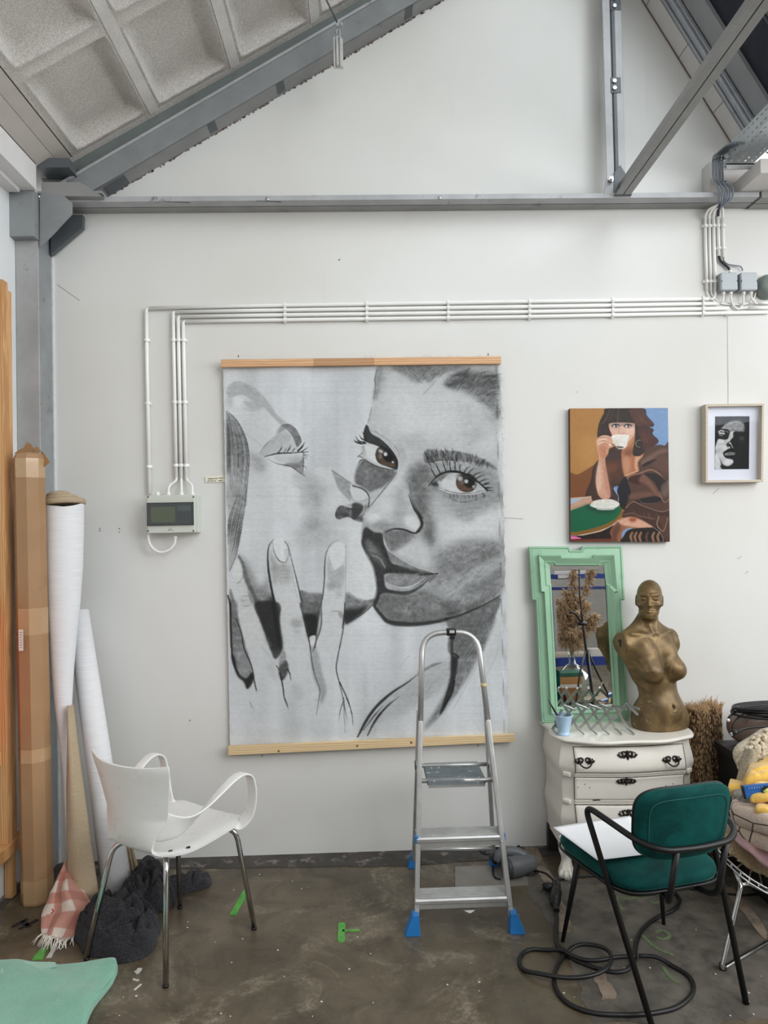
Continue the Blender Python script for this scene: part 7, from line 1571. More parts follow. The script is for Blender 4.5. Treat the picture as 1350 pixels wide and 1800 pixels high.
# backrest: gently wrapped pad leaning back
bc = Vector((-.040, -.262, .650)); lean = .16
def back_map(x, y, h):
    """x across, y up the pad, h towards the rear (seen side)"""
    cur = .9*x*x; yy = -h+cur; return tl(bc.x+x*(1-.07*(-y)/.115*.5), bc.y+yy*math.cos(lean)-y*math.sin(lean), bc.z+y*math.cos(lean)+yy*math.sin(lean)*.0)
bk = pad(back_map, .176, .124, .046, 4.2, .004, 'backrest', tch, M_TEAL)
link('piping', MB().tube([back_map(*superr(t, .1745, .1225, 4.2), -.014) for t in np.linspace(0, 2*math.pi, 56, endpoint=False)], .0045, 8, closed=True), M_PIPE, bk)
link('seam', MB().tube([back_map(*superr(t, .146, .094, 4.6), .0245) for t in np.linspace(0, 2*math.pi, 56, endpoint=False)], .0022, 6, closed=True), mat('teal_cord', srgb(6, 74, 72), .8), bk)
R_ = .0105
# rear leg + arm in one bent tube on each side, the two joined behind the backrest
armz = .628
NLf, BRf = tl(-.186, -.261, 0), tl(.189, -.243, 0)
def armtube():
    front_l = tl(-.284, -.035, .652); front_r = tl(.222, -.010, .652)
    backl = tl(-.205, -.262, .600); backr = tl(.132, -.262, .600)
    pts = [NLf, front_l+(NLf-front_l).normalized()*.0, tl(-.245, -.10, .650), backl, tl(-.17, -.310, .592), tl(.09, -.312, .594), backr, tl(.205, -.12, .648), front_r, BRf]
    out = [NLf]; 
    a = fillet([NLf, front_l, tl(-.215, -.245, .603), tl(-.165, -.312, .592), tl(-.04, -.322, .590), tl(.085, -.314, .594), tl(.150, -.262, .602), front_r, BRf], .05, 8)
    return a
link('arm_tube', MB().tube(armtube(), R_, 14), M_TUBE, tch)
for fx, fy, tx, ty in ((-.226, .258, -.200, .150), (.224, .248, .150, .170)):
    f0, t0 = tl(fx, fy, 0), tl(tx, ty, .40)
    link('front_leg', MB().tube([t0, t0.lerp(f0, .5), f0], [.0125, .0105, .0075], 12), M_TUBE, tch)
for x in (-.118, .068):
    link('back_support', MB().tube(fillet([tl(x, -.315, .592), tl(x-.006, -.275, .400), tl(x*.7, -.20, .386), tl(x*.5, -.05, .392)], .04, 7), R_, 12), M_TUBE, tch)
link('under_rail', MB().cyl(tl(-.20, .15, .392), tl(.15, .17, .392), .010, 10), M_TUBE, tch)

# sheet of white paper lying across the seat
def paper():
    A, B, C, D = [Vector(p) for p in (atz(972, 1457, .502), atz(1107, 1434, .470), atz(1150, 1500, .4705), atz(1050, 1512, .4705))]
    def fn(u, v):
        p = (A*(1-u)+B*u)*(1-v)+(D*(1-u)+C*u)*v
        p = p+Vector((0, 0, .006*math.sin(u*math.pi)*(1-v)*.6-.012*max(0, .55-u)*v*1.2*0+.006*(1-u)**2*(1-v)))
        return p, Vector((.05*(u-.5), .1, 1))
    return MB().slab(fn, .0012, 16, 16)
solo('paper_sheet', paper(), mat('white_paper', srgb(244, 245, 248), .7, var=.01), 'large blank sheet of white paper lying on the teal chair seat', 'paper')

# ------------------------------------------------------------------ chrome wire chair at the right edge
M_CHW2 = mat('chrome_wire', srgb(214, 216, 216), .16, 1., var=.04)
wc2 = thing('wire_chair', (1.52, 2.75, 0), 'chrome wire lounge chair piled with blankets, cut by the right edge', 'chair')
rimP = [aty(1254, 1478, 2.80), aty(1262, 1493, 2.76), aty(1280, 1512, 2.70), aty(1305, 1534, 2.65), aty(1330, 1551, 2.62), aty(1360, 1566, 2.60), aty(1420, 1585, 2.62), aty(1500, 1570, 2.72)]
rim = spline(rimP, 8); link('rim', MB().tube(rim, .0042, 8), M_CHW2, wc2); link('rim', MB().tube([p+Vector((-.002, -.004, -.016)) for p in rim], .0042, 8), M_CHW2, wc2)
for k in range(3, len(rim), 5): link('rim_spacer', MB().cyl(rim[k], rim[k]+Vector((-.002, -.004, -.016)), .0034, 6), M_CHW2, wc2)
nd = aty(1303, 1556, 2.62); f1 = atz(1268, 1704, .008); f2 = atz(1352, 1655, .008)
link('leg_rod', MB().tube(fillet([rim[20]+Vector((0, 0, -.02)), nd, f1, f2+(f2-f1)*.8], .018, 6), .0075, 10), M_CHW2, wc2)
link('leg_rod', MB().tube(fillet([nd+Vector((0, 0, .002)), aty(1315, 1553, 2.63), aty(1365, 1576, 2.75), aty(1440, 1600, 2.9)], .02, 6), .0065, 10), M_CHW2, wc2)
link('glide', MB().cyl(f1+Vector((.012, .012, -.008)), f1+Vector((.012, .012, .012)), .013, 10), M_BLK, wc2)
# wire basket under the cushions
for k in range(9):
    u = k/8; a = rim[int(u*(len(rim)-1))]; b = Vector((1.62, 2.98, .36)); mid = (a+b)/2+Vector((0, 0, -.05))
    link('basket_wire', MB().tube(spline([a, mid, b], 6), .0028, 6), M_CHW2, wc2)
lb = [atz(1500, 1640, .008), Vector((1.62, 3.05, .008))]
link('leg_rod', MB().tube(fillet([f2+(f2-f1)*.8, Vector((1.85, 2.86, .01)), Vector((1.66, 2.98, .36))], .03, 6), .0075, 10), M_CHW2, wc2)
# ------------------------------------------------------------------ left corner: timber rack, carton, rolls, blankets
from mathutils import noise as mnoise
def fbm(p, s=1., o=3):
    v = 0; a = 1.; q = Vector(p)*s
    for _ in range(o): v += a*mnoise.noise(q); a *= .5; q = q*2.03
    return v
M_TIMB = pine('warm_pine', srgb(214, 166, 112), srgb(180, 128, 80), False, True)
rk = thing('timber_rack', (-1.63, 3.1, .21), 'tall pine rack against the left wall, cut by the left edge', 'rack')
def rbox(nm, a, b, m=M_TIMB): return link(nm, MB().box2(a, b), m, rk, bevel=.002)
rbox('post', (-1.655, 3.215, .27), (-1.603, 3.265, 2.79)); rbox('post', (-1.655, 3.30, .27), (-1.622, 3.335, 2.77)); rbox('post', (-1.655, 2.40, .27), (-1.605, 2.46, 2.755))
rbox('shelf_board', (-1.655, 1.9, .215), (-1.595, 3.36, .27)); rbox('top_rail', (-1.65, 1.9, 2.68), (-1.622, 3.215, 2.75)); rbox('side_rail', (-1.655, 2.46, 1.30), (-1.63, 3.215, 1.36)); rbox('side_rail', (-1.655, 2.46, .62), (-1.63, 3.215, .68))
rbox('shelf_foot', (-1.655, 3.28, 0), (-1.62, 3.32, .215)); rbox('shelf_foot', (-1.655, 1.95, 0), (-1.62, 2.0, .215))
o = rbox('coral_panel', (-1.65, 2.46, .70), (-1.638, 3.21, 1.29), mat('coral_canvas', srgb(232, 128, 112), .7, var=.1)); o['label'] = 'coral red panel between the posts'

# long cardboard carton (eight-sided tube) standing on end
M_CARD = mat('brown_cardboard', srgb(168, 132, 96), .7, var=.08, vscale=4, dirt=srgb(150, 112, 76), dscale=6, dlo=.6, dhi=.75)
M_CARD2 = mat('darker_cardboard_flap', srgb(160, 122, 84), .75, var=.12)  # torn flaps, a darker brown than the carton body
M_TAPE = mat('clear_packing_tape', srgb(190, 156, 118), .22, var=.05, coat=.3)
ct = thing('cardboard_tube', (-1.495, 3.24, 0), 'tall brown cardboard carton standing on end in front of the steel column', 'carton')
def octo(c, rx, ry, rot=.25): return [c+Vector((math.cos(rot+k*math.pi/4)*rx, math.sin(rot+k*math.pi/4)*ry, 0)) for k in range(8)]
cb0 = Vector((-1.500, 3.262, .002)); ct1 = Vector((-1.520, 3.27, 1.985))
link('carton_body', MB().rings([octo(cb0.lerp(ct1, t), .068-.002*t, .066) for t in np.linspace(0, 1, 12)]+[octo(ct1+Vector((0, 0, .018)), .058, .056), octo(ct1+Vector((0, 0, .026)), .040, .04)], True, True, True, False), M_CARD, ct)
def tband(t0, t1, g=.0008): return MB().rings([octo(cb0.lerp(ct1, t), .068-.002*t+g, .066+g) for t in (t0, t1)], True, False, False, False)
link('tape_band', tband(.955, .999), M_TAPE, ct); link('tape_band', tband(.60, .66), M_TAPE, ct); link('tape_band', tband(.005, .055), M_TAPE, ct); link('tape_band', tband(.315, .345), M_TAPE, ct)
for k, (x, y, h, w, r_) in enumerate(((48, 789, .05, .06, .25), (36, 795, .035, .05, -.3), (78, 808, .075, .035, .5), (62, 792, .03, .05, .1))):
    p = aty(x, y, 3.28); link('torn_flap', MB().prism([(-w/2, -h*.4), (w/2, -h*.3), (w*.3, h*.4), (w*.05, h*.62), (-w*.25, h*.2)], (0, .003, 0), p, (math.cos(r_), 0, math.sin(r_)), (-math.sin(r_), .2, math.cos(r_))), M_CARD2, ct)
a = aty(28, 1107, 3.187); b = aty(36, 1144, 3.187); a.x += .012; b.x += .012; link('address_label', MB().box2((a.x, 3.185, b.z), (b.x, 3.188, a.z)), mat('white_label_paper', srgb(226, 222, 214), .6), ct)
for s_ in range(7): link('label_line', MB().box((a.x+.010, 3.1845, a.z-.012-s_*.011), (.012, .0008, .0022)), mat('grey_print2', srgb(120, 116, 112), .6), ct)

# rolls of canvas
M_LINEN = NT('primed_white_linen'); v = M_LINEN.coord('Object'); w1 = M_LINEN.noise(M_LINEN.coord('Object', (1, 1, 60)), 8, 4); w2 = M_LINEN.noise(M_LINEN.coord('Object', (60, 60, 1)), 6, 3)
M_LINEN.set(Base_Color=M_LINEN.ramp(w1, [(.3, srgb(219, 220, 223)), (.7, srgb(237, 237, 239))]), Roughness=.8); M_LINEN.bump(M_LINEN.mix(.5, w1, w2), .2, .001); M_LINEN = M_LINEN.m
M_RAW = NT('raw_linen'); w1 = M_RAW.noise(M_RAW.coord('Object', (3, 3, 80)), 8, 4); w2 = M_RAW.noise(M_RAW.coord('Object', (90, 90, 3)), 6, 3)
M_RAW.set(Base_Color=M_RAW.mix(.5, M_RAW.ramp(w1, [(.3, srgb(164, 146, 120)), (.7, srgb(192, 174, 146))]), M_RAW.ramp(w2, [(.3, srgb(160, 142, 116)), (.7, srgb(190, 172, 146))])), Roughness=.9); M_RAW.bump(M_RAW.mix(.5, w1, w2), .35, .0012); M_RAW = M_RAW.m
def cone(pts, n=36, spiral=0.):
    """roll: list of (centre, radius)"""
    rg = []
    for c, r in pts: rg.append([c+Vector((math.cos(t)*r, math.sin(t)*r, .010*math.sin(t*2+1)*spiral)) for t in np.linspace(0, 2*math.pi, n, endpoint=False)])
    return rg
ra = thing('canvas_roll', (-1.36, 3.30, 0), 'white primed canvas loosely rolled with tan linen back, beside the cardboard carton', 'canvas roll')
def pc(px, py, Y): return aty(px, py, Y)
Yr = 3.32
spec = [(78, 146, 888), (79, 145.5, 940), (81, 144, 1000), (84, 140, 1060), (88, 134, 1120), (92, 129, 1180), (97, 126, 1240), (104, 124, 1300), (110, 122.5, 1360), (114, 122.5, 1440), (118, 130, 1520)]
pts = []
for l, r, y in spec: Yr = float(np.interp(y, [880, 1240], [3.40, 3.31])); a, b = pc(l, y, Yr), pc(r, y, Yr); pts.append(((a+b)/2+Vector((0, .0, 0)), (b.x-a.x)/2))
link('white_face', MB().rings(cone(pts, 40, 1.), True, False, False), M_LINEN, ra)
tp_ = pts[0][0]; sp_ = []
mbs = MB()
for k in range(3): 
    rr_ = pts[0][1]*(1.-.25*k); mbs.tube([tp_+Vector((-.012*k+math.cos(t)*rr_, .0+math.sin(t)*rr_, .010+.016*k+.012*math.sin(t+2.4)+.02*max(0, math.cos(t-2.2)))) for t in np.linspace(0, 2*math.pi, 28, endpoint=False)], .010, 8, closed=True, flat=(.8, 1.4))
link('linen_rim', mbs, M_RAW, ra); link('linen_inside', MB().lathe([(pts[0][1]*.95, .0), (.002, -.01)], 24, tp_+Vector((0, 0, .004)), cap0=False), M_RAW, ra)
flap = []   # raw linen flap that opens below
for (l, r, y, Y) in ((121, 125, 1240, 3.27), (119.5, 133, 1310, 3.24), (118, 144, 1390, 3.22), (118.5, 156, 1480, 3.20), (119, 168, 1560, 3.18), (142, 172, 1597, 3.165)):
    a, b = pc(l, y, Y), pc(r, y, Y); row = []
    for k in range(13): u = k/12; p = a.lerp(b, u); row.append(p+Vector((0, -.030*math.sin(u*math.pi)+.02*u, 0)))
    flap.append(row)
mbl = MB(); mbl.rings(flap, False, smooth=True); o = link('linen_flap', mbl, M_RAW, ra); m = o.modifiers.new('s', 'SOLIDIFY'); m.thickness = .004
rb = thing('canvas_roll', atz(207, 1580), 'slim white canvas roll leaning behind the white armchair', 'canvas roll')
b0 = atz(208, 1578); tY = 3.52; t0 = pc(137, 1075, tY); r0, r1 = .064, .050
link('white_face', MB().tube([b0+Vector((0, .0, .002)), b0.lerp(t0, .5), t0], [r0, (r0+r1)/2, r1], 32), M_LINEN, rb)
link('linen_core', MB().tube([b0+Vector((0, 0, .0022)), b0+Vector((0, -.002, .0022))], .05, 24), M_RAW, rb)
rc_ = thing('linen_offcut', pc(225, 1530, 3.44), 'stiff tan linen sheet standing behind the slim canvas roll', 'linen sheet')
q = [pc(222, 1490, 3.44), pc(240, 1488, 3.46), pc(243, 1532, 3.45), pc(226, 1543, 3.42), pc(195, 1345, 3.55), pc(178, 1300, 3.56)]
link('sheet', MB().prism([(p.x, p.z) for p in (pc(180, 1300, 3.5), pc(196, 1345, 3.5), pc(244, 1530, 3.5), pc(226, 1541, 3.5), pc(205, 1541, 3.5))], (0, .004, 0), (0, 3.50, 0)), M_RAW, rc_)
for k in range(3): link('fold', MB().bar(pc(222+k*5, 1490, 3.498), pc(229+k*6, 1538-k*3, 3.494), .010, .003, (0, -1, 0)), M_RAW, rc_)

# blankets on the floor
def fabric(name, a, b, scale=260., bump=.4, sheen=.25):
    t = NT(name); n = t.noise(t.coord('Object'), 9, 5); f = t.noise(t.coord('Object'), scale, 4, .7)
    c = t.mix(t.ramp(f, [(.36, 0.), (.64, 1.)]), a, b); c = t.mix(t.ramp(n, [(.4, 0.), (.7, .3)]), c, tuple(x*.7 for x in a))
    t.set(Base_Color=c, Roughness=.92, Sheen_Weight=sheen, Specular_IOR_Level=.1); t.bump(f, bump, .004); return t.m
M_KNIT = fabric('dark_grey_knit', srgb(34, 34, 37), srgb(72, 72, 76), 190, 1., .1)
def rumpled(paths, seed=0, step=.0055):
    """cloth lying bunched along paths: height field with rounded folds and narrow creases that follow each path"""
    segs = []
    for pts, R, H in paths:
        P = spline([atz(x, y, 0) for x, y in pts], 6); s_ = 0
        for i in range(len(P)-1):
            L = (P[i+1]-P[i]).length; segs.append((P[i].x, P[i].y, P[i+1].x, P[i+1].y, s_, L, R, H)); s_ += L
    S = np.array(segs); lo = np.minimum(S[:, :2].min(0), S[:, 2:4].min(0))-.13; hi = np.maximum(S[:, :2].max(0), S[:, 2:4].max(0))+.13
    nx, ny = int((hi[0]-lo[0])/step), int((hi[1]-lo[1])/step); Z = np.zeros((ny, nx)); V_ = []
    for j in range(ny):
        for i in range(nx):
            x, y = lo[0]+i*step, lo[1]+j*step; w = fbm(Vector((x*6, y*6, seed)), 1, 2); dx, dy = S[:, 2]-S[:, 0], S[:, 3]-S[:, 1]
            t = (((x-S[:, 0])*dx+(y-S[:, 1])*dy)/(dx*dx+dy*dy)).clip(0, 1); ex, ey = x-S[:, 0]-t*dx, y-S[:, 1]-t*dy; d = np.hypot(ex, ey); R = S[:, 6]*(1+.30*w)
            e = S[:, 7]*np.sqrt((1-(d/R)**2).clip(0)); k = int(e.argmax()); z = 0.
            if e[k] > 0:
                sg = (ex[k]*dy[k]-ey[k]*dx[k])/S[k, 5]; al = S[k, 4]+t[k]*S[k, 5]; q = Vector((al*7+2.2*w+S[k, 7]*40, sg*21+3.2*w+al*9, seed+S[k, 6]*30))
                b1 = abs(mnoise.noise(q)); b2 = abs(mnoise.noise(q*2.1+Vector((5, 1, 2)))); z = e[k]*(.58+1.05*min(1, b1*2.2)**.55*.62+.26*min(1, b2*2.4)**.6)
            Z[j, i] = z; V_.append((x, y, z))
    on = Z > 0; ids = np.arange(ny*nx).reshape(ny, nx); mb = MB(); mb.v = V_
    for j in range(ny-1):
        for i in range(nx-1):
            if on[j:j+2, i:i+2].any(): mb.f.append((int(ids[j, i]), int(ids[j, i+1]), int(ids[j+1, i+1]), int(ids[j+1, i]))); mb.sm.append(True)
    used = sorted({v for f in mb.f for v in f}); mp_ = {v: k for k, v in enumerate(used)}; mb.v = [V_[v] for v in used]; mb.f = [tuple(mp_[v] for v in f) for f in mb.f]; return mb
mbk = rumpled([([(186, 1662), (166, 1636), (182, 1616), (218, 1616), (243, 1636), (234, 1662), (206, 1666)], .078, .085), ([(190, 1648), (222, 1650)], .085, .115), ([(206, 1622), (232, 1598), (258, 1578), (276, 1590)], .078, .10), ([(244, 1572), (262, 1550), (276, 1562)], .06, .085), ([(270, 1584), (300, 1570), (334, 1560), (350, 1554)], .052, .055), ([(214, 1678), (244, 1670), (254, 1648)], .06, .06)], 4.2)
o = solo('knit_blanket', mbk, M_KNIT, 'crumpled dark grey knitted blanket under the white armchair', 'blanket'); m = o.modifiers.new('sm', 'SMOOTH'); m.factor = .5; m.iterations = 2
# pink and cream checked throw with fringe
pk = thing('checked_throw', atz(110, 1650), 'pink and cream checked throw with white fringe by the cardboard carton', 'throw')
N1, N2 = 70, 70; T = []
edgeL = [(118, 1520, .16, 3.24), (104, 1545, .13, 3.2), (88, 1578, .08, 3.13), (77, 1610, .03, 3.05), (74, 1645, .004, 2.95)]; edgeR = [(126, 1512, .18, 3.26), (135, 1545, .17, 3.2), (150, 1575, .12, 3.13), (168, 1600, .06, 3.06), (128, 1660, .004, 2.925)]
def lerp_edge(E, v):
    f = v*(len(E)-1); i = min(int(f), len(E)-2); t = f-i; a, b = aty(E[i][0], E[i][1], E[i][3]), aty(E[i+1][0], E[i+1][1], E[i+1][3]); return a.lerp(b, t)
V_ = []; C_ = []
for j in range(N2):
    v = j/(N2-1); A, B = lerp_edge(edgeL, v), lerp_edge(edgeR, v)
    for i in range(N1):
        u = i/(N1-1); p = A.lerp(B, u); n1 = fbm(p*6, 1, 3); f = math.sin(u*9+v*2+3*n1)
        p = p+Vector((0, -.05, .035))*math.sin(u*math.pi)*(.6+.4*math.sin(v*math.pi))+Vector((0, -.018, .012))*f*(.3+.7*math.sin(v*math.pi)); p.z = max(.004+.004*(i % 2), p.z); V_.append(p)
        cu, cv = int(u*4.2+.3*n1) % 2, int(v*6.5+.2*n1) % 2; C_.append([(224, 208, 196), (206, 150, 134), (206, 150, 134), (190, 128, 112)][cu*2+cv] if not (cu == 0 and cv == 0) else (228, 214, 202))
mb = MB(); mb.add(V_, [(j*N1+i, j*N1+i+1, (j+1)*N1+i+1, (j+1)*N1+i) for j in range(N2-1) for i in range(N1-1)], True)
t = NT('checked_wool'); at_ = t.n('ShaderNodeAttribute'); at_.attribute_name = 'paint'; f = t.noise(t.coord('Object'), 300, 3); t.set(Base_Color=t.mix(.25, at_.outputs[0], t.ramp(f, [(.3, .3), (.7, 1.)]), 'MULTIPLY'), Roughness=.95, Sheen_Weight=.2); t.bump(f, .3, .002)
o = link('cloth', mb, t.m, pk, recalc=False); ca = o.data.color_attributes.new('paint', 'FLOAT_COLOR', 'POINT'); ca.data.foreach_set('color', np.hstack([np.array([[lin(q) for q in c] for c in C_]), np.ones((len(C_), 1))]).astype(np.float32).ravel())
m = o.modifiers.new('s', 'SOLIDIFY'); m.thickness = .005; m.offset = -1
mbf = MB(); rf = random.Random(4)
for k in range(46):
    u = k/45; p = V_[(N2-1)*N1+int(u*(N1-1))]; L = rf.uniform(.03, .06); d = Vector((rf.uniform(-.5, .4), -1, 0)).normalized()
    mbf.tube([p+Vector((0, .01, .006)), p+d*L*.5+Vector((rf.uniform(-.01, .01), 0, .006+rf.uniform(0, .008))), p+d*L+Vector((rf.uniform(-.014, .014), 0, -p.z+.004))], [.0028, .0024, .0012], 5)
o = link('fringe', mbf, mat('white_fringe', srgb(226, 218, 208), .95), pk); o['kind'] = 'stuff'
link('red_thread', MB().tube([aty(92, 1598, 2.995), aty(94, 1602, 2.99), aty(90, 1606, 2.985)], .003, 5), mat('red_yarn', srgb(206, 74, 52), .9), pk)
# mint blanket in the lower left corner
M_MINTB = fabric('mint_wool', srgb(112, 174, 148), srgb(148, 202, 178), 330, .45, .5)
mtb = thing('mint_blanket', atz(60, 1760), 'mint green woollen blanket folded on the floor in the lower left corner', 'blanket')
oc = [atz(x, y, .03) for x, y in ((-60, 1708), (8, 1690), (60, 1692), (98, 1694), (150, 1690), (203, 1689), (199, 1716), (164, 1762), (146, 1812), (130, 1880), (-120, 1900))]
P = spline([Vector((p.x, p.y, 0)) for p in oc], 6, True); c = sum(P, Vector())/len(P); rg = []
for r, z in ((.985, .001), (1., .008), (1.002, .018), (.995, .028), (.98, .034), (.95, .037), (.9, .038), (.8, .038), (.68, .038), (.55, .038), (.42, .038), (.3, .038), (.16, .038), (.02, .038)):
    rg.append([Vector(((c+(p-c)*r).x, (c+(p-c)*r).y, max(.001, z+(.010*fbm(Vector(((c+(p-c)*r).x*5, (c+(p-c)*r).y*5, 2.)))+.006*math.sin((c+(p-c)*r).x*13+(c+(p-c)*r).y*21))*(z > .03)))) for p in P])
link('wool_body', MB().rings(rg), M_MINTB, mtb)
hp = [atz(4, 1694, .036), atz(60, 1694, .036), atz(97, 1695, .036), atz(100, 1700, .040), (atz(60, 1704, .042)), atz(0, 1712, .042)]
hm = MB().prism([(p.x, p.y) for p in hp], (0, 0, .004), (0, 0, .040), (1, 0, 0), (0, 1, 0)); o = link('hem_band', hm, fabric('pale_mint_hem', srgb(150, 196, 176), srgb(186, 222, 206), 300, .4), mtb)
"""hem fringe"""
mbf = MB()
for k in range(16):
    p = atz(86+k*.9, 1691+k*.55, .03); mbf.tube([p, p+Vector((rf.uniform(.0, .02), rf.uniform(.0, .014), -.01)), p+Vector((rf.uniform(.0, .03), rf.uniform(.0, .024), -.025))], [.002, .0016, .0008], 4)
o = link('fringe', mbf, mat('pale_fringe', srgb(200, 214, 204), .95), mtb); o['kind'] = 'stuff'
# black lettering tape on the floor left of the throw
for pts in ([(22, 1630), (48, 1616)], [(34, 1634), (66, 1617)], [(40, 1620), (52, 1630)]):
    mark(pts, .018, mat('black_marking', srgb(34, 33, 32), .7), z=.003)
# ------------------------------------------------------------------ right corner: straw roll, crate, bag, cables, blanket pile
M_STRAW = NT('woven_seagrass'); v = M_STRAW.coord('Object', (1, 1, .55)); vo = M_STRAW.n('ShaderNodeTexVoronoi'); vo.inputs['Scale'].default_value = 95; M_STRAW.l(v, vo.inputs['Vector'])
M_STRAW.set(Base_Color=M_STRAW.ramp(vo.outputs['Distance'], [(.1, srgb(184, 156, 118)), (.45, srgb(138, 108, 76)), (.8, srgb(70, 52, 38))]), Roughness=.85); M_STRAW.bump(M_STRAW.ramp(vo.outputs['Distance'], [(.0, 1.), (.7, 0.)]), .9, .008); M_STRAW = M_STRAW.m
M_FIB = mat('straw_fibre', srgb(176, 146, 108), .85, var=.3, vscale=60)
sw = thing('seagrass_mat', (1.66, 3.5, 0), 'rolled brown seagrass mat standing behind the dresser', 'mat')
for nm, c, rx, ry, zt, sd in (('roll', Vector((1.634, 3.50, 0)), .050, .065, .705, 1), ('roll', Vector((1.735, 3.565, 0)), .048, .045, .70, 2)):
    rg = []
    for z in np.linspace(0, zt, 60): rg.append([Vector((c.x+math.cos(t)*rx*(1+.05*math.sin(t*9+z*40)+.04*math.sin(z*190+t*3)), c.y+math.sin(t)*ry*(1+.05*math.sin(t*9+z*40)), z+.008*math.sin(t*3+sd)*(z > .6))) for t in np.linspace(0, 2*math.pi, 44, endpoint=False)])
    o = link(nm, MB().rings(rg), M_STRAW, sw)
    mf = MB(); r = random.Random(sd)
    for k in range(150):
        t = r.uniform(0, 6.28); z0 = zt-.03; p = Vector((c.x+math.cos(t)*rx*r.uniform(.5, 1.02), c.y+math.sin(t)*ry*r.uniform(.5, 1.02), z0))
        mf.tube([p, p+Vector((r.uniform(-.01, .01), r.uniform(-.01, .01), .03)), p+Vector((r.uniform(-.022, .022), r.uniform(-.015, .015), r.uniform(.035, .06 if r.random() > .12 else .085)))], [.0022, .002, .001], 4)
    for k in range(260):
        t = r.uniform(0, 6.28); z0 = r.uniform(.02, zt-.03); p = Vector((c.x+math.cos(t)*rx*1.02, c.y+math.sin(t)*ry*1.02, z0)); mf.tube([p, p+Vector((math.cos(t)*.004, math.sin(t)*.004, .010)), p+Vector((r.uniform(-.004, .004), 0, .022))], [.0034, .0042, .002], 4)
    o = link('fibres', mf, M_FIB, sw); o['kind'] = 'stuff'
M_BLKW = mat('black_stained_wood', srgb(20, 20, 21), .5, var=.2, vscale=9)
cr = thing('black_trunk', (2.05, 3.2, 0), 'black lidded trunk in the right corner, half hidden by the sheepskin', 'trunk')
link('trunk_body', MB().box2((1.685, 2.92, 0), (2.5, 3.41, .535)), M_BLKW, cr, bevel=.005); link('lid', MB().box2((1.673, 2.90, .537), (2.51, 3.42, .573)), M_BLKW, cr, bevel=.004)
link('side_cleat', MB().box2((1.670, 2.92, .30), (1.686, 3.41, .345)), M_BLKW, cr, bevel=.003); link('dark_skirt', MB().box2((1.682, 2.915, .03), (2.4, 2.93, .08)), M_BLKW, cr)
M_LEATH = mat('taupe_leather', srgb(112, 94, 84), .45, var=.1, vscale=7, bump=.2, bscale=120)
pf = thing('leather_pouf', (1.99, 3.3, .5735), 'taupe leather pouf lying on the black trunk under a coil of cable', 'pouf')
def pouf(rows=26, n=48):
    rg = []
    for i in range(rows+1):
        a = -math.pi/2+math.pi*i/rows; h = math.sin(a); r = abs(math.cos(a))**.55
        rg.append([Vector((1.925+math.copysign(abs(math.cos(t))**.75, math.cos(t))*.225*max(r, .02), 3.29+math.copysign(abs(math.sin(t))**.75, math.sin(t))*.17*max(r, .02), .662+math.copysign(abs(h)**.8, h)*.088+.018*(-math.cos(t))*0-.02*max(0, math.sin(a))*math.cos(t)*-.6)) for t in np.linspace(0, 2*math.pi, n, endpoint=False)])
    return MB().rings(rg)
link('pouf_body', pouf(), M_LEATH, pf)
for s_ in (0., .5): link('seam', MB().tube([Vector((1.925+(-.226 if s_ == 0 else -.10)*math.cos(a)**.55*1., 3.29-.17*(.0 if s_ == 0 else .92)*math.cos(a)**.55, .662+.089*math.sin(a))) for a in np.linspace(-1.2, 1.2, 14)], .003, 6), mat('dark_seam', srgb(66, 54, 48), .6), pf)
M_RUB = mat('black_rubber_cable', srgb(14, 14, 16), .45, var=.2)
cc_ = thing('cable_coil', (2.0, 3.28, .75), 'coil of black extension cable lying on the leather pouf', 'cable')
r = random.Random(8); P = []
for k in range(11*16):
    t = k/16*2*math.pi; rx = .235+.02*math.sin(k*.21)+r.uniform(-.004, .004); ry = .085+.03*math.sin(k*.113); zz = .758+.032*(k/176)+.012*math.sin(k*.37)+.010*math.cos(t)
    P.append(Vector((1.93+math.cos(t)*rx, 3.24+math.sin(t)*ry, zz)))
link('coil', MB().tube(spline(P, 2), .0052, 7), M_RUB, cc_)
link('loose_loop', MB().tube(spline([aty(x, y, Y) for x, y, Y in ((1281, 1262, 3.2), (1292, 1252, 3.25), (1310, 1252, 3.27), (1330, 1257, 3.25), (1350, 1263, 3.2))], 6), .005, 7), M_RUB, cc_)
link('plug_lead', MB().tube(spline([aty(x, y, Y) for x, y, Y in ((1352, 1277, 3.12), (1320, 1279, 3.10), (1305, 1282, 3.085), (1296, 1286, 3.075))], 6), .005, 7), M_RUB, cc_)
link('plug', MB().tube([aty(1297, 1285, 3.076), aty(1292, 1287, 3.07), aty(1288, 1289, 3.066)], [.007, .012, .010], 10), M_BLK, cc_); link('plug_pin', MB().cyl(aty(1288, 1287.5, 3.066), aty(1283.5, 1290, 3.06), .003, 8), M_BOLT, cc_); link('plug_pin', MB().cyl(aty(1289, 1290.5, 3.066), aty(1284.5, 1293, 3.06), .003, 8), M_BOLT, cc_)
link('tie', MB().ball(aty(1280, 1266, 3.16), .008, 8, 6), mat('white_tag', srgb(220, 220, 220), .5), cc_)

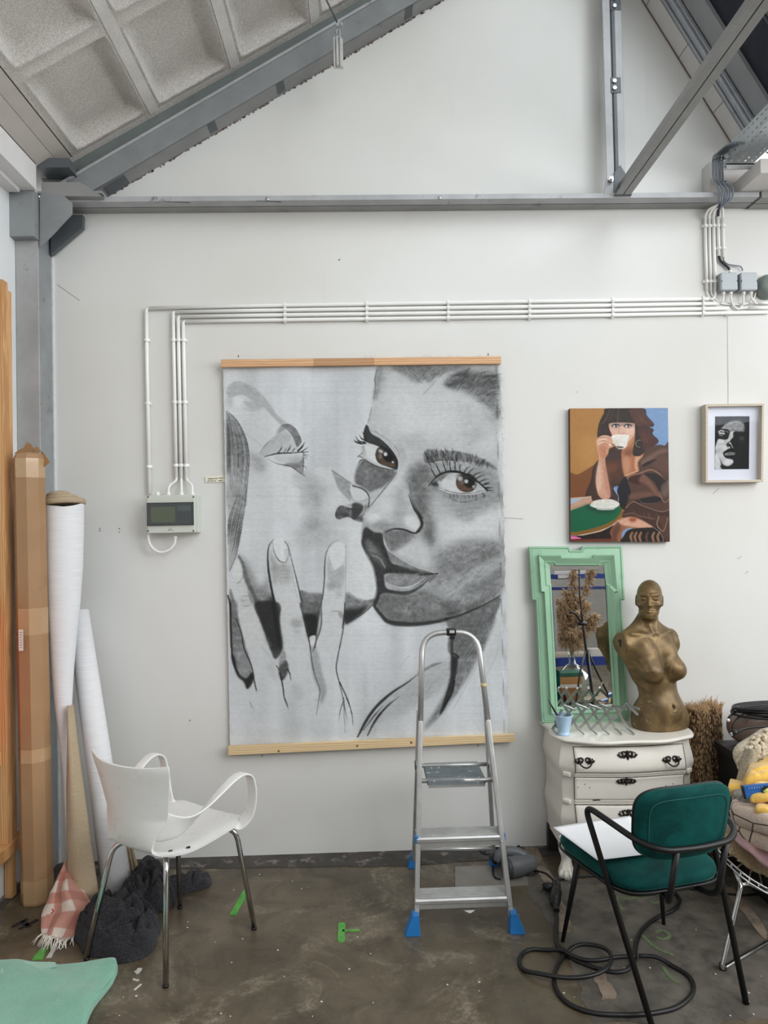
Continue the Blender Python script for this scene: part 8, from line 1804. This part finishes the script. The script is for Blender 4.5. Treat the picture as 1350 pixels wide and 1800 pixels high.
# ---- pile on the wire chair
def fold(name, PL, PR, thick, depth, m, parent=None, seed=0, rough_=.004, lab=None, cat=None, back=(.55, .83), taperL=1.):
    """folded textile: rounded fold running from PL to PR, body reaching back"""
    bk_ = Vector((back[0], back[1], 0)).normalized(); d = PR-PL; rg = []; n = 40
    sec = []
    for a in np.linspace(-math.pi/2, math.pi/2, 12): sec.append((-math.cos(a)*thick*.42, math.sin(a)*thick/2))
    for k in range(1, 9): sec.append((depth*k/8, thick/2))
    for a in np.linspace(math.pi/2, -math.pi/2, 6): sec.append((depth+math.cos(a)*thick*.3, math.sin(a)*thick/2))
    for k in range(1, 8): sec.append((depth*(1-k/8), -thick/2))
    for i in range(n+1):
        u = i/n; p = PL+d*u; k = min(1, (u/.10)) if u < .10 else 1; k = (1-(1-k)**2)**.5*(1-.0)+.02; k = min(1, k); ring = []
        for (x, z) in sec:
            q = p+bk_*(x*(1 if x > 0 else k))+Vector((0, 0, z*k*taperL)); nz = fbm(q*9+Vector((seed, 0, 0)), 1, 3); ring.append(q+Vector((0, -nz*rough_*1.6, nz*rough_*2)))
        rg.append(ring)
    mb = MB().rings(rg)
    if parent: return link(name, mb, m, parent)
    return solo(name, mb, m, lab, cat)
def wool(name, loc, lab, cat, surf, n, m, rad=.012, seed=1):
    """sheepskin: soft body plus curls of wool"""
    t_ = thing(name, loc, lab, cat); mb = MB().grid(surf, 40, 40); o = link('hide', mb, m, t_); mo = o.modifiers.new('s', 'SOLIDIFY'); mo.thickness = .02
    r = random.Random(seed); w = MB()
    for k in range(n):
        u, v = r.random(), r.random(); p = Vector(surf(u, v)); q = Vector(surf(min(1, u+.02), v)); s_ = Vector(surf(u, min(1, v+.02))); nn = (q-p).cross(s_-p)
        if nn.length < 1e-9: continue
        nn.normalize(); nn = nn if nn.y < .3 else -nn; a = r.uniform(0, 6.28); dd = ((q-p).normalized()*math.cos(a)+(s_-p).normalized()*math.sin(a)); L = rad*r.uniform(1.0, 2.0)
        w.tube([p-dd*L*.5+nn*.004, p+nn*rad*r.uniform(.5, 1.1), p+dd*L*.5+nn*rad*.5, p+dd*L*.8+nn*.002], [rad*.25, rad*.55, rad*.5, rad*.15], 6)
    o = link('wool_curls', w, m, t_); o['kind'] = 'stuff'; return t_
M_WOOL = fabric('cream_wool', srgb(206, 188, 158), srgb(238, 226, 202), 120, .6, .4); M_WOOL2 = fabric('tan_wool', srgb(176, 154, 118), srgb(216, 198, 162), 120, .6, .4)
def s1(u, v):
    a = aty(1262, 1490, 2.80).lerp(aty(1420, 1588, 2.66), u); b = aty(1262, 1448, 2.98).lerp(aty(1430, 1485, 2.92), u); p = a.lerp(b, v)
    return p+Vector((0, -.015, .02))*math.sin(v*math.pi)+Vector((0, 0, .008*math.sin(u*13)))
wool('sheepskin', aty(1330, 1520, 2.8), 'tan sheepskin lining the wire chair under the pink cushion', 'sheepskin', s1, 750, M_WOOL2, .013, 3)
M_PINK = fabric('dusty_pink_cotton', srgb(186, 148, 152), srgb(208, 172, 174), 200, .12, .2)
def cushion(PL, PR, thick, depth, m, lab):
    bk_ = Vector((.6, .8, 0)); d = PR-PL; rg = []; n = 30
    for i in range(n+1):
        u = i/n; e = max(.02, (1-abs(2*u-1)**3.2))**.5; ring = []
        for a in np.linspace(0, 2*math.pi, 30, endpoint=False):
            x = math.copysign(abs(math.cos(a))**.9, math.cos(a))*depth/2*(.6+.4*e)-depth*.0; z = math.copysign(abs(math.sin(a))**1.25, math.sin(a))*thick/2*e; q = PL+d*u+bk_*(x+depth/2)+Vector((0, 0, z)); w = math.sin(u*26+4*fbm(q*5, 1, 2))*.004*(math.cos(a) < .1); ring.append(q+Vector((0, -w, w)))
        rg.append(ring)
    return solo('cushion', MB().rings(rg), m, lab, 'cushion')
cushion(aty(1274, 1466, 2.75), aty(1430, 1584, 2.44), .085, .42, M_PINK, 'dusty pink cushion squeezed under the folded beige blanket')
M_RUG = NT('beige_blanket_with_lines'); tc = M_RUG.coord('Object', (1, 1, 1.3)); vv = M_RUG.n('ShaderNodeTexVoronoi', feature='DISTANCE_TO_EDGE'); vv.inputs['Scale'].default_value = 7.5; M_RUG.l(tc, vv.inputs['Vector']); fz = M_RUG.noise(M_RUG.coord('Object'), 150, 4, .7)
cl_ = M_RUG.mix(M_RUG.ramp(fz, [(.35, 0.), (.65, 1.)]), srgb(196, 174, 156), srgb(226, 208, 192)); cl_ = M_RUG.mix(M_RUG.ramp(vv.outputs[0], [(.0, 1.), (.016, 1.), (.026, 0.)]), cl_, srgb(70, 52, 52)); M_RUG.set(Base_Color=cl_, Roughness=.95, Sheen_Weight=.2); M_RUG.bump(fz, .5, .004); M_RUG = M_RUG.m
M_GRB = fabric('grey_speckled_wool', srgb(96, 92, 88), srgb(160, 154, 146), 130, .6, .2)
bl_ = thing('folded_blanket', aty(1330, 1470, 2.75), 'folded beige blanket with dark lines stacked on the wire chair', 'blanket')
fold('fold', aty(1284, 1457, 2.80), aty(1400, 1503, 2.50), .062, .40, M_RUG, bl_, 1); fold('fold', aty(1282, 1426, 2.80), aty(1400, 1466, 2.50), .085, .40, M_RUG, bl_, 2)
o = fold('grey_end', aty(1285, 1404, 2.84), aty(1380, 1428, 2.62), .055, .34, M_GRB, bl_, 5); o['label'] = 'grey speckled end of the blanket'
M_YEL = fabric('yellow_fleece', srgb(226, 176, 74), srgb(246, 208, 116), 240, .25, .5)
yl = thing('yellow_fleece', aty(1330, 1390, 2.85), 'yellow fleece bunched on the blanket pile around the blue level', 'blanket')
fold('fold', aty(1279, 1388, 2.90), aty(1316, 1394, 2.86), .050, .08, M_YEL, yl, 11, .008); fold('fold', aty(1308, 1376, 2.84), aty(1420, 1352, 2.82), .040, .10, M_YEL, yl, 12, .010); fold('fold', aty(1310, 1366, 2.87), aty(1420, 1330, 2.86), .048, .08, M_YEL, yl, 17, .012)
fold('fold', aty(1318, 1404, 2.70), aty(1400, 1398, 2.62), .032, .14, M_YEL, yl, 13, .008); fold('fold', aty(1326, 1424, 2.66), aty(1400, 1440, 2.58), .026, .10, M_YEL, yl, 14, .006)
lv = thing('spirit_level', aty(1330, 1400, 2.70), 'blue spirit level lying on the yellow fleece at the right edge', 'level')
M_LVL = mat('blue_level_body', srgb(44, 104, 178), .4, var=.06); la, lb_ = aty(1308.5, 1392, 2.72), aty(1440, 1380, 2.64)
link('body', MB().bar(la, lb_, .024, .046, (0, .15, 1)), M_LVL, lv, bevel=.002); link('end_cap', MB().bar(la, la+(la-lb_).normalized()*.008, .026, .048, (0, .15, 1)), M_BLK, lv, bevel=.002)
ld = (lb_-la).normalized(); vc = la+ld*.070; fn_ = Vector((0, -1, .0))
link('vial_window', MB().tube([vc+Vector((0, -.0125, .004)), vc+Vector((0, -.0145, .004))], .0165, 20), M_BLK, lv); link('vial', MB().tube([vc+Vector((-.011, -.015, -.002)), vc+Vector((.011, -.015, .010))], .0058, 10), mat('green_vial', srgb(196, 208, 120), .15, var=.05), lv)
for k in range(6): link('scale_tick', MB().box(la+ld*(.012+k*.009)+Vector((0, -.0128, .018)), (.0012, .001, .005)), mat('white_print', srgb(230, 230, 230), .5), lv)
def s2(u, v):
    c = aty(1364, 1340, 3.02); a = u*2*math.pi; r = .03+.97*v; k = 1+.06*math.sin(a*5); return c+Vector((math.cos(a)*r*.158*k, -.11*math.sqrt(max(0, 1-r*r))+.05, math.sin(a)*r*.128*k))
wool('sheepskin', aty(1345, 1370, 2.98), 'cream curly sheepskin bundled upright beside the black trunk', 'sheepskin', s2, 1100, M_WOOL, .017, 5)
def s3(u, v):
    a = aty(1316, 1318, 3.0).lerp(aty(1295, 1390, 2.96), v); b = aty(1326, 1314, 2.97).lerp(aty(1313, 1394, 2.94), v); return a.lerp(b, u)+Vector((0, -.02*math.sin(u*3.14), 0))
mb = MB().grid(s3, 12, 24); o = solo('suede_flap', mb, fabric('pale_suede', srgb(150, 138, 118), srgb(190, 178, 156), 90, .3), 'pale suede side of the cream sheepskin hanging over the trunk', 'sheepskin hide'); mo = o.modifiers.new('s', 'SOLIDIFY'); mo.thickness = .02

# ---- cables and tool on the floor
FZ = lambda pts, z=.008: [atz(900+x/3, 1200+y/3, z) for x, y in pts]
pw = thing('power_cable', atz(1040, 1690), 'thick black rubber power cable looped on the floor under the teal chair', 'cable')
pathA = FZ([(222, 1172), (238, 1240), (230, 1340), (252, 1402), (320, 1455), (430, 1500), (540, 1526), (610, 1512), (645, 1465), (655, 1380), (690, 1300), (770, 1235), (850, 1198), (883, 1150), (856, 1108), (800, 1090), (640, 1085)])
pathB = FZ([(648, 1448), (560, 1450), (470, 1466), (390, 1466), (320, 1445), (265, 1416), (180, 1394), (90, 1394), (40, 1436), (58, 1496), (150, 1540), (280, 1560), (400, 1553), (490, 1518), (524, 1462), (500, 1412), (420, 1386), (335, 1392), (262, 1440), (222, 1528), (238, 1608), (300, 1676), (420, 1722), (560, 1734), (720, 1728), (860, 1698), (938, 1640), (958, 1588), (930, 1530), (850, 1480), (760, 1452), (670, 1444)], .019)
for k, p in enumerate(pathB): p.z = .008 if 6 <= k <= 9 or 18 <= k <= 29 else .022
link('cable', MB().tube(spline(pathA, 8), .0078, 10), M_RUB, pw); link('cable', MB().tube(spline(pathB, 8), .0078, 10), M_RUB, pw)
W6 = lambda x, y, z=.02: atz(835+x/7.714, 1470+y/7.714, z)
link('connector', MB().tube(spline([W6(1100, 650, .030), W6(1100, 740, .032), W6(1085, 850, .030), W6(1090, 920, .022), W6(1110, 1010, .014)], 5), [.020]*6+[.025]*6+[.020]*4+[.012]*5, 14), M_BLK, pw)
pg = link('plug_body', MB().tube([W6(1060, 690, .028), W6(1000, 690, .028), W6(930, 680, .026)], [.017, .019, .016], 10), M_BLK, pw)
for y in (660, 700, 730): link('plug_pin', MB().cyl(W6(935, y, .026), W6(905, y, .026), .0035, 8), M_BLK, pg)
M_TOOLG = mat('grey_tool_shell', srgb(92, 95, 98), .5, var=.08, bump=.1, bscale=200)
tool = thing('power_tool', W6(620, 480, 0), 'dark grey corded power tool lying on the floor behind the ladder', 'power tool')
ax0, ax1 = W6(440, 430, .05), W6(800, 345, .048)
link('motor_housing', MB().tube([ax0.lerp(ax1, t) for t in (-.04, 0, .1, .45, .8, .95, 1.02, 1.05)], [.030, .042, .047, .047, .040, .036, .026, .008], 20), M_TOOLG, tool)
link('end_cap', MB().tube([ax0.lerp(ax1, -.10), ax0.lerp(ax1, .02)], [.036, .0475], 20), mat('dark_tool_grip', srgb(60, 62, 65), .55), tool); p = ax0.lerp(ax1, .14); link('screw', MB().ball(p+Vector((-.004, -.043, .018)), .004, 8, 6), M_BLK, tool)
link('handle', MB().tube(spline([W6(300, 330, .06), W6(330, 240, .09), W6(430, 205, .10), W6(560, 215, .095), W6(690, 275, .075), W6(760, 320, .05)], 6), [.020]*8+[.023]*16+[.018]*7, 14), M_TOOLG, tool)
link('handle_grip', MB().tube(spline([W6(300, 350, .05), W6(410, 330, .055), W6(560, 310, .060)], 5), .017, 12), mat('dark_tool_grip', srgb(60, 62, 65), .55), tool)
link('rating_plate', MB().bar(W6(555, 303, .084), W6(660, 288, .08), .014, .002), mat('yellow_grey_plate', srgb(170, 160, 120), .5), tool); link('nose', MB().tube([W6(300, 300, .05), W6(240, 260, .05)], [.03, .024], 12), mat('dark_tool_grip', srgb(60, 62, 65), .55), tool)
thin = [(W6, [(700, 500), (640, 520), (720, 515), (800, 510), (840, 490), (760, 450)]), (W6, [(760, 455), (880, 480), (960, 505), (1030, 560), (1075, 610)])]
tc_ = thing('tool_cord', W6(760, 500, 0), 'thin black cord trailing from the power tool to the plug by the dresser foot', 'cord')
link('cord', MB().tube(spline([W6(x, y, .006) for x, y in ((600, 520), (680, 528), (780, 520), (838, 490), (780, 452), (880, 480), (960, 505), (1030, 560), (1078, 615))], 6), .0045, 8), M_RUB, tc_)
link('cord', MB().tube(spline([W6(x, y, .006) for x, y in ((40, 140), (75, 200), (130, 240), (230, 245), (245, 330), (240, 430), (250, 520), (290, 570), (350, 582))], 6), .0045, 8), M_RUB, tc_)
link('cord', MB().tube(spline([W6(x, y, .006) for x, y in ((120, 225), (160, 165), (260, 155), (420, 160), (540, 155), (600, 125), (580, 98), (500, 90), (380, 100))], 6), .0045, 8), M_RUB, tc_)
ec = thing('extension_lead', atz(1180, 1545), 'thin black lead running from the cable plug past the teal chair to the right edge', 'cord')
link('lead', MB().tube(spline([atz(x, y, .006) for x, y in ((978, 1550), (990, 1545), (1020, 1541), (1060, 1540), (1130, 1546), (1200, 1560), (1270, 1570), (1310, 1573), (1380, 1566))], 6), .0048, 8), M_RUB, ec)
# ------------------------------------------------------------------ the far side of the studio, out of the frame but seen in the mirror: rack, pampas, tripod
MN = (mp(300, 60)-mp(300, 1600)).cross(mp(700, 60)-mp(300, 60)).normalized(); M0 = mp(500, 800)
if MN.y > 0: MN = -MN
def refl(x, y, Y):
    """point on plane y=Y seen at mirror-crop pixel (x, y) by way of the mirror"""
    d = ray(920+x/5.295, 950+y/5.295); h = CAM+d*((M0-CAM).dot(MN)/d.dot(MN)); e = d-MN*2*d.dot(MN); return h+e*((Y-h.y)/e.y)
M_BLUEB = mat('blue_rack_beam', srgb(30, 58, 140), .45, .2); M_RACKW = mat('rack_board', srgb(150, 136, 120), .8, var=.1)
rk2 = thing('storage_rack', (refl(500, 300, .1).x, .1, 0), 'blue beamed storage rack behind the photographer, seen in the mirror', 'rack')
xa, xb = refl(-40, 600, .1).x, refl(1150, 600, .1).x
for y0, y1 in ((312, 356), (430, 452), (1085, 1165), (1700, 1760)):
    a, b = refl(500, y0, .1), refl(500, y1, .1); link('beam', MB().box2((min(xa, xb), .06, b.z), (max(xa, xb), .1, a.z)), M_BLUEB, rk2)
for y in (318, 440, 1090): z = refl(500, y, .1).z; link('shelf', MB().box2((min(xa, xb), -.6, z-.02), (max(xa, xb), .06, z)), M_RACKW, rk2)
for x in (xa, xb): link('upright', MB().box2((x-.03, .0, 0), (x+.03, .06, 2.6)), M_BLUEB, rk2)
p = refl(370, 335, .11); link('paper_label', MB().box(p, (.11, .004, .035)), mat('white_paper2', srgb(226, 226, 224), .7), rk2)
def item(nm, q0, q1, Y, d, m, lab, cat): a, b = refl(*q0, Y), refl(*q1, Y); return solo(nm, MB().box2((min(a.x, b.x), Y-d, min(a.z, b.z)), (max(a.x, b.x), Y, max(a.z, b.z))), m, lab, cat, bevel=.003)
item('white_box', (620, 1010), (730, 1086), .06, .15, mat('white_card', srgb(222, 216, 208), .7), 'white box on the blue rack, seen in the mirror', 'box')
item('paper_stack', (290, 286), (580, 312), .06, .2, mat('white_card', srgb(222, 216, 208), .7), 'low white stack on the upper rack shelf, seen in the mirror', 'papers')
YB_ = .75; zb = refl(450, 1490, YB_).z
pl_ = item('plinth_table', (250, 1492), (900, 1560), YB_, .5, M_RACKW, 'grey table top under the boxes, seen in the mirror', 'table'); lg_ = pl_.location.copy()
for dx in (-.2, .2): link('leg', MB().box2((dx-.02, -.2, -lg_.z), (dx+.02, -.16, 0)), M_RACKW, None).parent = pl_
for k, (y0, y1, c, lab) in enumerate(((1232, 1262, (40, 96, 78), 'dark green book on top of the boxes, seen in the mirror'), (1270, 1335, (176, 132, 80), 'upper tan box of the stack, seen in the mirror'), (1340, 1368, (214, 208, 200), 'thin white box in the stack, seen in the mirror'), (1374, 1488, (150, 104, 62), 'brown box at the bottom of the stack, seen in the mirror'))):
    item('book' if k == 0 else 'storage_box', (345+k*3, y0), (556-k*6, y1), YB_, .22, mat('stack_%d' % k, srgb(*c), .7), lab, 'book' if k == 0 else 'box')
gv = NT('clear_glass'); g1 = gv.n('ShaderNodeBsdfTransparent'); g1.inputs[0].default_value = (.80, .90, .86, 1); g2 = gv.n('ShaderNodeBsdfGlossy'); g2.inputs['Roughness'].default_value = .03; g3 = gv.n('ShaderNodeMixShader'); fr_ = gv.n('ShaderNodeLayerWeight'); fr_.inputs[0].default_value = .3
gv.l(fr_.outputs[1], g3.inputs[0]); gv.l(g1.outputs[0], g3.inputs[1]); gv.l(g2.outputs[0], g3.inputs[2]); gv.l(g3.outputs[0], gv.out.inputs[0])
YV = .42; vb = refl(470, 1490, YV); vb.z = max(vb.z, zb+.002); hn = refl(450, 1045, YV).z-vb.z
vs2 = thing('demijohn', vb, 'clear glass demijohn holding pampas grass, seen in the mirror', 'vase')
link('glass_body', MB().lathe([(.10, 0), (.155, .03), (.165, hn*.3), (.15, hn*.5), (.08, hn*.68), (.034, hn*.76), (.032, hn*.97), (.040, hn)], 28, vb, cap1=False), gv.m, vs2)
pp = thing('pampas_bunch', vb+Vector((0, 0, hn)), 'dry pampas grass bunch in the demijohn, seen in the mirror', 'dried grass')
M_PAMP = mat('pampas_plume', srgb(186, 158, 126), .95, var=.2, vscale=30); r = random.Random(12); nk = vb+Vector((0, 0, hn*.9))
for k, (x, y) in enumerate(((400, 480), (340, 560), (310, 650), (430, 560), (500, 540), (590, 590), (680, 700), (650, 780), (360, 780), (420, 720), (520, 680), (330, 900), (560, 880), (450, 860), (380, 960), (500, 980), (470, 250), (640, 260))):
    tip = refl(x, y, YV+r.uniform(-.14, .14)); mid = nk.lerp(tip, .6)+Vector((0, 0, .08)); c = spline([nk, mid, tip], 8); mbp = MB().tube(c, .0025, 5); 
    for j in range(190):
        q = c[int(len(c)*.45+r.random()*len(c)*.54)]; e = Vector((r.gauss(0, 1), r.gauss(0, 1), r.gauss(-.2, .8))).normalized()*r.uniform(.03, .085); mbp.tube([q, q+e*.6, q+e+Vector((0, 0, -.015))], [.006, .005, .001], 4)
    link('plume', mbp, M_PAMP, pp)
YT = 1.35; tb = thing('light_stand', refl(640, 1450, YT)*1, 'black tripod light stand in front of the rack, seen in the mirror', 'tripod')
tube = lambda nm, P, rr_: link(nm, MB().tube([refl(x, y, Yq) for x, y, Yq in P], rr_, 8), M_BLK, tb)
tube('pole', [(512, 180, YT), (520, 500, YT), (548, 760, YT), (578, 1000, YT), (640, 1440, YT)], [.006, .007, .010, .011, .011]); tube('clamp', [(500, 770, YT+.01), (585, 775, YT+.01)], .016); tube('arm', [(430, 660, YT), (480, 680, YT), (535, 760, YT)], .008)
for P in ([(578, 1020, YT), (525, 1220, YT+.1), (430, 1900, YT+.3)], [(590, 1020, YT), (690, 1240, YT-.1), (780, 1420, YT-.2), (900, 1950, YT-.3)], [(600, 1040, YT), (650, 1460, YT+.2), (670, 1950, YT+.25)], [(680, 1440, YT), (730, 1320, YT-.1)]): tube('leg', P, .008)
# ------------------------------------------------------------------ repeats share a group
for o in list(COL.objects):
    if o.parent: continue
    k = o.name.split('.')[0]
    if k == 'conduit': o['group'] = 'white conduits on the wall'
    elif k == 'junction_box': o['group'] = 'grey junction boxes beside the conduits'
    elif k == 'canvas_roll': o['group'] = 'canvas rolls in the left corner'
    elif k == 'storage_box': o['group'] = 'boxes stacked under the pampas'
    elif k == 'sheepskin': o['group'] = 'sheepskins on the wire chair'
